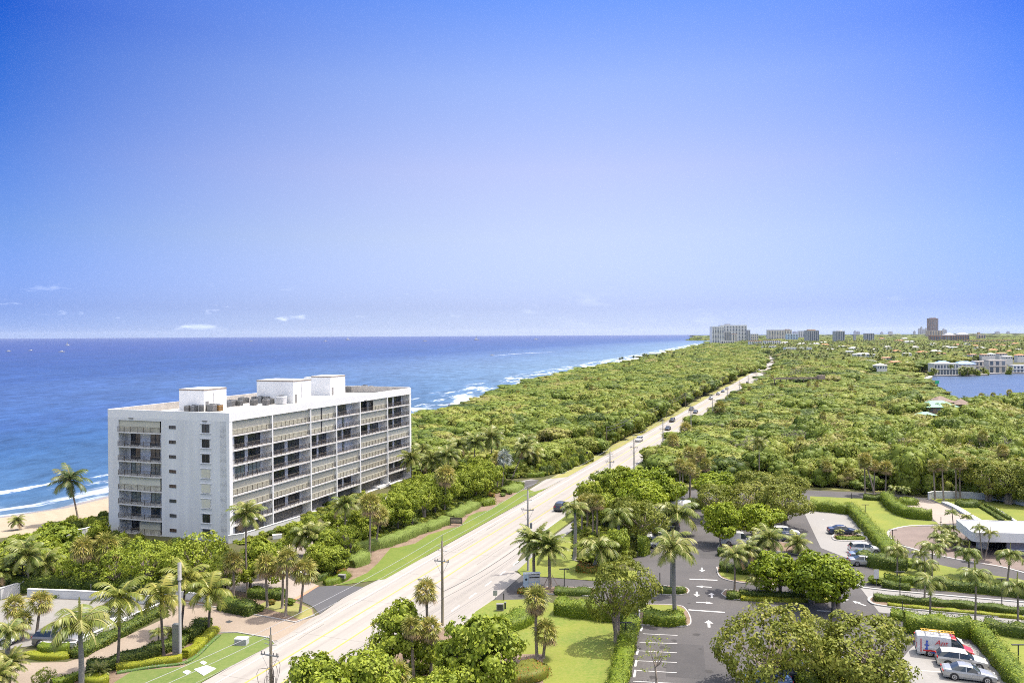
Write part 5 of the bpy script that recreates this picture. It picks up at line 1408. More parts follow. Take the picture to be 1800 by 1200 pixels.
# understory at the visible front edges
for i in range(len(fe) - 1):
    a, c = fe[i], fe[i + 1]; q = hypot(c[0] - a[0], c[1] - a[1]); k = int(q / 2.6)
    for j in range(k):
        f = j / k; x = a[0] + (c[0] - a[0]) * f; y = a[1] + (c[1] - a[1]) * f + rw.uniform(1.0, 3.5)
        if hypot(x, y) < 1000 and side_of_road(x, y) < -14: spots.append((x, y, rw.uniform(2.6, 5.5), rw.uniform(1.9, 2.7)))
for k in range(180):
    u = 250 + k * 3.6; v = 57.25 + 12.2 + rw.uniform(-.6, 1.2); x, y = R(u, v)
    if side_of_road(x, y) > 10.5: spots.append((x, y, rw.uniform(7.2, 10.0), rw.uniform(1.9, 2.6) + k * .004))
for k in range(46):
    u = 255 + k * 3.6; x, y = R(u, 68.0 + rw.uniform(0, 1)); spots.append((x, y, rw.uniform(2, 3.5), rw.uniform(1.4, 2.0)))
def in_frame(x, y):
    return y > 1 and -0.64 < x / y < 0.65
spots.sort(key=lambda q: hypot(q[0], q[1]) / max(q[3], 2.4) + (0 if in_frame(q[0], q[1]) else 1e6))
NIND = 185
for i, (x, y, h, r) in enumerate(spots[:NIND]):
    sea_side = side_of_road(x, y) > 0
    lb = 'rounded green tree in the dune wood on the sea side of the highway' if sea_side else 'rounded green tree at the front of the wood on the right of the highway'
    gp = 'trees of the dune wood' if sea_side else 'front trees of the right-hand wood'
    kind = 'column' if (r < 2.7 and h > 5 and sea_side) else 'wood'
    if i % 23 == 7 and not sea_side: kind = 'bare'
    lo = h < 5.6
    tree_at(kind, x, y, h, r, lb if kind != 'bare' else 'grey leafless tree at the front of the wood on the right', 'wood_tree', gp if kind != 'bare' else 'bare trees of the wood', low=lo, var=i % 3, squash=1.25)
# everything further: one mass of instanced crowns
rest = spots[NIND:]
variants = [crown('wood', 0)[0], crown('wood', 1)[0], crown('wood', 2)[0], crown('column', 0)[0], palm_crown('sabal', 0), crown('bare', 0)[0], palm_crown('coco', 1)]
POS = []; VAR = []; SCL = []; ROT = []
for i, (x, y, h, r) in enumerate(rest):
    q = rw.random(); d = hypot(x, y); sd_ = 1 if (d < 4000 and x < 0.35 * y and side_of_road(x, y) > 0) else -1
    if r < 3 and h > 5 and sd_ > 0: v = 3
    elif q < .045 and d < 1500 and sd_ < 0: v = 5
    else: v = i % 3
    if v == 3: kz = h * .36; z = h * .5; sc3 = (r, r, kz)
    else:
        kz = max(h * .62, r * .8); z = h - kz * .78; sc3 = (r * 1.12, r * 1.12, kz)
        if h < 5.6: kz = h * .8; z = h * .42; sc3 = (r * 1.1, r * 1.1, kz)
    POS.append((x, y, z)); VAR.append(v); SCL.append(sc3); ROT.append((rw.uniform(-.1, .1), rw.uniform(-.1, .1), rw.uniform(0, 6.28)))
    pr = (.06 if sd_ < 0 else .02) if d < 1400 else .0
    if 1000 < d < 3500 and sd_ < 0: pr = .16
    if rw.random() < pr:
        if d < 1000: POS.append((x + 1.5, y - 1, h + rw.uniform(-.8, .9))); VAR.append(4); SCL.append((2.0, 2.0, 2.0)); ROT.append((0, 0, rw.uniform(0, 6.28)))
        else: POS.append((x + 1.5, y - 1, h + rw.uniform(0, 4.5))); VAR.append(6); SCL.append((3.4, 3.4, 3.4)); ROT.append((0, 0, rw.uniform(0, 6.28)))
def wood_mass(name, POS, VAR, SCL, ROT, variants, label):
    me = bpy.data.meshes.new(name); me.vertices.add(len(POS)); me.vertices.foreach_set('co', np.array(POS, dtype=np.float32).ravel())
    a = me.attributes.new('var', 'INT', 'POINT'); a.data.foreach_set('value', np.array(VAR, dtype=np.int32))
    a = me.attributes.new('scl', 'FLOAT_VECTOR', 'POINT'); a.data.foreach_set('vector', np.array(SCL, dtype=np.float32).ravel())
    a = me.attributes.new('rot', 'FLOAT_VECTOR', 'POINT'); a.data.foreach_set('vector', np.array(ROT, dtype=np.float32).ravel())
    o = ob(name, me); tag(o, label, 'wood', kind='stuff')
    ng = bpy.data.node_groups.new(name, 'GeometryNodeTree')
    ng.interface.new_socket('Geometry', in_out='INPUT', socket_type='NodeSocketGeometry'); ng.interface.new_socket('Geometry', in_out='OUTPUT', socket_type='NodeSocketGeometry')
    N = ng.nodes; Lk = ng.links
    gi = N.new('NodeGroupInput'); go = N.new('NodeGroupOutput'); jn = N.new('GeometryNodeJoinGeometry')
    def named(nm, typ):
        q = N.new('GeometryNodeInputNamedAttribute'); q.data_type = typ; q.inputs['Name'].default_value = nm; return [s for s in q.outputs if s.enabled and s.name == 'Attribute'][0]
    av = named('var', 'INT'); as_ = named('scl', 'FLOAT_VECTOR'); ar = named('rot', 'FLOAT_VECTOR')
    for k, me_ in enumerate(variants):
        src = next(q for q in bpy.data.objects if q.data == me_) if any(q.data == me_ for q in bpy.data.objects) else None
        if src is None: continue
        oi = N.new('GeometryNodeObjectInfo'); oi.inputs['Object'].default_value = src; oi.transform_space = 'ORIGINAL'
        ip = N.new('GeometryNodeInstanceOnPoints'); cp = N.new('FunctionNodeCompare'); cp.data_type = 'INT'; cp.operation = 'EQUAL'
        ii = [s for s in cp.inputs if s.type == 'INT']; Lk.new(av, ii[0]); ii[1].default_value = k
        Lk.new(gi.outputs[0], ip.inputs['Points']); Lk.new(cp.outputs[0], ip.inputs['Selection']); Lk.new(oi.outputs['Geometry'], ip.inputs['Instance'])
        e2 = N.new('FunctionNodeEulerToRotation'); Lk.new(ar, e2.inputs[0]); Lk.new(e2.outputs[0], ip.inputs['Rotation'])
        Lk.new(as_, ip.inputs['Scale']); Lk.new(ip.outputs[0], jn.inputs[0])
    Lk.new(jn.outputs[0], go.inputs[0])
    md = o.modifiers.new('scatter', 'NODES'); md.node_group = ng
    return o
for k, v in (('column', 0), ('bare', 0)):
    if not any(q.data == crown(k, v)[0] for q in bpy.data.objects):
        x, y = R(262 + v, 72); tree_at(k, x, y, 6.5, 2.2, 'slim green tree at the start of the dune wood beside the highway' if k == 'column' else 'grey twiggy tree at the start of the dune wood', 'wood_tree', var=v)
if not any(q.data == palm_crown('coco', 1) for q in bpy.data.objects): palm_at('coco', *G(880, 835), 7, .4, 2.6, 'coconut palm at the start of the dune wood')
if not any(q.data == palm_crown('sabal', 0) for q in bpy.data.objects): palm_at('sabal', *G(1270, 835), 9, .4, 2.0, 'fan palm at the front of the right wood')
wood_mass('woodland', POS, VAR, SCL, ROT, variants, 'dense green coastal woodland reaching to the horizon')
low = []
def fill_low(poly, step, h, seed):
    r_ = random.Random(seed); xs = [p[0] for p in poly]; ys = [p[1] for p in poly]
    x = min(xs)
    while x < max(xs):
        y = min(ys)
        while y < max(ys):
            a, c = x + r_.uniform(-.4, .4) * step, y + r_.uniform(-.4, .4) * step
            if inpoly(a, c, poly): low.append((a, c, h * r_.uniform(.5, 1.3), step * r_.uniform(.55, .95)))
            y += step
        x += step
fill_low(pts(560, 1016, 600, 1000, 640, 975, 690, 950, 740, 925, 792, 905, 840, 884, 880, 864, 900, 850, 850, 845, 800, 850, 760, 860, 700, 890, 640, 925, 575, 965, 540, 1000), 1.5, 1.3, 1)
fill_low(pts(900, 842, 1000, 830, 985, 818, 930, 815, 860, 812, 800, 822, 740, 840, 760, 850, 860, 843), 1.7, 1.6, 2)
fill_low(pts(-40, 1045, 60, 1035, 240, 1042, 390, 1052, 400, 985, 330, 965, 190, 965, 100, 985, -40, 1010), 1.6, 1.3, 3)
fill_low(pts(-60, 985, 60, 946, 140, 922, 188, 910, 186, 948, 110, 960, 20, 990, -60, 1010), 1.8, 2.2, 4)
fill_low(pts(1010, 985, 1060, 998, 1120, 985, 1130, 930, 1110, 880, 1160, 850, 1120, 830, 1060, 845, 1020, 880, 1012, 930), 1.5, 1.2, 5)
fill_low(pts(640, 1290, 690, 1190, 760, 1130, 840, 1150, 900, 1290), 1.5, 1.0, 6)
fill_low(pts(880, 838, 960, 838, 1010, 822, 1045, 810, 1000, 800, 940, 808, 880, 815), 2.0, 3.0, 10)
fill_low(pts(190, 968, 195, 948, 260, 958, 330, 966, 398, 972, 400, 990, 300, 990), 1.5, 2.2, 11)
fill_low(pts(404, 952, 520, 915, 640, 858, 640, 880, 560, 915, 430, 960), 1.5, 1.0, 8)
fill_low(pts(1190, 850, 1250, 846, 1270, 830, 1240, 815, 1180, 812, 1130, 815, 1140, 830), 1.6, 1.5, 9)
bm_src = [bush(1600, 884, 6, 8, m_leafA, 'small green shrub beside the bed under the two feathery palms', seed=0), bush(1700, 889, 7, 8, m_hedgeD, 'small dark shrub in the bed below the tall fan palms', seed=1), bush(905, 852, 7, 8, m_leafC, 'olive shrub behind the clipped mounds at the side drive', seed=2)]
wood_mass('ground_cover', [(x, y, h * .3) for x, y, h, r in low], [i % 3 if i % 7 else 2 for i in range(len(low))], [(r, r, h) for x, y, h, r in low], [(0, 0, (i * 1.7) % 6.28) for i in range(len(low))], [o_.data for o_ in bm_src], 'low green undergrowth beneath the planted trees')
print('wood spots', len(spots), 'instances', len(POS))
# ------------------------------------------------------------------ the white apartment block
m_wall = mat('painted_wall', (0.56, 0.565, 0.555), 0.75, var=0.09, scale=0.5, stretch=(1, 1, 0.12), bump=0.05)
m_wall2 = mat('bright_painted_wall', (0.64, 0.64, 0.62), 0.75, var=0.04, scale=0.5, bump=0.03)
m_slab = mat('slab_edge', (0.50, 0.49, 0.47), 0.8, var=0.06, scale=1)
m_roof = mat('white_roof', (0.47, 0.46, 0.44), 0.8, var=0.16, scale=0.35, detail=8)
m_trim = mat('brown_trim', (0.22, 0.18, 0.14), 0.7, var=0.1)
m_rail = mat('bronze_railing', (0.085, 0.07, 0.058), 0.5, metal=0.3, var=0)
m_railp = mat('beige_handrail', (0.11, 0.095, 0.075), 0.5, var=0.05)
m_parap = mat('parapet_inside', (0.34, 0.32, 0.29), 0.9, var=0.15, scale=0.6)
m_metal = mat('galvanised', (0.22, 0.23, 0.23), 0.45, metal=0.5, var=0.15, scale=3)
m_dark = mat('dark_grille', (0.045, 0.045, 0.045), 0.6, var=0.2, scale=8)
m_rust = mat('rusty_cabinet', (0.36, 0.13, 0.06), 0.8, var=0.3, scale=3)
m_ochre = mat('ochre_cabinet', (0.38, 0.20, 0.05), 0.7, var=0.2, scale=3)
m_acgrey = mat('ac_cabinet', (0.20, 0.195, 0.18), 0.6, var=0.15, scale=3)

def glass_mat(name, c1, c2, rough=0.12, sc_=0.6):
    if name in MATS: return MATS[name]
    m = bpy.data.materials.new(name); n, l = nodes(m); b = n['Principled BSDF']
    b.inputs['Roughness'].default_value = rough; b.inputs['Specular IOR Level'].default_value = 0.6
    tc = n.new('ShaderNodeTexCoord'); no = n.new('ShaderNodeTexNoise'); no.inputs['Scale'].default_value = sc_; no.inputs['Detail'].default_value = 2
    oi = n.new('ShaderNodeObjectInfo'); ad = n.new('ShaderNodeMath'); ad.operation = 'ADD'; 
    l.new(tc.outputs['Object'], no.inputs['Vector']); l.new(no.outputs[0], ad.inputs[0]); 
    mu = n.new('ShaderNodeMath'); mu.operation = 'MULTIPLY_ADD'; mu.inputs[1].default_value = 0.9; mu.inputs[2].default_value = -0.45; l.new(oi.outputs['Random'], mu.inputs[0]); l.new(mu.outputs[0], ad.inputs[1])
    r = n.new('ShaderNodeValToRGB'); r.color_ramp.elements[0].position = .3; r.color_ramp.elements[1].position = .8
    r.color_ramp.elements[0].color = (*c1, 1); r.color_ramp.elements[1].color = (*c2, 1)
    l.new(ad.outputs[0], r.inputs[0]); l.new(r.outputs[0], b.inputs['Base Color']); MATS[name] = m; return m
m_glass = glass_mat('dark_glass', (0.012, 0.016, 0.022), (0.05, 0.06, 0.07))
m_glassC = glass_mat('curtained_glass', (0.16, 0.19, 0.18), (0.26, 0.30, 0.28))
m_glassF = glass_mat('far_glass', (0.05, 0.07, 0.10), (0.12, 0.15, 0.19), rough=0.25)

# ribbed storm shutter
m_shut = bpy.data.materials.new('storm_shutter'); n, l = nodes(m_shut); bs = n['Principled BSDF']; bs.inputs['Roughness'].default_value = 0.6
tc = n.new('ShaderNodeTexCoord'); wv = n.new('ShaderNodeTexWave'); wv.wave_type = 'BANDS'; wv.bands_direction = 'X'; wv.inputs['Scale'].default_value = 1.05; wv.inputs['Distortion'].default_value = 0
mpx = n.new('ShaderNodeMapping'); l.new(tc.outputs['Object'], mpx.inputs[0]); l.new(mpx.outputs[0], wv.inputs['Vector'])
oi = n.new('ShaderNodeObjectInfo'); no = n.new('ShaderNodeTexNoise'); no.inputs['Scale'].default_value = .5; l.new(tc.outputs['Object'], no.inputs['Vector'])
mxr = n.new('ShaderNodeMixRGB'); mxr.inputs[1].default_value = (0.46, 0.44, 0.34, 1); mxr.inputs[2].default_value = (0.56, 0.545, 0.44, 1); l.new(oi.outputs['Random'], mxr.inputs[0])
mr = n.new('ShaderNodeMapRange'); mr.inputs[3].default_value = .93; mr.inputs[4].default_value = 1.05; l.new(no.outputs[0], mr.inputs[0])
mm_ = n.new('ShaderNodeMixRGB'); mm_.blend_type = 'MULTIPLY'; mm_.inputs[0].default_value = 1; l.new(mxr.outputs[0], mm_.inputs[1]); l.new(mr.outputs[0], mm_.inputs[2]); l.new(mm_.outputs[0], bs.inputs['Base Color'])
bp = n.new('ShaderNodeBump'); bp.inputs['Strength'].default_value = .5; bp.inputs['Distance'].default_value = .04; l.new(wv.outputs[0], bp.inputs['Height']); l.new(bp.outputs[0], bs.inputs['Normal'])

BX, BY = -52.3, 150.6
BRZ = radians(90 - 19.9)
LEN, WID, ZR, ZP = 73.3, 28.7, 22.3, 23.9
blk = empty('apartment_block', (BX, BY, 0), BRZ)
tag(blk, 'white eight storey beachfront apartment block with balconies, storm shutters and rooftop cabins', 'apartment block')
def part(name, b, parent=blk, label=None, smooth=False):
    o = b.build(name, parent, smooth)
    if label: o['label'] = label
    return o
FL = 2.79
def zf(k): return ZR - FL * k          # ceiling line of row k (k=0 top); floor of row k is zf(k+1)
NS0, NS1, ND = 15.5, 26.0, 2.2         # balcony notch in the end wall
b = MB()
b.box(ND, LEN - .4, 1.9, WID - .3, -.5, ZR - .05, m_wall)                 # core
# end wall with the notch
b.box(0, ND - .003, .45, NS0, -.5, ZR - .02, m_wall)
b.box(0, ND - .003, NS1, WID, -.5, ZR - .02, m_wall)
b.box(0.002, ND - .005, NS0, NS1, ZR - .45, ZR - .03, m_wall)
b.prism([(0.0, NS0), (0.0, NS0 + .02), (ND - .01, NS0 + 2.3), (ND - .01, NS0)], -.5, ZR - .46, m_wall)
b.box(ND, LEN - .4, WID - .297, WID, -.5, ZR - .02, m_wall)
b.box(LEN - .397, LEN, .45, WID - .003, -.5, ZR - .02, m_wall)
part('wall', b)
b = MB()
b.box(.25, LEN - .25, .3, WID - .25, ZR, ZR + .12, m_roof)
part('roof', b)
b = MB()
for a in ((0, LEN, -.22, .22), (0, .25, .223, WID - .253), (LEN - .25, LEN, .223, WID - .253), (0, LEN, WID - .25, WID)):
    b.box(a[0], a[1], a[2], a[3], ZR - .016, ZP + (.25 if a[2] == .223 and a[0] > 1 else 0), m_wall2)
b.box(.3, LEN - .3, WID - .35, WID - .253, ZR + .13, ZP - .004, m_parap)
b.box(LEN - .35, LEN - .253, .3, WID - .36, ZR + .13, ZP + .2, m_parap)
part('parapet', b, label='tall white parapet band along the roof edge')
bays = [0.45, 13.0, 26.3, 36.5, 46.9, 60.4, 72.9]
for i, t in enumerate(bays):
    w = .45 if i in (0, 6) else .17
    b = MB(); b.box(t - w, t + w, -.20, 1.9, -.4, ZR - .02, m_wall2); part('column', b)
for k in range(1, 9):
    b = MB()
    for i in range(6):
        w0 = .45 if i == 0 else .17; w1 = .45 if i == 5 else .17
        b.box(bays[i] + w0 + .002, bays[i + 1] - w1 - .002, -.16, 1.895, zf(k) - .14, zf(k) + .10, m_slab)
    part('floor_slab', b)
def railing(L0, L1, y, z, parent, axis='x', extra=None):
    """metal balcony railing from L0 to L1 at offset y"""
    b = MB()
    def bx(a0, a1, c0, c1, z0, z1, m_):
        if axis == 'x': b.box(a0, a1, c0, c1, z0, z1, m_)
        else: b.box(c0, c1, a0, a1, z0, z1, m_)
    bx(L0, L1, y - .03, y + .03, z + 1.0, z + 1.06, m_railp); bx(L0, L1, y - .015, y + .015, z + .10, z + .14, m_rail); bx(L0, L1, y - .015, y + .015, z + .84, z + .87, m_rail)
    n_ = max(2, int((L1 - L0) / 1.35)); 
    for q in range(n_ + 1):
        a = L0 + (L1 - L0) * q / n_; bx(a - .035, a + .035, y - .034, y + .034, z, z + .998, m_rail)
    n_ = int((L1 - L0) / .22)
    for q in range(n_):
        a = L0 + (L1 - L0) * (q + .5) / n_; bx(a - .014, a + .014, y - .012, y + .012, z + .141, z + .839, m_rail)
    return part('balcony_railing', b, parent)
def window(x0, x1, z0, z1, y, parent, gm=None, axis='x', nm=3, sgn=-1):
    """sliding door set: glass with frame and mullions standing 2 cm proud"""
    b = MB()
    def bx(B, a0, a1, c0, c1, zz0, zz1, m_):
        if axis == 'x': B.box(a0, a1, min(c0, c1), max(c0, c1), zz0, zz1, m_)
        else: B.box(min(c0, c1), max(c0, c1), a0, a1, zz0, zz1, m_)
    bx(b, x0, x1, y + sgn * .02, y + sgn * .05, z0, z1, gm or m_glass)
    g = part('window', b, parent)
    f = MB()
    for q in range(nm + 1):
        a = x0 + (x1 - x0) * q / nm; bx(f, a - .035, a + .035, y + sgn * .052, y + sgn * .10, z0, z1, m_rail)
    bx(f, x0 + .036, x1 - .036, y + sgn * .052, y + sgn * .098, z1 - .07, z1 - .002, m_rail); bx(f, x0 + .036, x1 - .036, y + sgn * .052, y + sgn * .098, z0 + .002, z0 + .06, m_rail)
    f.build('frame', g); return g
rows = [ # per bay, rows from the top: S shuttered, O open, C curtained, H half (open left, shutter right), D single door right, W white recess small door left
    'SOOCSSOO', 'SSOOOSOG', 'SSOOSSSG', 'DWOWSSOG', 'HSOSSSSG', 'OOOSOSOG']
rows[0] = 'SOOCSSOG'
for bi, r_ in enumerate(rows):
    w0 = .45 if bi == 0 else .17; w1 = .45 if bi == 5 else .17
    x0, x1 = bays[bi] + w0, bays[bi + 1] - w1; Lb = x1 - x0
    for k, c in enumerate(r_):
        zc, zfl = zf(k) - .16, zf(k + 1) + .10
        if k == 7: zfl = -.3
        if c in 'SH':
            sx0 = x0 + .02 if c == 'S' else x0 + Lb * .52
            b = MB(); b.box(sx0, x1 - .02, .30, .36, zfl + .002, zc - .002, m_shut)
            o = part('storm_shutter', b, label='closed beige storm shutter')
            if (bi, k) in ((2, 0), (2, 1)):
                b = MB(); b.box(x0 + Lb * .45, x0 + Lb * .49, .24, .297, zfl, zc, m_dark); part('shutter_gap', b)
        if c != 'G' :
            railing(x0 + .02, x1 - .02, -.02, zfl, blk)
        if c in 'OC':
            gm = m_glassC if c == 'C' else m_glass
            window(x0 + Lb * .02, x0 + Lb * .10, zfl + .02, zc - .25, 1.9, blk, gm, nm=1)
            window(x0 + Lb * .22, x0 + Lb * .50, zfl + .02, zc - .25, 1.9, blk, gm, nm=3)
            window(x0 + Lb * .60, x0 + Lb * .90, zfl + .02, zc - .25, 1.9, blk, gm, nm=3)
        if c == 'H': window(x0 + Lb * .02, x0 + Lb * .08, zfl + .02, zc - .25, 1.9, blk, nm=1); window(x0 + Lb * .16, x0 + Lb * .48, zfl + .02, zc - .25, 1.9, blk, nm=3)
        if c == 'D': window(x0 + Lb * .38, x0 + Lb * .72, zfl + .02, zc - .25, 1.9, blk, nm=3)
        if c == 'W': window(x0 + Lb * .02, x0 + Lb * .10, zfl + .02, zc - .25, 1.9, blk, nm=1); window(x0 + Lb * .55, x0 + Lb * .62, zfl + .02, zc - .25, 1.9, blk, m_glassC, nm=1)
        if c == 'G':
            b = MB(); b.box(x0 + .3, x1 - .3, 1.78, 1.89, 0, zc - .3, mat('service_door', (0.15, 0.14, 0.12), .7, var=.2, scale=1)); part('garage_door', b)
# the end wall: balcony stack, small windows and the framed windows
for k in range(8):
    zc, zfl = zf(k) - .16, zf(k + 1) + .10
    b = MB(); b.prism([(-.35, NS0 + 2.4), (-.35, NS1 - .1), (ND - .02, NS1 - .003), (ND - .02, NS0 + 2.32), (-.002, NS0 + .03), (-.12, NS0 + .2)], zf(k + 1) - .12, zfl, m_slab); part('balcony_slab', b)
    full = k in (0, 4)
    if not full:
        gm = m_glassC if k in (3, 5) else m_glass
        window(NS1 - 3.2, NS1 - 1.0, zfl + .02, zc - .3, ND, blk, gm, axis='y', nm=2)
        if k != 7: window(NS0 + 2.45, NS0 + 4.6, zfl + .02, zc - .3, ND, blk, gm, axis='y', nm=2)
    if full:
        b = MB(); b.box(.25, .31, NS0 + .6, NS1 - .02, zfl + .002, zc - .002, m_shut); part('storm_shutter', b, label='closed beige storm shutter')
    if k == 7:
        b = MB(); b.box(.5, .56, NS0 + .9, NS0 + 6.0, zfl + .002, zc - .002, m_shut); part('storm_shutter', b, label='closed beige storm shutter')
    railing(NS0 + 2.4, NS1 - .12, -.30, zfl, blk, axis='y')
    b = MB()  # canted return of the railing
    p0_, p1_ = Vector((-.30, NS0 + 2.38)), Vector((-.04, NS0 + .15))
    for z_ in (.12, .86, 1.03): b.tube([(p0_.x, p0_.y, zfl + z_), (p1_.x, p1_.y, zfl + z_)], .022 if z_ < 1 else .035, m_rail if z_ < 1 else m_railp, 4)
    for q in range(10):
        c = p0_.lerp(p1_, q / 9); b.box(c.x - .014, c.x + .014, c.y - .014, c.y + .014, zfl, zfl + 1.0, m_rail)
    part('balcony_railing', b)
    zm = (zc + zfl) / 2
    g = window(12.1, 13.6, zm - .32, zm + .28, 0, blk, mat('bronze_glass', (0.09, 0.06, 0.045), .3, var=.1) if k in (3, 4, 7) else m_glass, axis='y', nm=2)
    if k in (0, 1, 2, 6, 7):
        window(4.3, 5.9, zm - .75, zm + .75, 0, blk, axis='y', nm=2)
    else:
        b = MB(); b.box(-.10, -.02, 4.2, 6.1, zm - .8, zm + .8, m_shut); part('storm_shutter', b, label='closed beige storm shutter over the window')
    b = MB(); b.box(-.14, -.003, 3.9, 6.4, zm + .86, zm + .95, m_wall2); b.box(-.16, -.003, 3.9, 6.4, zm - .98, zm - .88, m_wall2); part('window_sill', b)
for y_ in (4.8, 22.3):
    b = MB(); b.box(-.22, -.003, y_, y_ + 1.0, ZR - .1, ZR + .08, m_acgrey); part('wall_lamp', b)
for t_ in (25.2, 48.6):
    b = MB(); b.box(t_, t_ + 1.0, -.42, -.224, ZR + .05, ZR + .2, m_acgrey); part('wall_lamp', b)
# rooftop cabins
def cabin(t0, t1, s0, s1, zt, label, extra=None):
    b = MB(); b.box(t0, t1, s0, s1, ZR + .12, zt, m_wall2); o = part('roof_cabin', b, label=label)
    c = MB(); c.box(t0 - .05, t1 + .05, s0 - .05, s1 + .05, zt - .28, zt - .02, m_trim); c.box(t0 + .1, t1 - .1, s0 + .1, s1 - .1, zt + .001, zt + .06, m_roof)
    c.build('cap', o)
    c = MB(); c.box(t0 + (t1 - t0) * .42, t0 + (t1 - t0) * .44, s0 - .03, s0 - .002, ZR + 1.2, zt - .9, m_dark); c.box(t0 + .5, t0 + 1.4, s0 - .04, s0 - .002, ZR + .13, ZR + 2.2, m_acgrey); c.build('door', o)
    return o
cabin(14.2, 21.2, 17.6, 24.0, 27.0, 'small white rooftop cabin nearest the end wall')
cabin(36.4, 43.6, 11.2, 21.3, 27.7, 'widest white rooftop cabin in the middle')
o = cabin(61.0, 68.2, 16.9, 22.8, 27.4, 'white rooftop cabin at the far end')
b = MB(); b.box(61.5, 64.5, 22.86, 25.4, ZR + .12, 27.0, m_wall2); part('roof_cabin', b, label='narrow step beside the far rooftop cabin')
b = MB()
for q in range(26):
    t_ = 24 + RNG.random() * 46; s_ = RNG.uniform(1.5, 10)
    if RNG.random() < .5: b.tube([(t_, s_, ZR + .2), (t_ + RNG.uniform(2, 6), s_ + RNG.uniform(-.5, .5), ZR + .2)], .06, m_metal, 5)
    else: b.box(t_, t_ + RNG.uniform(.3, .9), s_, s_ + RNG.uniform(.3, .8), ZR + .12, ZR + RNG.uniform(.3, .8), RNG.choice([m_wall2, m_metal, m_parap]))
part('roof_pipework', b)
# low pool terrace roof beside the far bays
x_, y_ = G(655, 838, 3.0)
b = MB(); b.prism(pts(632, 838, 645, 832, 690, 836, 684, 850, 668, 856, 630, 852, z=.5), .0, .5, m_wall2); o = b.build('pool_terrace'); tag(o, 'flat white pool terrace roof at the foot of the block', 'terrace')
b = MB(); b.prism(pts(722, 818, 760, 812, 764, 818, 724, 826, z=1.2), 0, 1.2, m_wall2); o = b.build('garden_terrace'); tag(o, 'pale garden terrace at the far end of the block', 'terrace')
# rooftop air conditioners: things standing on the roof
def ac_unit(px, py, s=1.0, m_=m_acgrey, label=None, tall=1.0):
    x, y = G(px, py, ZR + .12)
    e = empty('air_conditioner', (x, y, ZR + .12), BRZ + RNG.uniform(-.05, .05))
    tag(e, label or 'grey rooftop condenser unit among the cluster by the white cabins', 'air conditioner', 'grey condenser units on the block roof' if not label else None)
    w = .46 * s; h = 1.0 * s * tall
    b = MB(); b.box(-w, w, -w, w, .06, h, m_); b.box(-w - .03, w + .03, -w - .03, w + .03, h + .001, h + .06, m_metal); b.build('cabinet', e)
    b = MB()
    for q in range(7): b.box(-w - .02, w + .02, -w - .022, w + .022, .16 + q * h * .11, .16 + q * h * .11 + .05, m_dark)
    b.build('louvre', e)
    b = MB(); b.lathe([(w * .8, h + .062), (w * .75, h + .14), (w * .2, h + .12), (.02, h + .10)], m_dark, 12); b.build('fan_guard', e)
for px, py in ((330, 723), (341, 723), (349, 722), (357, 722.5), (366, 722), (373, 723), (378, 722), (400, 715), (406, 714), (413, 713), (421, 713), (458, 708), (464, 707), (470, 708), (476, 710), (468, 712), (479, 706), (549, 692), (554, 693), (560, 691), (566, 692), (628, 687), (633, 687), (641, 686), (425, 709), (432, 708), (446, 712), (448, 706), (585, 692), (592, 690), (599, 691), (613, 689)):
    ac_unit(px, py, RNG.uniform(1.15, 1.5), RNG.choice([m_acgrey, m_metal, m_acgrey]))
ac_unit(385, 722, 1.25, m_ochre, 'ochre rooftop cabinet at the right of the first condenser cluster')
ac_unit(495, 710, 1.9, m_wall2, 'large pale rooftop unit beside the widest cabin')
ac_unit(573, 693, 1.4, m_metal, 'large grey unit at the foot of the far cabin')
ac_unit(638, 687, 1.2, m_rust, 'rust red rooftop cabinet, left of the pair')
ac_unit(652, 686, 1.2, m_rust, 'rust red rooftop cabinet, right of the pair')

# garden walls and fences round the block
def wall_line(P_, h, w, m_, label, name='garden_wall', cap=True, cat='wall'):
    b = MB()
    for i in range(len(P_) - 1):
        a, c = Vector(P_[i]), Vector(P_[i + 1]); t = (c - a).normalized() * 1.0; nn = Vector((-t.y, t.x)) * w / 2
        b.prism([tuple(a - nn), tuple(a + nn), tuple(c + nn), tuple(c - nn)], -.2, h + .002 * i, m_)
    o = b.build(name); tag(o, label, cat)
    if cap:
        b = MB()
        for i in range(len(P_) - 1):
            a, c = Vector(P_[i]), Vector(P_[i + 1]); t = (c - a).normalized(); nn = Vector((-t.y, t.x)) * (w / 2 + .05)
            b.prism([tuple(a - nn), tuple(a + nn), tuple(c + nn), tuple(c - nn)], h + .004 + .003 * i, h + .08 + .003 * i, m_wall2)
        b.build('coping', o)
    return o
wall_line(pts(401, 955, 428, 951, 527, 920), 1.5, .25, m_white, 'white garden wall along the road side foot of the block')
wall_line(pts(-60, 1064, 0, 1053, 49, 1038), 1.6, .3, m_white, 'white boundary wall rising at the left of the parking deck')
wall_line(pts(49, 1049, 130, 1052, 200, 1056, 283, 1063), 1.2, .3, m_white, 'long low white wall at the back of the parking deck')
wall_line(pts(284, 1063, 288, 1068, 240, 1088, 190, 1112, 135, 1138), .85, .25, m_white, 'white wall down the right side of the parking deck')
wall_line(pts(72, 1139, 100, 1140, 134, 1140), .8, .3, m_white, 'white wall in front of the grey car')
wall_line(pts(236, 1042, 300, 1050, 366, 1059), 1.1, .3, m_white, 'white wall behind the coconut palms at the drive')
wall_line(sl(pts(511, 1007, 517, 1014, 530, 1021, 546, 1026)), 1.3, .25, m_white, 'curved white wall at the mouth of the side road')
wall_line(pts(100, 962, 150, 953, 190, 940), 2.6, .3, m_white, 'white side wall running from the block towards the beach')
wall_line(pts(0, 995, 60, 985, 110, 966), 1.4, .3, m_white, 'grey white wall behind the sea grapes at the left')
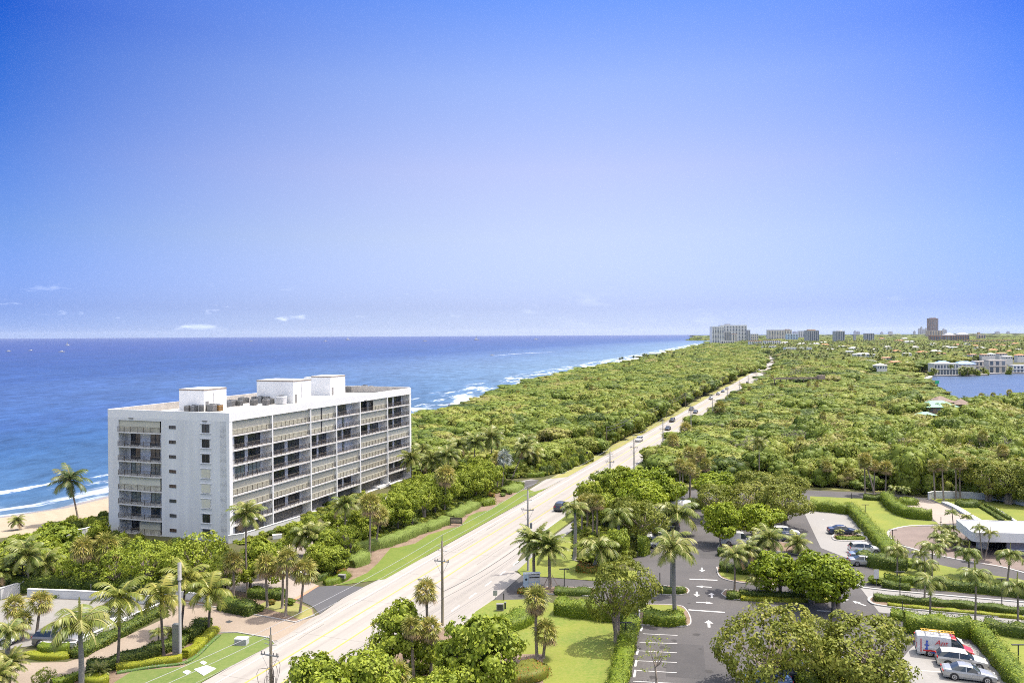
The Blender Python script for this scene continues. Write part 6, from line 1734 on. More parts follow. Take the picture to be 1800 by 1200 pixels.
wall_line(pts(10, 1016, 50, 1012, 112, 1008), 2.4, .25, m_white, 'pale gate wall behind the coconut palms at the left', name='gate_wall')
wall_line(pts(1632, 877, 1640, 875, 1700, 876, 1760, 880, 1800, 889, 1900, 915), 1.5, .3, m_white, 'long pale wall along the back road at the right')
wall_line(sl(pts(1660, 884, 1680, 893, 1705, 908, 1722, 918)), .4, 1.3, m_white, 'low white curb wall sweeping up to the pavilion', name='curb_wall', cap=False)
wall_line(pts(1735, 888, 1756, 899, 1786, 918), .35, .5, m_white, 'straight white strip wall across the pavilion lawn', name='curb_wall', cap=False)
for P_, lb in ((pts(90, 957, 135, 950, 152, 944), 'dark metal fence beside the beach path'), (pts(505, 950, 530, 942, 552, 934), 'dark metal railing beside the drive to the block')):
    e = empty('metal_fence', (P_[0][0], P_[0][1], 0)); tag(e, lb, 'fence')
    for i in range(len(P_) - 1):
        a, c = Vector(P_[i]) - Vector(P_[0]), Vector(P_[i + 1]) - Vector(P_[0]); b = MB()
        for z_ in (.15, .7, 1.2): b.tube([(a.x, a.y, z_), (c.x, c.y, z_)], .03, m_dark, 4)
        n_ = int((c - a).length / .45)
        for q in range(n_): p = a.lerp(c, (q + .5) / n_); b.tube([(p.x, p.y, .15), (p.x, p.y, 1.2)], .02, m_dark, 4)
        b.build('fence_panel', e)
        b = MB(); b.tube([(c.x, c.y, 0), (c.x, c.y, 1.35)], .05, m_dark, 6); b.build('post', e)

# ------------------------------------------------------------------ pavilion at the right edge
m_pav = mat('pavilion_roof', (0.38, 0.37, 0.35), 0.8, var=0.06, scale=.4)
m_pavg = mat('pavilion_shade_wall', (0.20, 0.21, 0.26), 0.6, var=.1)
pv = empty('pavilion', (*G(1740, 970), 0)); tag(pv, 'low flat roofed pavilion with curved white fascia and dark glazing at the right edge', 'pavilion')
pvx, pvy = G(1740, 970)
rel = lambda P_: [(p[0] - pvx, p[1] - pvy) for p in P_]
ZT = 4.1
roof_px = [(1681, 913.5)] + [(1690, 921), (1699, 928), (1704, 932.5), (1708, 935.2), (1714, 936.6), (1724, 937), (1755, 937.3), (1800, 938.5), (1960, 943), (1960, 921), (1800, 917), (1755, 916), (1720, 914.6)]
rp_ = rel(pts(*[c for p in roof_px for c in p], z=ZT))
cen = Vector((sum(p[0] for p in rp_) / len(rp_), sum(p[1] for p in rp_) / len(rp_)))
b = MB(); b.prism(rp_, ZT - 1.45, ZT, m_wall, m_pav); o = part('roof', b, pv)
ins = [tuple(Vector(p).lerp(cen, .02)) for p in rp_]
b = MB(); b.strip([(*p, ZT + .004) for p in rp_ + rp_[:1]], [(*p, ZT + .16) for p in rp_ + rp_[:1]], m_wall2); b.strip([(*p, ZT + .16) for p in rp_ + rp_[:1]], [(*p, ZT + .16) for p in ins + ins[:1]], m_wall2); b.strip([(*p, ZT + .16) for p in ins + ins[:1]], [(*p, ZT + .004) for p in ins + ins[:1]], m_wall2); part('roof_kerb', b, pv)
gp_ = rel(pts(1703, 957, 1720, 960, 1760, 966, 1775, 975, 1960, 985, 1960, 962, 1800, 945, 1710, 940))
b = MB(); b.prism(gp_, -.1, ZT - 1.46, m_glass); part('glazing', b, pv)
for px_ in ((1722, 963), (1730, 964)):
    q = rel(pts(*px_))[0]; b = MB(); b.box(q[0] - .45, q[0] + .45, q[1] - .5, q[1] + .3, 0, ZT - 1.462, m_wall2); part('column', b, pv)
q0, q1 = rel(pts(1768, 974, 1960, 986)); b = MB(); b.prism([q0, q1, (q1[0], q1[1] - .3), (q0[0], q0[1] - .3)], 0, ZT - 1.463, m_pavg); b.prism([(q0[0], q0[1] - .31), (q1[0], q1[1] - .31), (q1[0], q1[1] - .45), (q0[0], q0[1] - .45)], .9, 1.05, m_wall2); part('screen_wall', b, pv)

# ------------------------------------------------------------------ park buildings in the wood
m_copper = mat('green_roof', (0.17, 0.31, 0.23), .7, var=.12, scale=.5)
m_brroof = mat('brown_shingle', (0.20, 0.15, 0.12), .9, var=.2, scale=1)
def hip_house(px, py, zbase, w, d, h, rh, mr, mw, label, rz=0.0, cat='building', name='park_building', over=.6, wins=4, group=None, at=None):
    x, y = at or G(px, py, zbase); e = empty(name, (x, y, zbase), rz); tag(e, label, cat, group)
    b = MB(); b.box(-w / 2, w / 2, -d / 2, d / 2, -zbase - .3, h, mw); part('wall', b, e)
    W, D = w / 2 + over, d / 2 + over; rl = max(0, W - D)
    b = MB(); b.add([(-W, -D, h), (W, -D, h), (W, D, h), (-W, D, h), (-rl, 0, h + rh), (rl, 0, h + rh)], [(0, 1, 5, 4), (1, 2, 5), (2, 3, 4, 5), (3, 0, 4), (0, 3, 2, 1)], mr); part('roof', b, e)
    for q in range(wins):
        c = -w / 2 + w * (q + .5) / wins; ww = w / wins * .28
        b = MB(); b.box(c - ww, c + ww, -d / 2 - .06, -d / 2 - .01, h * .35, h * .8, m_glassF); part('window', b, e)
    return e
hip_house(1646, 724, 5.5, 13, 8, 2.4, 2.4, m_copper, m_brroof, 'park pavilion with pale green hipped roof rising from the wood', rz=.1)
hip_house(1653, 715, 6.5, 8, 7, 2.2, 2.4, m_brroof, m_brroof, 'brown roofed park building just behind the green roof', rz=.15)
hip_house(1689, 718, 6.0, 6, 6, 2.0, 2.2, m_brroof, m_brroof, 'smaller brown roofed park building right of the green roof', rz=-.2)
hip_house(1626, 735, 4.5, 6, 4, 1.4, 1.2, m_copper, m_brroof, 'low green awning roof in front of the green roofed pavilion', rz=.1)
# long weathered boardwalk roof
e = empty('boardwalk_shelter', (*G(1403, 668, 6.5), 6.5)); tag(e, 'long weathered timber walkway running over the tree tops', 'walkway')
m_wood = mat('weathered_timber', (0.26, 0.20, 0.16), .9, var=.3, scale=1.5)
b = MB(); b.box(-17, 15, -1.5, 1.5, .9, 1.25, m_wood, rz=.1); part('deck', b, e)
b = MB(); b.box(-16, 14, -1.4, -1.2, 1.252, 2.1, m_wood, rz=.1); part('handrail', b, e)
for q in range(9): b = MB(); b.box(-16 + q * 3.9, -15.6 + q * 3.9, -.3, .3, -6.6, .9, m_wood, rz=0); part('post', b, e)
b = MB(); b.box(13, 17.5, -1.7, 1.7, .5, 3.2, m_wood, rz=.1); part('lookout', b, e)

# ------------------------------------------------------------------ far towers and hotels
def tower(px0, px1, yt, yb, mw, label, ncol=5, depth=.6, name='apartment_tower', cat='tower', roofm=None, cap=None, rz=0.0, gcols=None, floors=0, gm=None):
    """tower standing on the ground at yb, seen between px0 and px1, top at yt"""
    xm = (px0 + px1) / 2; x, y = G(xm, yb); s = SC(xm, yb); w = (px1 - px0) / s; h = (yb - yt) / s; d = w * depth
    e = empty(name, (x, y + d / 2, 0), rz); tag(e, label, cat)
    b = MB(); b.box(-w / 2, w / 2, -d / 2, d / 2, -.5, h, mw); part('wall', b, e)
    b = MB(); b.box(-w / 2 - .2, w / 2 + .2, -d / 2 - .2, d / 2 + .2, h + .01, h + 1.0, roofm or m_wall2); part('roof_slab', b, e)
    if cap: b = MB(); b.box(-w * cap[0], w * cap[1], -d * .3, d * .3, h + 1.02, h + 1 + cap[2], cap[3] if len(cap) > 3 else mw); part('plant_room', b, e)
    gcols = gcols or [(i + .5) / ncol for i in range(ncol)]
    for f in gcols:
        c = -w / 2 + w * f; ww = w / max(len(gcols), 3) * .26
        b = MB(); b.box(c - ww, c + ww, -d / 2 - .25, -d / 2 - .05, h * .04, h * .95, gm or m_glassF); part('window_column', b, e)
    for k in range(1, floors):
        z_ = h * k / floors; b = MB(); b.box(-w / 2 - .05, w / 2 + .05, -d / 2 - .6, -d / 2 - .26, z_, z_ + h / floors * .28, mw); part('balcony_band', b, e)
    return e
m_tw = mat('tower_white', (0.58, 0.57, 0.56), .8, var=.05, scale=.05); m_tg = mat('tower_grey', (0.31, 0.31, 0.33), .8, var=.06, scale=.05)
m_tb = mat('tower_beige', (0.54, 0.49, 0.43), .8, var=.06, scale=.05); m_pink = mat('tower_rose', (0.21, 0.135, 0.11), .8, var=.08, scale=.05)
m_blue = mat('tower_blue', (0.40, 0.50, 0.60), .6, var=.06, scale=.05); m_orange = mat('orange_tile', (0.42, 0.19, 0.10), .8, var=.15, scale=.3); m_ltile = mat('light_tile', (0.42, 0.32, 0.23), .85, var=.12, scale=.3)
tower(1266, 1313, 571.5, 601, m_tw, 'wide white slab hotel tower with many balconies at the end of the dune wood', 9, .3, floors=12, cap=(.28, -.1, 5, m_tg))
tower(1252, 1273, 574, 604.5, m_tw, 'white tower with dark side standing next to the sea', 5, .9, floors=14)
tower(1269, 1285.5, 583, 604, m_tg, 'lower dark glazed block in front of the white slab tower', 4, .5, floors=6, roofm=m_tw)
tower(1287, 1296, 587, 603, m_tb, 'narrow orange roofed block in front of the white slab tower', 2, .6, roofm=m_orange)
tower(1268, 1291, 599, 606, m_tb, 'low cream podium in front of the sea front towers', 6, .5, name='low_building', cat='building')
tower(1313, 1319, 580, 601, m_tg, 'narrow grey tower at the right of the wide slab', 2, .7)
tower(1320, 1333, 587, 600, m_tb, 'stepped beige building behind the orange roofed hotel', 4, .5, floors=3)
tower(1351, 1392, 580, 597, m_tb, 'broad beige hotel with blue glass centre', 9, .3, floors=8, cap=(-.28, .45, 5, m_tb), roofm=m_pink)
tower(1361, 1376, 582, 596.9, m_tb, 'blue glass centre of the broad beige hotel', 3, .1, gm=m_blue, name='hotel_wing', cat='hotel wing')
tower(1384, 1403, 587, 598.5, m_blue, 'pale blue low block right of the broad beige hotel', 4, .5, floors=4)
tower(1404, 1418, 581.5, 594, m_tw, 'distant pale tower between the beige hotel and the round tower', 4, .5, floors=6)
tower(1420, 1440, 581, 602, m_tg, 'grey striped tower with cream top', 6, .9, cap=(.35, .25, 4, m_ltile), roofm=m_ltile)
tower(1469, 1485, 582, 603, m_tg, 'slim grey tower with white edges', 4, .9, cap=(.15, .3, 3, m_tw), roofm=m_tw)
tower(1523, 1537, 586, 601, m_tg, 'short grey tower in the woodland', 4, .9, roofm=m_tg)
tower(1501, 1505, 588, 600, m_tg, 'tiny dark tower left of the short grey one', 1, .9)
tower(1634.5, 1649.5, 559.5, 590, m_pink, 'tall rose coloured hotel tower standing alone', 5, .7, floors=13, cap=(.3, .3, 6, m_pink), roofm=m_ltile)
tower(1634, 1657, 581, 592, m_ltile, 'cream base building under the tall rose tower', 5, .6, floors=3, name='podium_building', cat='building')
tower(1636, 1704, 590, 600, m_pink, 'long rose hotel wing with tiled roof', 16, .12, name='hotel_wing', cat='hotel wing', roofm=m_orange)
tower(1695, 1783, 598, 603, m_ltile, 'long low villa row with pale tiled roofs', 18, .06, name='villa_row', cat='building', roofm=m_orange)
tower(1720, 1733, 588.5, 596, m_ltile, 'pale church like building with a square tower', 3, .5, name='church', cat='church', cap=(.5, -.2, 14, m_ltile))
hip_house(1668, 591, 14, 60, 40, 8, 12, m_tg, m_tg, 'wide grey domed hall roof beside the rose tower', name='hall', cat='hall', wins=5)
hip_house(1691, 590, 14, 75, 40, 8, 14, m_tg, m_tg, 'second wide grey hall roof right of the rose tower', name='hall', cat='hall', wins=5)
def low_block(px0, px1, yt, yb, mw, mr, label, n_=6, fl=2, name='low_building', depth=.35, cat='building'):
    e = tower(px0, px1, yt, yb, mw, label, n_, depth, name=name, cat=cat, roofm=mr, floors=fl + 1); return e
low_block(1317, 1340, 599.5, 608, m_tw, m_orange, 'white orange roofed hotel, left wing', 6)
low_block(1344, 1372, 598.5, 607.5, m_tw, m_orange, 'white orange roofed hotel, right wing', 8)
low_block(1341, 1366, 609, 617, m_tw, m_wall2, 'low white building with flat roofs behind the bend of the highway', 5)
low_block(1382, 1427, 611.5, 622.5, m_tw, m_wall2, 'long pale blue and white three storey building in the trees', 9, 3)
# distant skyline, blurred by the air
for px0, px1, yt in ((1614, 1617, 578), (1618, 1621, 575), (1622, 1625, 579), (1626, 1629, 577), (1631, 1633, 580), (1657, 1660, 578), (1661, 1664, 580), (1501, 1505, 582), (1506, 1511, 583), (1562, 1568, 583), (1548, 1552, 584), (1394, 1400, 583), (1606, 1609, 582), (1750, 1756, 583), (1770, 1774, 583)):
    xm = (px0 + px1) / 2; d = 15500; x, y = (xm - 900) / FPX * d, d; w = (px1 - px0) / FPX * d; h = CAMZ + (HZ(xm) - yt) / FPX * d
    e = empty('skyscraper', (x, y, 0)); tag(e, 'faint hazy high rise on the far horizon', 'skyscraper', 'hazy skyline on the far horizon')
    b = MB(); b.box(-w / 2, w / 2, -w / 2, w / 2, 0, h, m_tg); part('wall', b, e); b = MB(); b.box(-w / 4, w / 4, -w / 4, w / 4, h + .1, h + 12, m_tg); part('roof_mast', b, e)

# ------------------------------------------------------------------ houses among the trees and on the water
m_bluetile = mat('blue_tile', (0.14, 0.24, 0.42), .6, var=.1, scale=.5)
m_hwhite = mat('house_white', (0.54, 0.53, 0.50), .8, var=.06, scale=.3)
def modern(px0, px1, yt, yb, label, mw=m_hwhite, n_=5, depth=.5, fl=2, gm=None):
    return tower(px0, px1, yt, yb, mw, label, n_, depth, name='waterside_house', cat='house', floors=fl, roofm=mw, gm=gm or m_glassF)
modern(1642, 1685, 640.5, 658.5, 'white modern villa with columns on the lake front', n_=8)
hip_house(1656, 641, 6, 15, 9, 1.5, 2.4, m_bluetile, m_hwhite, 'villa with blue tiled roof behind the white modern villa', name='waterside_house', cat='house')
hip_house(1694, 642, 6, 18, 10, 1.5, 2.6, m_bluetile, m_hwhite, 'largest blue tiled roof villa by the lake', name='waterside_house', cat='house')
modern(1715, 1740, 636, 653, 'grey beige mansion wing left of the tall windows', m_tb, 4)
modern(1738, 1769, 634, 655, 'large grey mansion with three tall windows on the lake', m_tb, 3)
modern(1781, 1812, 643, 656, 'white boathouse style villa at the right edge of the lake', n_=5)
modern(1682, 1701, 627.5, 634, 'white flat roofed house behind the blue roofs', n_=3)
hip_house(1598, 646, 2.5, 17, 12, 3, 3.2, m_hwhite, m_hwhite, 'white hip roofed house in the palms left of the lake', name='house', cat='house')
hip_house(1518, 627, 5, 26, 14, 4, 1.4, m_hwhite, m_hwhite, 'white flat two storey house in the woodland', name='house', cat='house')
hip_house(1547, 650, 5, 9, 8, 4, 2, m_hwhite, m_hwhite, 'small white gabled house among the palms', name='house', cat='house')
rh_ = random.Random(5)
hs = [(1500, 614, 0), (1535, 617, 0), (1575, 620, 1), (1594, 625, 0), (1620, 622, 1), (1645, 620, 0), (1663, 612, 0), (1675, 613, 0), (1695, 621, 1), (1708, 627, 1), (1722, 614, 0), (1758, 609, 1), (1766, 611, 0), (1775, 620, 1), (1788, 617, 0), (1760, 625, 1), (1741, 626, 0), (1730, 627, 1), (1640, 606, 0), (1580, 600, 1), (1598, 602, 0), (1560, 612, 0),
      (1655, 625, 1), (1608, 612, 0), (1700, 606, 0), (1785, 606, 1), (1745, 618, 1), (1480, 611, 0), (1450, 608, 1), (1432, 606, 0), (1410, 606, 0), (1460, 616, 0), (1558, 633, 1), (1530, 640, 0), (1573, 641, 1), (1792, 628, 1), (1770, 631, 0), (1715, 610, 1), (1493, 621, 0), (1447, 603, 0), (1380, 604, 0), (1550, 596, 1), (1590, 596, 0), (1683, 608, 1)]
for i, (px_, py_, k) in enumerate(hs):
    d_ = FPX * 30 / (py_ - HZ(px_)); w = min(46, max(11, rh_.uniform(.007, .013) * d_))
    hip_house(px_, py_, 6.0, w, w * .5, 3.0, w * .11, m_orange if k else m_hwhite, m_hwhite, 'distant house with orange tiled roof among the trees' if k else 'distant white roofed house among the trees', rz=rh_.uniform(-.4, .4), name='house', cat='house', group='orange roofed houses in the far trees' if k else 'white roofed houses in the far trees', wins=3)
# sea walls, dock and lawn by the lake
b = MB()
for P_ in (pts(1588, 669.5, 1620, 671, 1640, 662),):
    L2 = offset_line(P_, 2.2)
    for i in range(2): b.prism([P_[i], P_[i + 1], L2[i + 1], L2[i]], 0, 1.0 + .01 * i, m_wall2)
o = b.build('dock'); tag(o, 'L shaped white dock wall jutting into the lake', 'dock')
area('lawn', pts(1592, 668, 1622, 669, 1626, 664, 1625, 658, 1596, 659), .2, m_lawn)
b = MB(); P_ = pts(1640, 661, 1700, 661.2, 1736, 660, 1737, 657.8, 1770, 657, 1900, 656.6); L2 = offset_line(P_, 3)
for i in range(len(P_) - 1): b.prism([P_[i], P_[i + 1], L2[i + 1], L2[i]], 0, 1.2 + .01 * i, m_trim, m_wall2)
o = b.build('sea_wall'); tag(o, 'long dark sea wall with pale top at the far lake shore', 'sea wall')
x, y = G(1647.5, 684); e = empty('channel_marker', (x, y, 0)); tag(e, 'green channel marker on a pole in the lake', 'marker')
b = MB(); b.tube([(0, 0, -1), (0, 0, 4)], .2, m_dark, 6); part('pole', b, e); b = MB(); b.box(-1.3, 1.3, -.1, .1, 3.6, 5.8, mat('marker_green', (0.03, 0.35, 0.16), .5, var=0)); part('sign_board', b, e)
# ------------------------------------------------------------------ vehicles
def paint(name, col, metal=0.0):
    return mat('paint_' + name, col, 0.28, metal, var=0.03, scale=2, coat=.6)
m_cg = glass_mat('car_glass', (0.012, 0.015, 0.02), (0.03, 0.04, 0.05), rough=.06)
m_tyre = mat('tyre', (0.02, 0.02, 0.02), .85, var=0); m_rim = mat('rim', (0.42, 0.43, 0.45), .35, .7, var=0)
m_tail = mat('tail_lamp', (0.45, 0.02, 0.02), .25, var=0); m_head = mat('head_lamp', (0.6, 0.62, 0.65), .12, var=0); m_plast = mat('black_trim', (0.03, 0.03, 0.032), .6, var=0)
KINDS_ = {
 # x from the nose back: (x, width, belt z, roof z, roof half-width factor, cabin)
 'sedan': dict(L=4.8, W=.91, wr=.34, ax=(.95, 3.78), st=[(0, .62, .50, .56, .9, 0), (.12, .80, .62, .68, .92, 0), (.45, .95, .74, .80, .9, 0), (1.25, 1, .88, .95, .88, 0), (1.45, 1, .90, .97, .86, 1), (2.15, 1, .92, 1.40, .70, 1), (2.70, 1, .93, 1.46, .72, 1), (2.78, 1, .93, 1.46, .72, 2), (3.35, 1, .95, 1.42, .70, 1), (4.02, .99, .99, 1.07, .84, 0), (4.55, .95, .98, 1.04, .86, 0), (4.72, .88, .90, .96, .9, 0), (4.8, .76, .62, .66, .9, 0)]),
 'suv': dict(L=4.75, W=.95, wr=.38, ax=(.95, 3.75), st=[(0, .66, .62, .68, .9, 0), (.12, .84, .80, .86, .92, 0), (.5, .96, .92, .98, .9, 0), (1.15, 1, 1.03, 1.10, .88, 0), (1.3, 1, 1.05, 1.13, .86, 1), (1.95, 1, 1.06, 1.62, .74, 1), (2.65, 1, 1.08, 1.70, .76, 1), (2.74, 1, 1.08, 1.70, .76, 2), (3.6, 1, 1.1, 1.68, .75, 1), (4.3, .99, 1.12, 1.60, .72, 1), (4.66, .96, 1.08, 1.15, .84, 0), (4.75, .84, .70, .74, .9, 0)]),
 'van': dict(L=5.6, W=1.0, wr=.38, ax=(.95, 4.3), st=[(0, .66, .66, .74, .9, 0), (.12, .86, .86, .95, .92, 0), (.55, .97, 1.0, 1.08, .9, 0), (.95, 1, 1.12, 1.22, .86, 1), (1.75, 1, 1.16, 2.12, .80, 1), (2.25, 1, 1.2, 2.22, .84, 1), (2.3, 1, 1.2, 2.24, .86, 2), (3.3, 1, 1.2, 2.28, .88, 2), (5.3, 1, 1.2, 2.26, .88, 2), (5.52, .98, 1.2, 2.2, .87, 2), (5.6, .95, 1.15, 2.1, .86, 2)]),
 'pickup': dict(L=5.6, W=.98, wr=.40, ax=(1.0, 4.4), st=[(0, .72, .72, .80, .9, 0), (.12, .88, .92, 1.0, .92, 0), (.5, .97, 1.02, 1.10, .9, 0), (1.35, 1, 1.1, 1.18, .88, 0), (1.5, 1, 1.12, 1.2, .86, 1), (2.05, 1, 1.14, 1.74, .74, 1), (2.55, 1, 1.15, 1.80, .76, 1), (2.63, 1, 1.15, 1.80, .76, 2), (3.25, 1, 1.16, 1.76, .74, 1), (3.5, 1, 1.16, 1.22, .86, 0), (5.45, .99, 1.14, 1.16, .9, 0), (5.6, .92, .9, .92, .9, 0)]),
}
CARP = {}
def car_parts(kind, pm, roofm=None, frontm=None):
    key = (kind, pm.name)
    if key in CARP: return CARP[key]
    K = KINDS_[kind]; st = K['st']; W = K['W']; n = len(st)
    rings = []
    for (x, w, zb, zr, rf, c) in st:
        hw = W * w; zl = .22 if 0 < x < K['L'] else .34
        rw_ = hw * (rf if zr - zb > .2 else max(rf, .86))
        half = [(hw * .90, zl), (hw * .99, .46), (hw, zb * .82), (hw * .955, zb), (rw_, max(zr - .06, zb + .01)), (rw_ * .80, zr), (0, zr + .02)]
        rings.append([(K['L'] / 2 - x, y, z) for y, z in half] + [(K['L'] / 2 - x, -y, z) for y, z in half[-2::-1]])
    m_ = len(rings[0]); body = MB(); gl = MB()
    V = [v for r in rings for v in r]
    fb = []; fg = []; ff = []
    for i in range(n - 1):
        ci, cj = st[i][5], st[i + 1][5]; dz = abs(st[i][3] - st[i + 1][3])
        for k in range(m_ - 1):
            f = (i * m_ + k, i * m_ + k + 1, (i + 1) * m_ + k + 1, (i + 1) * m_ + k)
            g = False
            if k in (3, m_ - 5):
                g = (ci == 1 or cj == 1) and not (ci == 2 and cj == 2) and max(st[i][3], st[i + 1][3]) - st[i][2] > .3 and not (ci == 1 and cj == 2)
            if 4 <= k <= m_ - 6 and dz > .28 and (ci or cj): g = True
            if kind == 'pickup' and ci == 1 and cj == 0: g = 4 <= k <= m_ - 6
            (fg if g else (ff if frontm and st[i + 1][0] < 2.26 else fb)).append(f)
    caps = [tuple(range(m_))[::-1], tuple(range((n - 1) * m_, n * m_))]
    und = [(i * m_, (i + 1) * m_, (i + 1) * m_ + m_ - 1, i * m_ + m_ - 1) for i in range(n - 1)]
    body.add(V, fb + caps, pm); body.add(V, und, m_plast); gl.add(V, fg, m_cg)
    if ff: body.add(V, ff, frontm)
    for ax in K['ax']:       # dark wheel arches
        for s in (1, -1):
            x = K['L'] / 2 - ax; r = K['wr'] + .07; y0 = s * (W * .985); y1 = s * (W * 1.006)
            vs = [(x, y1, K['wr'])] + [(x + r * cos(a), y1, K['wr'] + r * sin(a)) for a in np.linspace(-.35, pi + .35, 14)]
            body.add(vs, [tuple(range(len(vs)))], m_plast)
    P_ = [('body', body.mesh('car_body', False), None)]
    grp = {}
    for f in fg:
        i, k = f[0] // m_, f[0] % m_
        if 4 <= k <= m_ - 6: grp.setdefault(('windscreen' if st[i][0] < K['L'] * .5 else 'rear_window', 0), []).append(f)
        else:
            sdk = 0 if k < m_ // 2 else 1; prev = [q for q in grp if q[0] == 'side_window' and q[1] % 10 == sdk and any(g[0] // m_ == i - 1 for g in grp[q])]
            grp.setdefault(prev[0] if prev else ('side_window', sdk + 10 * i), []).append(f)
    for (nm, _), fl in grp.items():
        g_ = MB(); ids = sorted({q for f in fl for q in f}); mp_ = {q: t for t, q in enumerate(ids)}
        g_.add([V[q] for q in ids], [tuple(mp_[q] for q in f) for f in fl], m_cg); P_.append((nm, g_.mesh('car_glass'), None))
    for ax in K['ax']:
        for s in (1, -1):
            x = K['L'] / 2 - ax; r = K['wr']; t = MB(); t.tube([(x, s * (W - .20), r), (x, s * (W + .012), r)], r, m_tyre, 18)
            q = MB(); q.tube([(x, s * (W - .1), r), (x, s * (W + .02), r)], r * .66, m_rim, 14)
            for a in range(5): an = a * 1.2566; q.box(x - .02 + r * .35 * cos(an) - .03, x + .02 + r * .35 * cos(an) + .03, min(s * (W + .021), s * (W + .03)), max(s * (W + .021), s * (W + .03)), r + r * .35 * sin(an) - .05, r + r * .35 * sin(an) + .05, m_plast)
            P_.append(('wheel', t.mesh('car_wheel', True), ('rim', q.mesh('car_rim'))))
    zt = st[-2][2] - .12; zh = st[1][2]
    for s in (1, -1):
        h = MB(); h.box(K['L'] / 2 - .30, K['L'] / 2 - .07, s * W * .60 - .17, s * W * .60 + .17, zh - .10, zh + .04, m_head); P_.append(('headlight', h.mesh('headlight'), None))
        h = MB()
        if kind == 'van': h.box(-K['L'] / 2 - .03, -K['L'] / 2 + .1, s * W * .82 - .07, s * W * .82 + .07, .9, 1.4, m_tail)
        else: h.box(-K['L'] / 2 + .0, -K['L'] / 2 + .30, s * W * .66 - .19, s * W * .66 + .19, zt - .06, zt + .10, m_tail)
        P_.append(('tail_light', h.mesh('tail_light'), None))
        h = MB(); x = K['L'] / 2 - (1.7 if kind != 'van' else 1.35); h.box(x - .1, x + .1, s * (W + .11) - .09, s * (W + .11) + .09, st[4][2] + .02, st[4][2] + .18, pm); P_.append(('mirror', h.mesh('mirror'), None))
    h = MB(); h.box(-K['L'] / 2 - .03, -K['L'] / 2 + .12, -W * .80, W * .80, .34, .50, m_plast); P_.append(('bumper', h.mesh('bumper'), None)); h = MB(); h.box(K['L'] / 2 - .12, K['L'] / 2 + .03, -W * .72, W * .72, .34, .46, m_plast); P_.append(('bumper', h.mesh('bumper'), None))
    if kind == 'pickup':
        h = MB(); h.box(-K['L'] / 2 + .15, -K['L'] / 2 + 2.0, -W * .82, W * .82, 1.17, 1.19, m_plast); P_.append(('cargo_bed', h.mesh('cargo_bed'), None))
    CARP[key] = P_
    return P_
def car(kind, px, py, ang, pm, label, s=1.0, name='parked_car', cat='car', group=None, frontm=None, lite=False, z=.05, at=None):
    """nose points along ang (degrees, 0 = to the right, 90 = away)"""
    x, y = at or G(px, py); e = empty(name, (x, y, z), radians(ang)); e.scale = (s, s, s); tag(e, label, cat, group)
    for nm, me, sub in car_parts(kind, pm, frontm=frontm):
        if lite and nm in ('mirror', 'bumper'): continue
        o = ob(nm, me, e)
        if sub and not lite: ob(sub[0], sub[1], o)
    return e
Pw = paint('white', (0.50, 0.50, 0.49)); Ps = paint('silver', (0.33, 0.34, 0.34), .35); Pd = paint('dark_grey', (0.045, 0.05, 0.06)); Pg = paint('taupe_grey', (0.20, 0.19, 0.18), .35)
Pb = paint('blue_grey', (0.22, 0.27, 0.33), .4); Pk = paint('black', (0.012, 0.013, 0.015)); Pn = paint('navy', (0.03, 0.045, 0.09)); Pr = paint('red', (0.50, 0.025, 0.02)); Pblue = paint('light_blue', (0.12, 0.22, 0.45))
Pch = paint('champagne', (0.50, 0.48, 0.44), .3)
PK = 'parked_car'
# bottom right lot
car('sedan', 1703, 1193, -20, Ps, 'silver sedan nearest the bottom edge in the bottom right lot', 1.12)
car('suv', 1690, 1171, -19, Pch, 'pale gold crossover between the silver sedan and the service van', 1.10)
van = car('van', 1660, 1152, -20, paint('van_white', (0.46, 0.47, 0.48)), 'white service van with red nose, red lettering and a ladder on the roof', 1.08, name='service_van', cat='van', frontm=Pr)
car('sedan', 1650, 1133, -20, Pw, 'white car with red tail lamp hidden behind the service van', 1.1)
# van graphics: lettering, bands and the ladder
m_redt = mat('red_lettering', (0.45, 0.02, 0.03), .5, var=0); m_bluet = mat('blue_lettering', (0.04, 0.08, 0.38), .5, var=0); m_yelt = mat('ladder_yellow', (0.55, 0.34, 0.04), .5, var=.1)
def text(s, size, m_, parent, loc, rot, name='lettering', shear=0.0):
    cu = bpy.data.curves.new(name, 'FONT'); cu.body = s; cu.size = size; cu.extrude = .006; cu.align_x = 'CENTER'; cu.shear = shear; cu.materials.append(m_)
    t = bpy.data.objects.new(name, cu); COL.objects.link(t); dg = bpy.context.evaluated_depsgraph_get(); me = bpy.data.meshes.new_from_object(t.evaluated_get(dg)); bpy.data.objects.remove(t)
    o = bpy.data.objects.new(name, me); o.location = loc; o.rotation_euler = rot; return link(o, parent)
sd_ = -1.06
text('Ant', .80, m_redt, van, (-.45, sd_, 1.40), (pi / 2, 0, 0), shear=.3)
text('services', .26, m_plast, van, (-.5, sd_, 1.12), (pi / 2, 0, 0)) if False else None
b = MB(); b.box(-2.2, .5, sd_ + .03, sd_ + .05, .62, .76, m_redt); b.box(-1.4, 1.2, sd_ + .03, sd_ + .052, .46, .58, m_bluet); b.build('side_stripe', van)
b = MB(); b.prism([(0, 0), (.16, .0), (.16, .02), (0, .02)], 0, .01, m_bluet)
b = MB(); b.box(-1.9, -1.75, sd_ + .03, sd_ + .05, .95, 1.55, m_bluet); b.box(-2.05, -1.6, sd_ + .028, sd_ + .048, 1.22, 1.34, m_bluet); b.tube([(-1.82, sd_ + .05, 1.68), (-1.82, sd_ + .03, 1.68)], .12, m_bluet, 8); b.box(-2.0, -1.72, sd_ + .027, sd_ + .047, .80, .95, m_bluet); b.build('side_emblem', van)
b = MB(); b.box(-2.45, -2.35, sd_ + .03, sd_ + .05, .5, 1.9, m_redt); b.build('side_stripe', van)
b = MB()
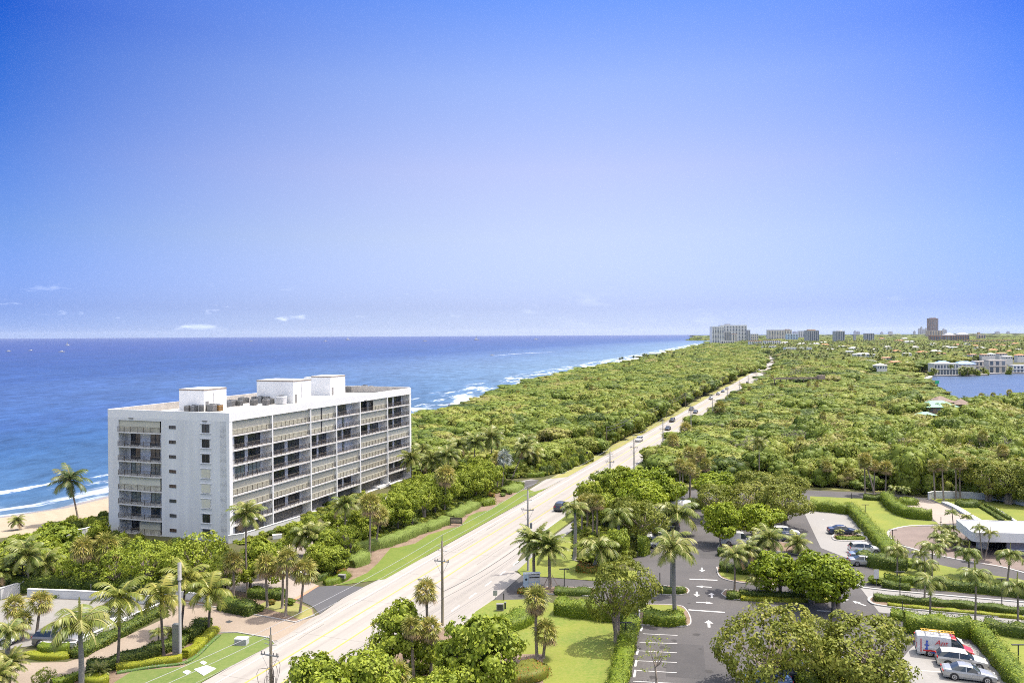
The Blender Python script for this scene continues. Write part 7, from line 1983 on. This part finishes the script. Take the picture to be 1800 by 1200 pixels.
for y_ in (-.28, .28): b.tube([(-2.3, y_ + .25, 2.52), (1.0, y_ + .25, 2.50)], .05, m_yelt, 6)
for q in range(11): b.tube([(-2.2 + q * .31, -.03, 2.51), (-2.2 + q * .31, .53, 2.51)], .03, m_yelt, 5)
o = b.build('ladder', loc=van.location, rz=van.rotation_euler[2]); o.scale = van.scale; tag(o, 'orange yellow ladder lying on the roof rack of the service van', 'ladder')
b = MB()
for x_ in (-1.9, -.5, .7):
    b.tube([(x_, -.80, 2.2), (x_, -.80, 2.42), (x_, .80, 2.42), (x_, .80, 2.2)], .035, m_metal, 5)
b.tube([(-2.0, -.8, 2.43), (.8, -.8, 2.43)], .03, m_metal, 5); b.tube([(-2.0, .8, 2.43), (.8, .8, 2.43)], .03, m_metal, 5); b.build('roof_rack', van)
# under the big trees
car('sedan', 1462, 1171, -8, Pw, 'white sedan with red tail lamp half hidden by the olive brown tree', 1.12)
car('sedan', 1478, 1197, -8, Pk, 'black car at the bottom edge in the bay beside the white sedan', 1.1)
car('suv', 1392, 1196, 170, Pn, 'dark blue car under the large multi stemmed tree', 1.1)
car('sedan', 1348, 1207, 170, Pblue, 'light blue car at the bottom edge under the multi stemmed tree', 1.1)
# white lot
car('sedan', 1481, 938, -7, Pn, 'dark sedan above the small planted island', 1.12)
car('suv', 1520, 972, -7, Pw, 'white crossover below the small planted island', 1.1)
car('sedan', 1521, 983, -8, Pb, 'blue grey sedan parked next to the white crossover', 1.1)
car('sedan', 1521, 993, -8, Ps, 'grey sedan nearest the dark hedge in the white lot', 1.1)
# aisle cars
car('pickup', 1160, 952, 173, Pw, 'white pickup truck parked beside the sidewalk grove', 1.05, name='pickup_truck', cat='pickup')
car('sedan', 1164, 962, 173, Pw, 'white sedan parked just in front of the white pickup', 1.05)
car('suv', 1172, 932, 173, Ps, 'silver car with red tail lamp behind the palm over the pickup', 1.05)
car('suv', 1380, 942, -8, Pw, 'white crossover at the right edge of the car park trees', 1.1)
car('sedan', 1384, 950, -8, Pn, 'dark blue car beside the white crossover under the trees', 1.05)
car('van', 1295, 957, -5, Pw, 'white van parked under the lime green trees', 1.05, name='parked_van', cat='van')
car('sedan', 1182, 877, 0, Ps, 'silver car at the top of the aisle behind the grove', 1.0)
# tank truck
e = empty('tank_truck', (*G(1182, 905), .03), radians(172)); e.scale = (1.05,) * 3; tag(e, 'white truck with a rounded tank body behind the grove', 'truck')
b = MB(); b.tube([(-3.6, 0, 1.9), (-3.5, 0, 1.9), (1.0, 0, 1.9), (1.1, 0, 1.9)], [.9, 1.15, 1.15, .9], Pw, 16); part('tank', b, e, smooth=True)
b = MB(); b.box(1.3, 3.0, -1.05, 1.05, .6, 2.0, Pw); b.add([(1.3, -1, 2.0), (2.9, -1, 2.0), (2.4, -.9, 2.75), (1.3, -.9, 2.75), (1.3, 1, 2.0), (2.9, 1, 2.0), (2.4, .9, 2.75), (1.3, .9, 2.75)], [(0, 1, 2, 3), (5, 4, 7, 6), (1, 5, 6, 2), (3, 2, 6, 7), (4, 0, 3, 7)], Pw); part('cab', b, e)
b = MB(); b.add([(2.86, -.9, 2.08), (2.86, .9, 2.08), (2.46, .8, 2.66), (2.46, -.8, 2.66)], [(0, 1, 2, 3)], m_cg); part('windscreen', b, e)
b = MB(); b.box(-3.7, 3.0, -.5, .5, .55, .8, m_plast); part('chassis', b, e)
for x_ in (-2.8, -1.9, 2.2):
    for s in (1, -1): b = MB(); b.tube([(x_, s * .75, .48), (x_, s * 1.05, .48)], .48, m_tyre, 16); part('wheel', b, e)
# parking deck, lower left
car('suv', 104, 1133, -4, Pg, 'taupe grey crossover parked behind the low white wall', 1.22)
car('sedan', 190, 1097, -28, Pw, 'white car half hidden by the royal palm on the deck', 1.1)
car('sedan', -6, 1130, -5, Pw, 'white car cut off at the left edge of the deck', 1.1)
# highway traffic: v is the lane, u the distance
RDEG = math.degrees(pi / 2 - TH)
def on_road(px, py, lane, away=False):
    x, y = G(px, py); u, _ = UV(x, y); return R(u, lane)
traf = [('suv', 1137, 776, 61, Pw, 0, 'white pickup style vehicle coming towards the camera past the second pole'),
        ('sedan', 1131, 794, 53.5, Pn, 1, 'dark car half hidden by the fan palms at the highway edge'),
        ('sedan', 1170, 770, 53.5, Pd, 1, 'dark car driving away beside the tall fan palm'),
        ('sedan', 1188, 756, 57.5, Pk, 0, 'black car between the white truck and the dark cars'),
        ('suv', 1207, 742, 61.0, Pk, 0, 'black and white vehicle in the oncoming lane'),
        ('sedan', 1231, 726, 57.2, Pd, 0, 'grey car behind the black and white vehicle'),
        ('pickup', 1240, 722, 61.0, Pd, 0, 'dark truck followed by a grey car on the highway'),
        ('suv', 1258, 702, 60.8, Pg, 0, 'grey car beyond the dark truck'),
        ('suv', 1270, 694, 61, Pg, 0, 'small grey car in the middle of the far column'),
        ('sedan', 1279, 689.5, 60.8, Pd, 0, 'small dark car in the far column'),
        ('suv', 1286, 685, 61, Pg, 0, 'last grey car of the far column'),
        ('sedan', 1304, 673.5, 54, Pk, 1, 'black car driving away near the far bend'),
        ('van', 1339.5, 653, 60, Pw, 0, 'white truck far away at the start of the bend'),
        ('suv', 993, 896, 53.2, Pd, 1, 'dark sport utility vehicle driving away beside the royal palm')]
for k, px, py, lane, pm, away, lb in traf:
    car(k, 0, 0, RDEG if away else RDEG + 180, pm, lb, 1.05 if px > 1000 else 1.1, name='car', cat='car' if k not in ('pickup', 'van') else 'truck', lite=True, at=on_road(px, py, lane))

# ------------------------------------------------------------------ utility poles and wires
m_mast = mat('mast_grey', (0.17, 0.17, 0.165), .6, var=.08)
m_pole = mat('pole_wood', (0.15, 0.13, 0.09), .9, var=.2, scale=1.5, stretch=(4, 4, .4)); m_polec = mat('pole_concrete', (0.22, 0.21, 0.19), .85, var=.12, scale=1)
m_wire = mat('light_wire', (0.34, 0.34, 0.34), .5, .2, var=0); m_wired = mat('dark_cable', (0.06, 0.06, 0.06), .7, var=0)
POLES = []
def upole(px, py, ytop, label, m_=m_polec, arms=True, lamp=False, trafo=False, at=None, r=.20):
    x, y = at or G(px, py); s = SC(px, py); h = (py - ytop) / s
    e = empty('utility_pole', (x, y, 0), pi / 2 - TH - pi / 2); tag(e, label, 'utility pole')
    b = MB(); b.tube([(0, 0, -.3), (0, 0, h * .5), (0, 0, h)], [r, r * .85, r * .68], m_, 10); part('shaft', b, e, smooth=True)
    b = MB(); b.tube([(0, 0, h), (0, 0, h + .8)], .05, m_metal, 6); part('top_pin', b, e)
    if arms:
        b = MB(); zz = h * .76; b.box(-1.05, 1.05, -.24, -.14, zz, zz + .12, m_metal); part('crossarm', b, e)
        for q in (-.95, -.62, .45, .8, .98): b = MB(); b.lathe([(.02, 0), (.06, .05), (.03, .12), (.06, .18), (.02, .25)], m_dark, 6, (q, -.19, zz + .12)); part('insulator', b, e)
        b = MB(); b.tube([(.95, -.19, zz), (.1, -.1, zz - 1.6)], .02, m_metal, 4); b.tube([(-.95, -.19, zz), (-.1, -.1, zz - 1.6)], .02, m_metal, 4); part('brace', b, e)
        for q in (.93, .88):
            for sgn in (-1, 1): b = MB(); b.tube([(0, 0, h * q), (sgn * .75, 0, h * q + .12)], .035, m_metal, 5); part('standoff_arm', b, e)
    if lamp:
        b = MB(); b.tube([(0, 0, h * .42), (-1.6, .1, h * .50), (-2.9, .1, h * .515)], .045, m_metal, 6); part('lamp_arm', b, e)
        b = MB(); b.box(-3.6, -2.9, -.05, .25, h * .515 - .08, h * .515 + .08, m_metal); part('lamp_head', b, e)
    if trafo:
        b = MB(); b.tube([(-.42, -.3, h * .50), (-.42, -.3, h * .58)], .32, m_metal, 12); b.tube([(.45, .2, h * .53), (.45, .2, h * .60)], .2, m_metal, 10); part('transformer', b, e)
    POLES.append((x, y, h)); return e
upole(477, 1262, 1115, 'dark wooden utility pole at the bottom edge with tangled vines', m_pole)
upole(778, 1099, 950, 'dark wooden utility pole with crossarm and street lamp beside the highway', m_pole, lamp=True)
upole(928.5, 1003, 862, 'pale concrete utility pole with transformers by the entrance drive', trafo=True)
V47 = 46.9
def pole_on_row(px, ytop, label, m_=m_polec, h=None):
    dirx = (px - 900) / FPX; # solve for the point on the row that this pixel column sees
    best = min((abs(R(u, V47)[0] / R(u, V47)[1] - dirx), u) for u in np.arange(120, 1100, 1.0)); x, y = R(best[1], V47)
    py = HZ(px) + CAMZ * FPX / y; return upole(px, py, ytop, label, m_, at=(x, y), r=.2)
for px, yt, lb in ((1072, 793, 'third utility pole from the camera, dark with small arms'), (1113, 770, 'fourth utility pole, left of the white vehicle'), (1165, 739, 'tall grey utility pole beside the dark car'), (1214, 713, 'grey utility pole beside the far fan palm'), (1252, 694, 'utility pole next to the grey car column'),
                   (1279, 683, 'slim utility pole beyond the grey cars'), (1300, 670, 'slim utility pole before the black car'), (1315, 659, 'utility pole near the start of the far bend'), (1329, 652, 'farthest utility pole before the bend')):
    pole_on_row(px, yt, lb)
def wire(name, A, label, r=.02, m_=m_wire, sag=.012, cat='wire'):
    b = MB(); P_ = []
    for i in range(len(A) - 1):
        a, c = Vector(A[i]), Vector(A[i + 1]); L_ = (c - a).length
        for q in range(8):
            t = q / 8; p = a.lerp(c, t); p.z -= 4 * L_ * sag * t * (1 - t); P_.append(p)
    P_.append(Vector(A[-1])); b.tube(P_, r, m_, 5); o = b.build(name); tag(o, label, cat); return o
ext = (2 * POLES[0][0] - POLES[1][0], 2 * POLES[0][1] - POLES[1][1], POLES[0][2])
PL = [ext] + POLES
off = Vector((-cos(TH), sin(TH), 0))
wire('overhead_wire', [(p[0], p[1], p[2] + .8) for p in PL], 'top overhead wire along the highway poles', .022)
wire('overhead_wire', [(p[0] + off.x * .75, p[1] + off.y * .75, p[2] * .93 + .15) for p in PL], 'second overhead wire on the sea side of the poles', .022)
wire('overhead_wire', [(p[0] + off.x * .75, p[1] + off.y * .75, p[2] * .78 + .3) for p in PL], 'lowest light overhead wire over the verge', .014)
wire('overhead_cable', [(p[0], p[1], p[2] * .40) for p in PL[2:4]], 'dark cable sagging between the two big highway poles', .035, m_wired, .02)
wire('overhead_cable', [(p[0] - off.x * .2, p[1] - off.y * .2, p[2] * .33) for p in PL[1:4]], 'lower thin dark cable between the big highway poles', .02, m_wired, .015)
sp = [R(u, 66.5) for u in range(262, 720, 55)]
for k, z_ in enumerate((7.4, 6.3)):
    wire('overhead_cable', [(p[0], p[1], z_) for p in sp], 'thick dark cable along the dune wood, %s of the pair' % ('upper' if k == 0 else 'lower'), .07, m_wired, .012)
for k, p in enumerate(sp):
    b = MB(); b.tube([(0, 0, -.2), (0, 0, 7.6)], [.16, .12], m_pole, 8); o = b.build('cable_pole', loc=(p[0], p[1], 0)); tag(o, 'slim dark cable pole at the foot of the dune wood', 'utility pole', 'cable poles along the dune wood')
# grey mast at the drive with its box
x, y = G(317, 1157); s = SC(317, 1157); e = empty('antenna_mast', (x, y, 0)); tag(e, 'tall smooth grey mast with white cylinder top in the drive hedge', 'mast')
h = (1157 - 988) / s
b = MB(); b.tube([(0, 0, 0), (0, 0, h - 1.9)], .17, m_mast, 12); part('pole', b, e, smooth=True)
b = MB(); b.tube([(0, 0, h - 1.88), (0, 0, h)], .22, m_acgrey, 12); b.tube([(0, 0, h - 2.0), (0, 0, h - 1.885)], .3, m_acgrey, 12); part('antenna_shroud', b, e, smooth=True)
x, y = G(311, 1150); b = MB(); b.box(-.4, .4, -.35, .35, 0, 3.6, m_acgrey); b.box(-.44, .44, -.39, .39, 3.601, 3.7, m_metal); o = b.build('equipment_cabinet', loc=(x, y, 0)); tag(o, 'tall grey equipment box beside the mast', 'cabinet')
b = MB(); b.box(-.28, .28, -.41, -.36, .5, 3.2, m_metal); b.build('door', o)
# vines hanging off the near pole
rv = random.Random(9); b = MB(); x0, y0, h0 = POLES[0]
for q in range(16):
    a = rv.uniform(0, 6.28); r_ = rv.uniform(.3, 1.5); z0_ = rv.uniform(h0 * .45, h0 * .68); P_ = [(0, 0, z0_)]
    for t in range(1, 7): P_.append((r_ * sin(t * .5) * cos(a), r_ * sin(t * .5) * sin(a), z0_ + .8 * sin(t * .7) - t * .35))
    b.tube(P_, .025, m_barkD, 4)
o = b.build('climbing_vine', loc=(x0, y0, 0)); tag(o, 'bare tangled vine hanging on the nearest utility pole', 'vine')

# ------------------------------------------------------------------ street furniture
def lamp_post(px, py, ytop, label, arm=True, globe=False, m_=m_plast):
    x, y = G(px, py); s = SC(px, py); h = (py - ytop) / s; e = empty('lamp_post', (x, y, 0)); tag(e, label, 'lamp post')
    b = MB(); b.tube([(0, 0, 0), (0, 0, h)], .065 if not globe else .09, m_ if not globe else m_acgrey, 8); b.box(-.15, .15, -.15, .15, 0, .12, m_ if not globe else m_acgrey); part('post', b, e)
    if globe: b = MB(); b.lathe([(.01, -.32), (.22, -.22), (.32, 0), (.22, .22), (.01, .32)], m_wall2, 12, (0, 0, h + .2)); part('globe', b, e, smooth=True)
    elif arm: b = MB(); b.box(-.75, .75, -.09, .09, h, h + .10, m_); part('lamp_head', b, e)
    return e
lamp_post(992, 1030, 1000, 'thin black post on the entrance island')
lamp_post(1100, 1125, 1094, 'black lamp post in the long bright hedge')
lamp_post(1189, 885, 840, 'thin dark lamp post beside the side road behind the car park', arm=False)
lamp_post(1212, 885, 845, 'second thin dark lamp post behind the car park', arm=False)
lamp_post(1521, 914, 887, 'black lamp post in the hedge of the white lot')
lamp_post(1569, 955, 931, 'black lamp post beside the paved circle')
lamp_post(1582, 1050, 1005, 'black lamp post at the tip of the hedge median')
lamp_post(1586, 1075, 1056, 'short black post at the start of the lower lane', arm=False)
lamp_post(1761, 1062, 1017, 'black lamp post between the drooping palms')
lamp_post(1790, 1172, 1133, 'black lamp post on the lawn right of the bottom lot')
lamp_post(1160, 1033, 1006, 'black lamp post on the small island', arm=False)
lamp_post(1278, 1008, 985, 'black lamp post beside the slim palm hedge', arm=False)
lamp_post(1497, 876, 866, 'small dark post at the back road', arm=False)
lamp_post(1654, 918, 908, 'small dark post left of the pavilion', arm=False)
lamp_post(1057, 1060, 1040, 'dark post by the tall glossy hedge', arm=False)
lamp_post(50, 1040, 1027, 'white globe lamp at the corner of the deck wall', globe=True)
lamp_post(160, 1044, 1026, 'small grey garden lamp behind the deck wall', arm=False, m_=m_acgrey)
lamp_post(216, 1098, 1073, 'thin grey post by the right deck wall', arm=False, m_=m_acgrey)
lamp_post(226, 1092, 1078, 'shorter grey post by the right deck wall', arm=False, m_=m_acgrey)
def road_sign(px, py, ytop, label, mcol, w=.6, hgt=.75, txt=None, rz=0, name='road_sign'):
    x, y = G(px, py); s = SC(px, py); h = (py - ytop) / s; e = empty(name, (x, y, 0), rz); tag(e, label, 'sign')
    b = MB(); b.tube([(0, .03, 0), (0, .03, h)], .035, m_metal, 6); part('post', b, e)
    b = MB(); b.box(-w / 2, w / 2, -.02, .0, h - hgt, h, mcol); part('board', b, e)
    if txt: text(txt, hgt * .5, m_plast, e, (0, -.03, h - hgt * .7), (pi / 2, 0, 0))
    return e
m_signg = mat('sign_back', (0.30, 0.31, 0.31), .5, .3, var=.05); m_signw = mat('sign_white', (0.45, 0.45, 0.45), .5, var=0)
road_sign(870.5, 1055, 1037, 'grey backed road sign at the mouth of the entrance drive', m_signg)
road_sign(885.5, 1055, 1042, 'slim dark marker post beside the grey backed sign', m_plast, .15, 1.1)
road_sign(1540.5, 1030, 1000, 'small white sign by the rounded green shrub', m_signw, .75, 1.4)
road_sign(1032, 808, 793, 'small dark road sign at the edge of the dune wood', m_plast, .6, 1.2)
# white entrance sign with blue panel
x, y = G(926, 1032); s = SC(926, 1032); e = empty('entrance_sign', (x, y, 0), radians(8)); tag(e, 'pale blue and white entrance sign monument on the island tip', 'sign')
m_sblue = mat('sign_pale_blue', (0.36, 0.44, 0.50), .5, var=.05)
b = MB(); b.box(-.5, .2, -.4, .4, 0, 2.1, m_sblue); part('pillar', b, e); b = MB(); b.box(.202, 2.0, -.3, .3, .25, 1.95, m_signw); part('panel', b, e); b = MB(); b.box(-.52, 2.05, -.42, .42, 2.102, 2.2, m_wall2); part('cap', b, e)
b = MB(); b.box(.35, 1.9, -.33, -.302, 1.5, 1.65, m_plast); b.box(.35, 1.9, -.33, -.302, .8, .98, m_sblue); b.tube([(-.15, -.401, 1.35), (-.15, -.43, 1.35)], .17, m_plast, 10); part('sign_mark', b, e)
# the dark wooden sign in the verge bed
x, y = G(802, 923); e = empty('wooden_sign', (x, y, 0), radians(-14)); tag(e, 'dark framed wooden sign board between the slanted hedges', 'sign')
m_dw = mat('dark_timber', (0.06, 0.045, 0.035), .8, var=.2); m_dwp = mat('sign_panel', (0.16, 0.14, 0.11), .7, var=.15, scale=3)
b = MB(); b.box(-1.15, 1.15, -.06, .04, .55, 1.45, m_dwp); part('board', b, e)
b = MB(); b.box(-1.25, -1.152, -.1, .08, 0, 1.6, m_dw); b.box(1.152, 1.25, -.1, .08, 0, 1.6, m_dw); b.box(-1.15, 1.15, -.09, .07, 1.452, 1.58, m_dw); b.box(-1.15, 1.15, -.09, .07, .40, .548, m_dw); part('frame', b, e)
b = MB()
for q in range(11): b.box(-.95 + q * .18, -.86 + q * .18, -.075, -.062, .85, 1.15, m_ltile)
part('carved_line', b, e)
# white highway sign with blue emblem
x, y = R(UV(*G(1228, 748))[0], 48.5); e = empty('road_sign', (x, y, 0), -TH); tag(e, 'large white road sign with a blue emblem at the park entrance', 'sign')
b = MB(); b.box(-1.5, 1.5, -.06, .06, 1.2, 3.4, m_signw); part('board', b, e); b = MB(); b.box(-.5, .5, -.1, -.062, 1.9, 2.8, m_bluet); part('emblem', b, e)
for q in (-1.2, 1.2): b = MB(); b.tube([(q, 0, 0), (q, 0, 1.2)], .08, m_metal, 6); part('post', b, e)
# utility boxes, covers, mailboxes
x, y = G(425, 1132); b = MB(); b.box(-.75, .75, -.45, .45, 0, .72, m_signw); b.box(-.78, .78, -.48, .48, .721, .78, m_wall2); o = b.build('utility_box', loc=(x, y, .06), rz=-.1); tag(o, 'white ribbed utility box on the lower left lawn', 'utility box')
b = MB()
for q in range(5): b.box(-.7, .7, -.47, -.455, .12 + q * .11, .17 + q * .11, m_acgrey)
b.build('louvre', o)
for (P_, lb) in (((341, 1177, 363, 1170, 380, 1175.5, 358, 1188), 'large white concrete cover in the lower left lawn'), ((321, 1182, 329, 1178, 336, 1181, 328, 1186), 'small white cover left of the large one'), ((351, 1165, 357, 1162, 364, 1165, 358, 1169), 'small white cover above the large one')):
    b = MB(); b.prism(pts(*P_), .0, .12, m_wall2); o = b.build('concrete_cover'); tag(o, lb, 'cover')
b = MB(); b.sheet(pts(395, 1092.5, 403, 1089.5, 409.5, 1091.5, 402, 1095), .03, m_dark); structure('drain_grate', b)
x, y = G(601, 1022); b = MB(); b.box(-.55, .55, -.3, .3, .55, 1.15, m_acgrey); b.box(-.06, .06, -.06, .06, 0, .55, m_dark); b.box(-.45, .45, -.32, -.302, .65, 1.05, m_dark); o = b.build('mailbox', loc=(x, y, 0), rz=-.2); tag(o, 'dark mailbox cluster in front of the clipped mound', 'mailbox')
x, y = G(879, 1073); b = MB(); b.box(-.5, .5, -.25, .25, .06, 1.0, m_acgrey); b.box(-.38, .38, -.27, -.252, .2, .9, m_dark); o = b.build('meter_box', loc=(x, y, 0)); tag(o, 'small grey meter box on the entrance lawn', 'meter box')
b = MB(); b.box(-.12, .12, -.12, .12, 0, .9, m_dark); b.box(-.16, .16, -.16, .16, .901, 1.0, m_acgrey); o = b.build('bollard', loc=(*G(888, 1070), 0)); tag(o, 'short dark bollard beside the grey meter box', 'bollard')
x, y = G(1420, 894); b = MB(); b.box(-1.0, 1.0, -.5, .5, 0, .9, m_acgrey); b.box(-1.05, 1.05, -.55, .55, .901, 1.0, m_metal); o = b.build('utility_box', loc=(x, y, 0)); tag(o, 'grey utility box at the top left corner of the white lot', 'utility box')
x, y = G(487, 946); b = MB(); b.box(-.8, .8, -.4, .4, 0, .7, m_wall2); b.box(-.84, .84, -.44, .44, .701, .78, m_wall); o = b.build('garden_bench', loc=(x, y, 0), rz=.3); tag(o, 'white block seat on the small lawn by the garden wall', 'bench')
# palm props
x, y = G(967.5, 1034); e = empty('palm_prop', (x, y, .12)); tag(e, 'wooden stakes propping the date palm', 'prop')
for a in (0.3, 2.4, 4.5): b = MB(); b.tube([(1.3 * cos(a), 1.3 * sin(a), 0), (.28 * cos(a), .28 * sin(a), 1.9)], .05, m_wood, 6); part('stake', b, e)

# ------------------------------------------------------------------ boats and people
m_boat = mat('boat_white', (0.5, 0.5, 0.5), .35, var=0)
def boat(px, py, L_, label, rz=0.0, sail=False, group=None):
    x, y = G(px, py, SEA); e = empty('boat', (x, y, SEA), rz); tag(e, label, 'boat', group)
    s = L_ / 14; b = MB(); st = [(-5, 1.35, 0, 1.3), (-3, 1.6, -.3, 1.35), (1, 1.5, -.3, 1.5), (3.6, .8, 0, 1.75), (5, .05, .9, 2.0)]
    vs = []; 
    for x_, w_, z0, z1 in st: vs += [(x_ * s, -w_ * s, z1 * s), (x_ * s, -w_ * .7 * s, z0 * s), (x_ * s, w_ * .7 * s, z0 * s), (x_ * s, w_ * s, z1 * s)]
    fs = [(i * 4 + k, i * 4 + k + 1, i * 4 + 5 + k, i * 4 + 4 + k) for i in range(4) for k in range(3)] + [(i * 4 + 3, i * 4, i * 4 + 4, i * 4 + 7) for i in range(4)] + [(0, 1, 2, 3)]
    b.add(vs, fs, m_boat); part('hull', b, e)
    b = MB(); b.add([(-2 * s, -1 * s, 1.4 * s), (1.5 * s, -1 * s, 1.5 * s), (.8 * s, -.8 * s, 2.9 * s), (-1.8 * s, -.8 * s, 2.9 * s), (-2 * s, 1 * s, 1.4 * s), (1.5 * s, 1 * s, 1.5 * s), (.8 * s, .8 * s, 2.9 * s), (-1.8 * s, .8 * s, 2.9 * s)], [(0, 1, 2, 3), (5, 4, 7, 6), (1, 5, 6, 2), (3, 2, 6, 7), (4, 0, 3, 7)], m_boat); part('cabin', b, e)
    if sail: b = MB(); b.tube([(0, 0, 1.5 * s), (0, 0, 8 * s)], .15 * s, m_metal, 5); part('mast', b, e); b = MB(); b.add([(0, .1, 2 * s), (-3.6 * s, .1, 2 * s), (0, .1, 7.8 * s)], [(0, 1, 2)], m_boat); b.add([(0, .25, 2 * s), (-3.6 * s, .25, 2 * s), (0, .25, 7.8 * s)], [(0, 2, 1)], m_boat); part('sail', b, e)
    return e
boat(15, 618, 22, 'tiny white boat at the far left of the sea'); boat(54, 616.5, 20, 'tiny yellowish boat second from the left'); boat(119, 607.5, 34, 'white sailing boat near the horizon at the left', sail=True)
boat(109, 619, 24, 'low white boat just below the sailing boat', .2); boat(441, 600, 42, 'small white boat on the horizon above the first rooftop cabin'); boat(572, 600, 40, 'small white boat above the far rooftop cabin'); boat(612, 598, 60, 'small boat with mast on the horizon right of the cabins', sail=True)
boat(747, 600, 40, 'small white boat left of the mast boat in mid horizon'); boat(838, 598, 60, 'boat with mast in the middle of the horizon', sail=True); boat(942, 597, 55, 'white boat on the horizon near the middle')
boat(865, 625, 14, 'white speedboat pulling a long wake', pi - .15)
# wake: churned water lying on the sea surface
m_foam = mat('foam', (0.75, 0.78, 0.80), .8, var=.1, scale=.3)
A = [G(x_, y_, SEA) for x_, y_ in ((866, 625.5), (885, 623.5), (910, 621.5), (940, 620), (975, 618.6))]; Wd = [1.2, 4, 5, 4, 1.2]
b = MB(); b.strip([(p[0], p[1] - w, SEA + .05) for p, w in zip(A, Wd)], [(p[0], p[1] + w, SEA + .05) for p, w in zip(A, Wd)], m_foam); structure('boat_wake', b)
def person(px, py, label, shirt, legs, zg=SEA + .6, h=1.75, rz=0.0, stride=.18):
    x, y = G(px, py, zg); me = bpy.data.meshes.new('person')
    V = [(0, 0, .95), (0, 0, 1.15), (0, 0, 1.38), (0, .0, 1.5), (0, 0, 1.66), (.1, 0, .9), (.12, stride, .5), (.12, stride * .6, .06), (.12, stride * .6 + .14, .03), (-.1, 0, .9), (-.12, -stride, .5), (-.12, -stride * 1.7, .06), (-.12, -stride * 1.7 + .14, .03), (.19, 0, 1.4), (.25, -.06, 1.12), (.26, .06, .88), (.26, .09, .80), (-.19, 0, 1.4), (-.25, .06, 1.12), (-.26, .12, .88), (-.26, .15, .80)]
    E = [(0, 1), (1, 2), (2, 3), (3, 4), (0, 5), (5, 6), (6, 7), (7, 8), (0, 9), (9, 10), (10, 11), (11, 12), (2, 13), (13, 14), (14, 15), (15, 16), (2, 17), (17, 18), (18, 19), (19, 20)]
    rad = [.15, .13, .16, .06, .105, .10, .065, .045, .03, .10, .065, .045, .03, .06, .045, .035, .025, .06, .045, .035, .025]
    me.from_pydata([Vector(v) * (h / 1.75) for v in V], E, []); me.update(); o = bpy.data.objects.new('person', me)
    sk = o.modifiers.new('skin', 'SKIN'); lay = me.skin_vertices[0].data if me.skin_vertices else None
    o.location = (x, y, zg); o.rotation_euler = (0, 0, rz); link(o); tag(o, label, 'person', 'people walking on the beach')
    if lay:
        for i, r_ in enumerate(rad): lay[i].radius = (r_, r_ * .85)
        lay[0].use_root = True
    sb = o.modifiers.new('smooth', 'SUBSURF'); sb.levels = 1; sb.render_levels = 1
    me.materials.append(mat('skin_tone', (0.35, 0.2, 0.13), .6, var=0))
    b = MB(); b.tube([(0, 0, .98 * h / 1.75), (0, 0, 1.2 * h / 1.75), (0, 0, 1.46 * h / 1.75)], [.17, .155, .19], shirt, 10); b.build('shirt', o); b = MB(); b.tube([(.1, stride * .6, .55), (.09, 0, 1.0)], [.10, .13], legs, 8); b.tube([(-.1, -stride * .6, .55), (-.09, 0, 1.0)], [.10, .13], legs, 8); b.build('shorts', o)
    b = MB(); b.lathe([(.01, 1.80), (.09, 1.77), (.12, 1.70), (.115, 1.64)], m_plast, 10, (0, -.015, -.02)); b.build('hair', o)
    return o
person(788, 715, 'small figure in a blue shirt walking on the beach, one of a pair', m_bluet, m_plast, rz=.5)
person(790.5, 714, 'small figure in a pale shirt on the beach beside a blue shirted one', m_signw, m_plast, rz=.7)

# ------------------------------------------------------------------ sea air
m = bpy.data.materials.new('sea_air'); n, l = nodes(m); n.clear(); out = n.new('ShaderNodeOutputMaterial'); pvn = n.new('ShaderNodeVolumePrincipled')
pvn.inputs['Color'].default_value = (0.86, 0.93, 1.0, 1); pvn.inputs['Density'].default_value = 1.1e-5; pvn.inputs['Anisotropy'].default_value = 0.3
l.new(pvn.outputs[0], out.inputs['Volume'])
b = MB(); b.box(-42000, 42000, -900, 42000, -60, 260, m); o = b.build('haze'); tag(o, 'thin even sea haze over the coast', 'haze', kind='stuff')
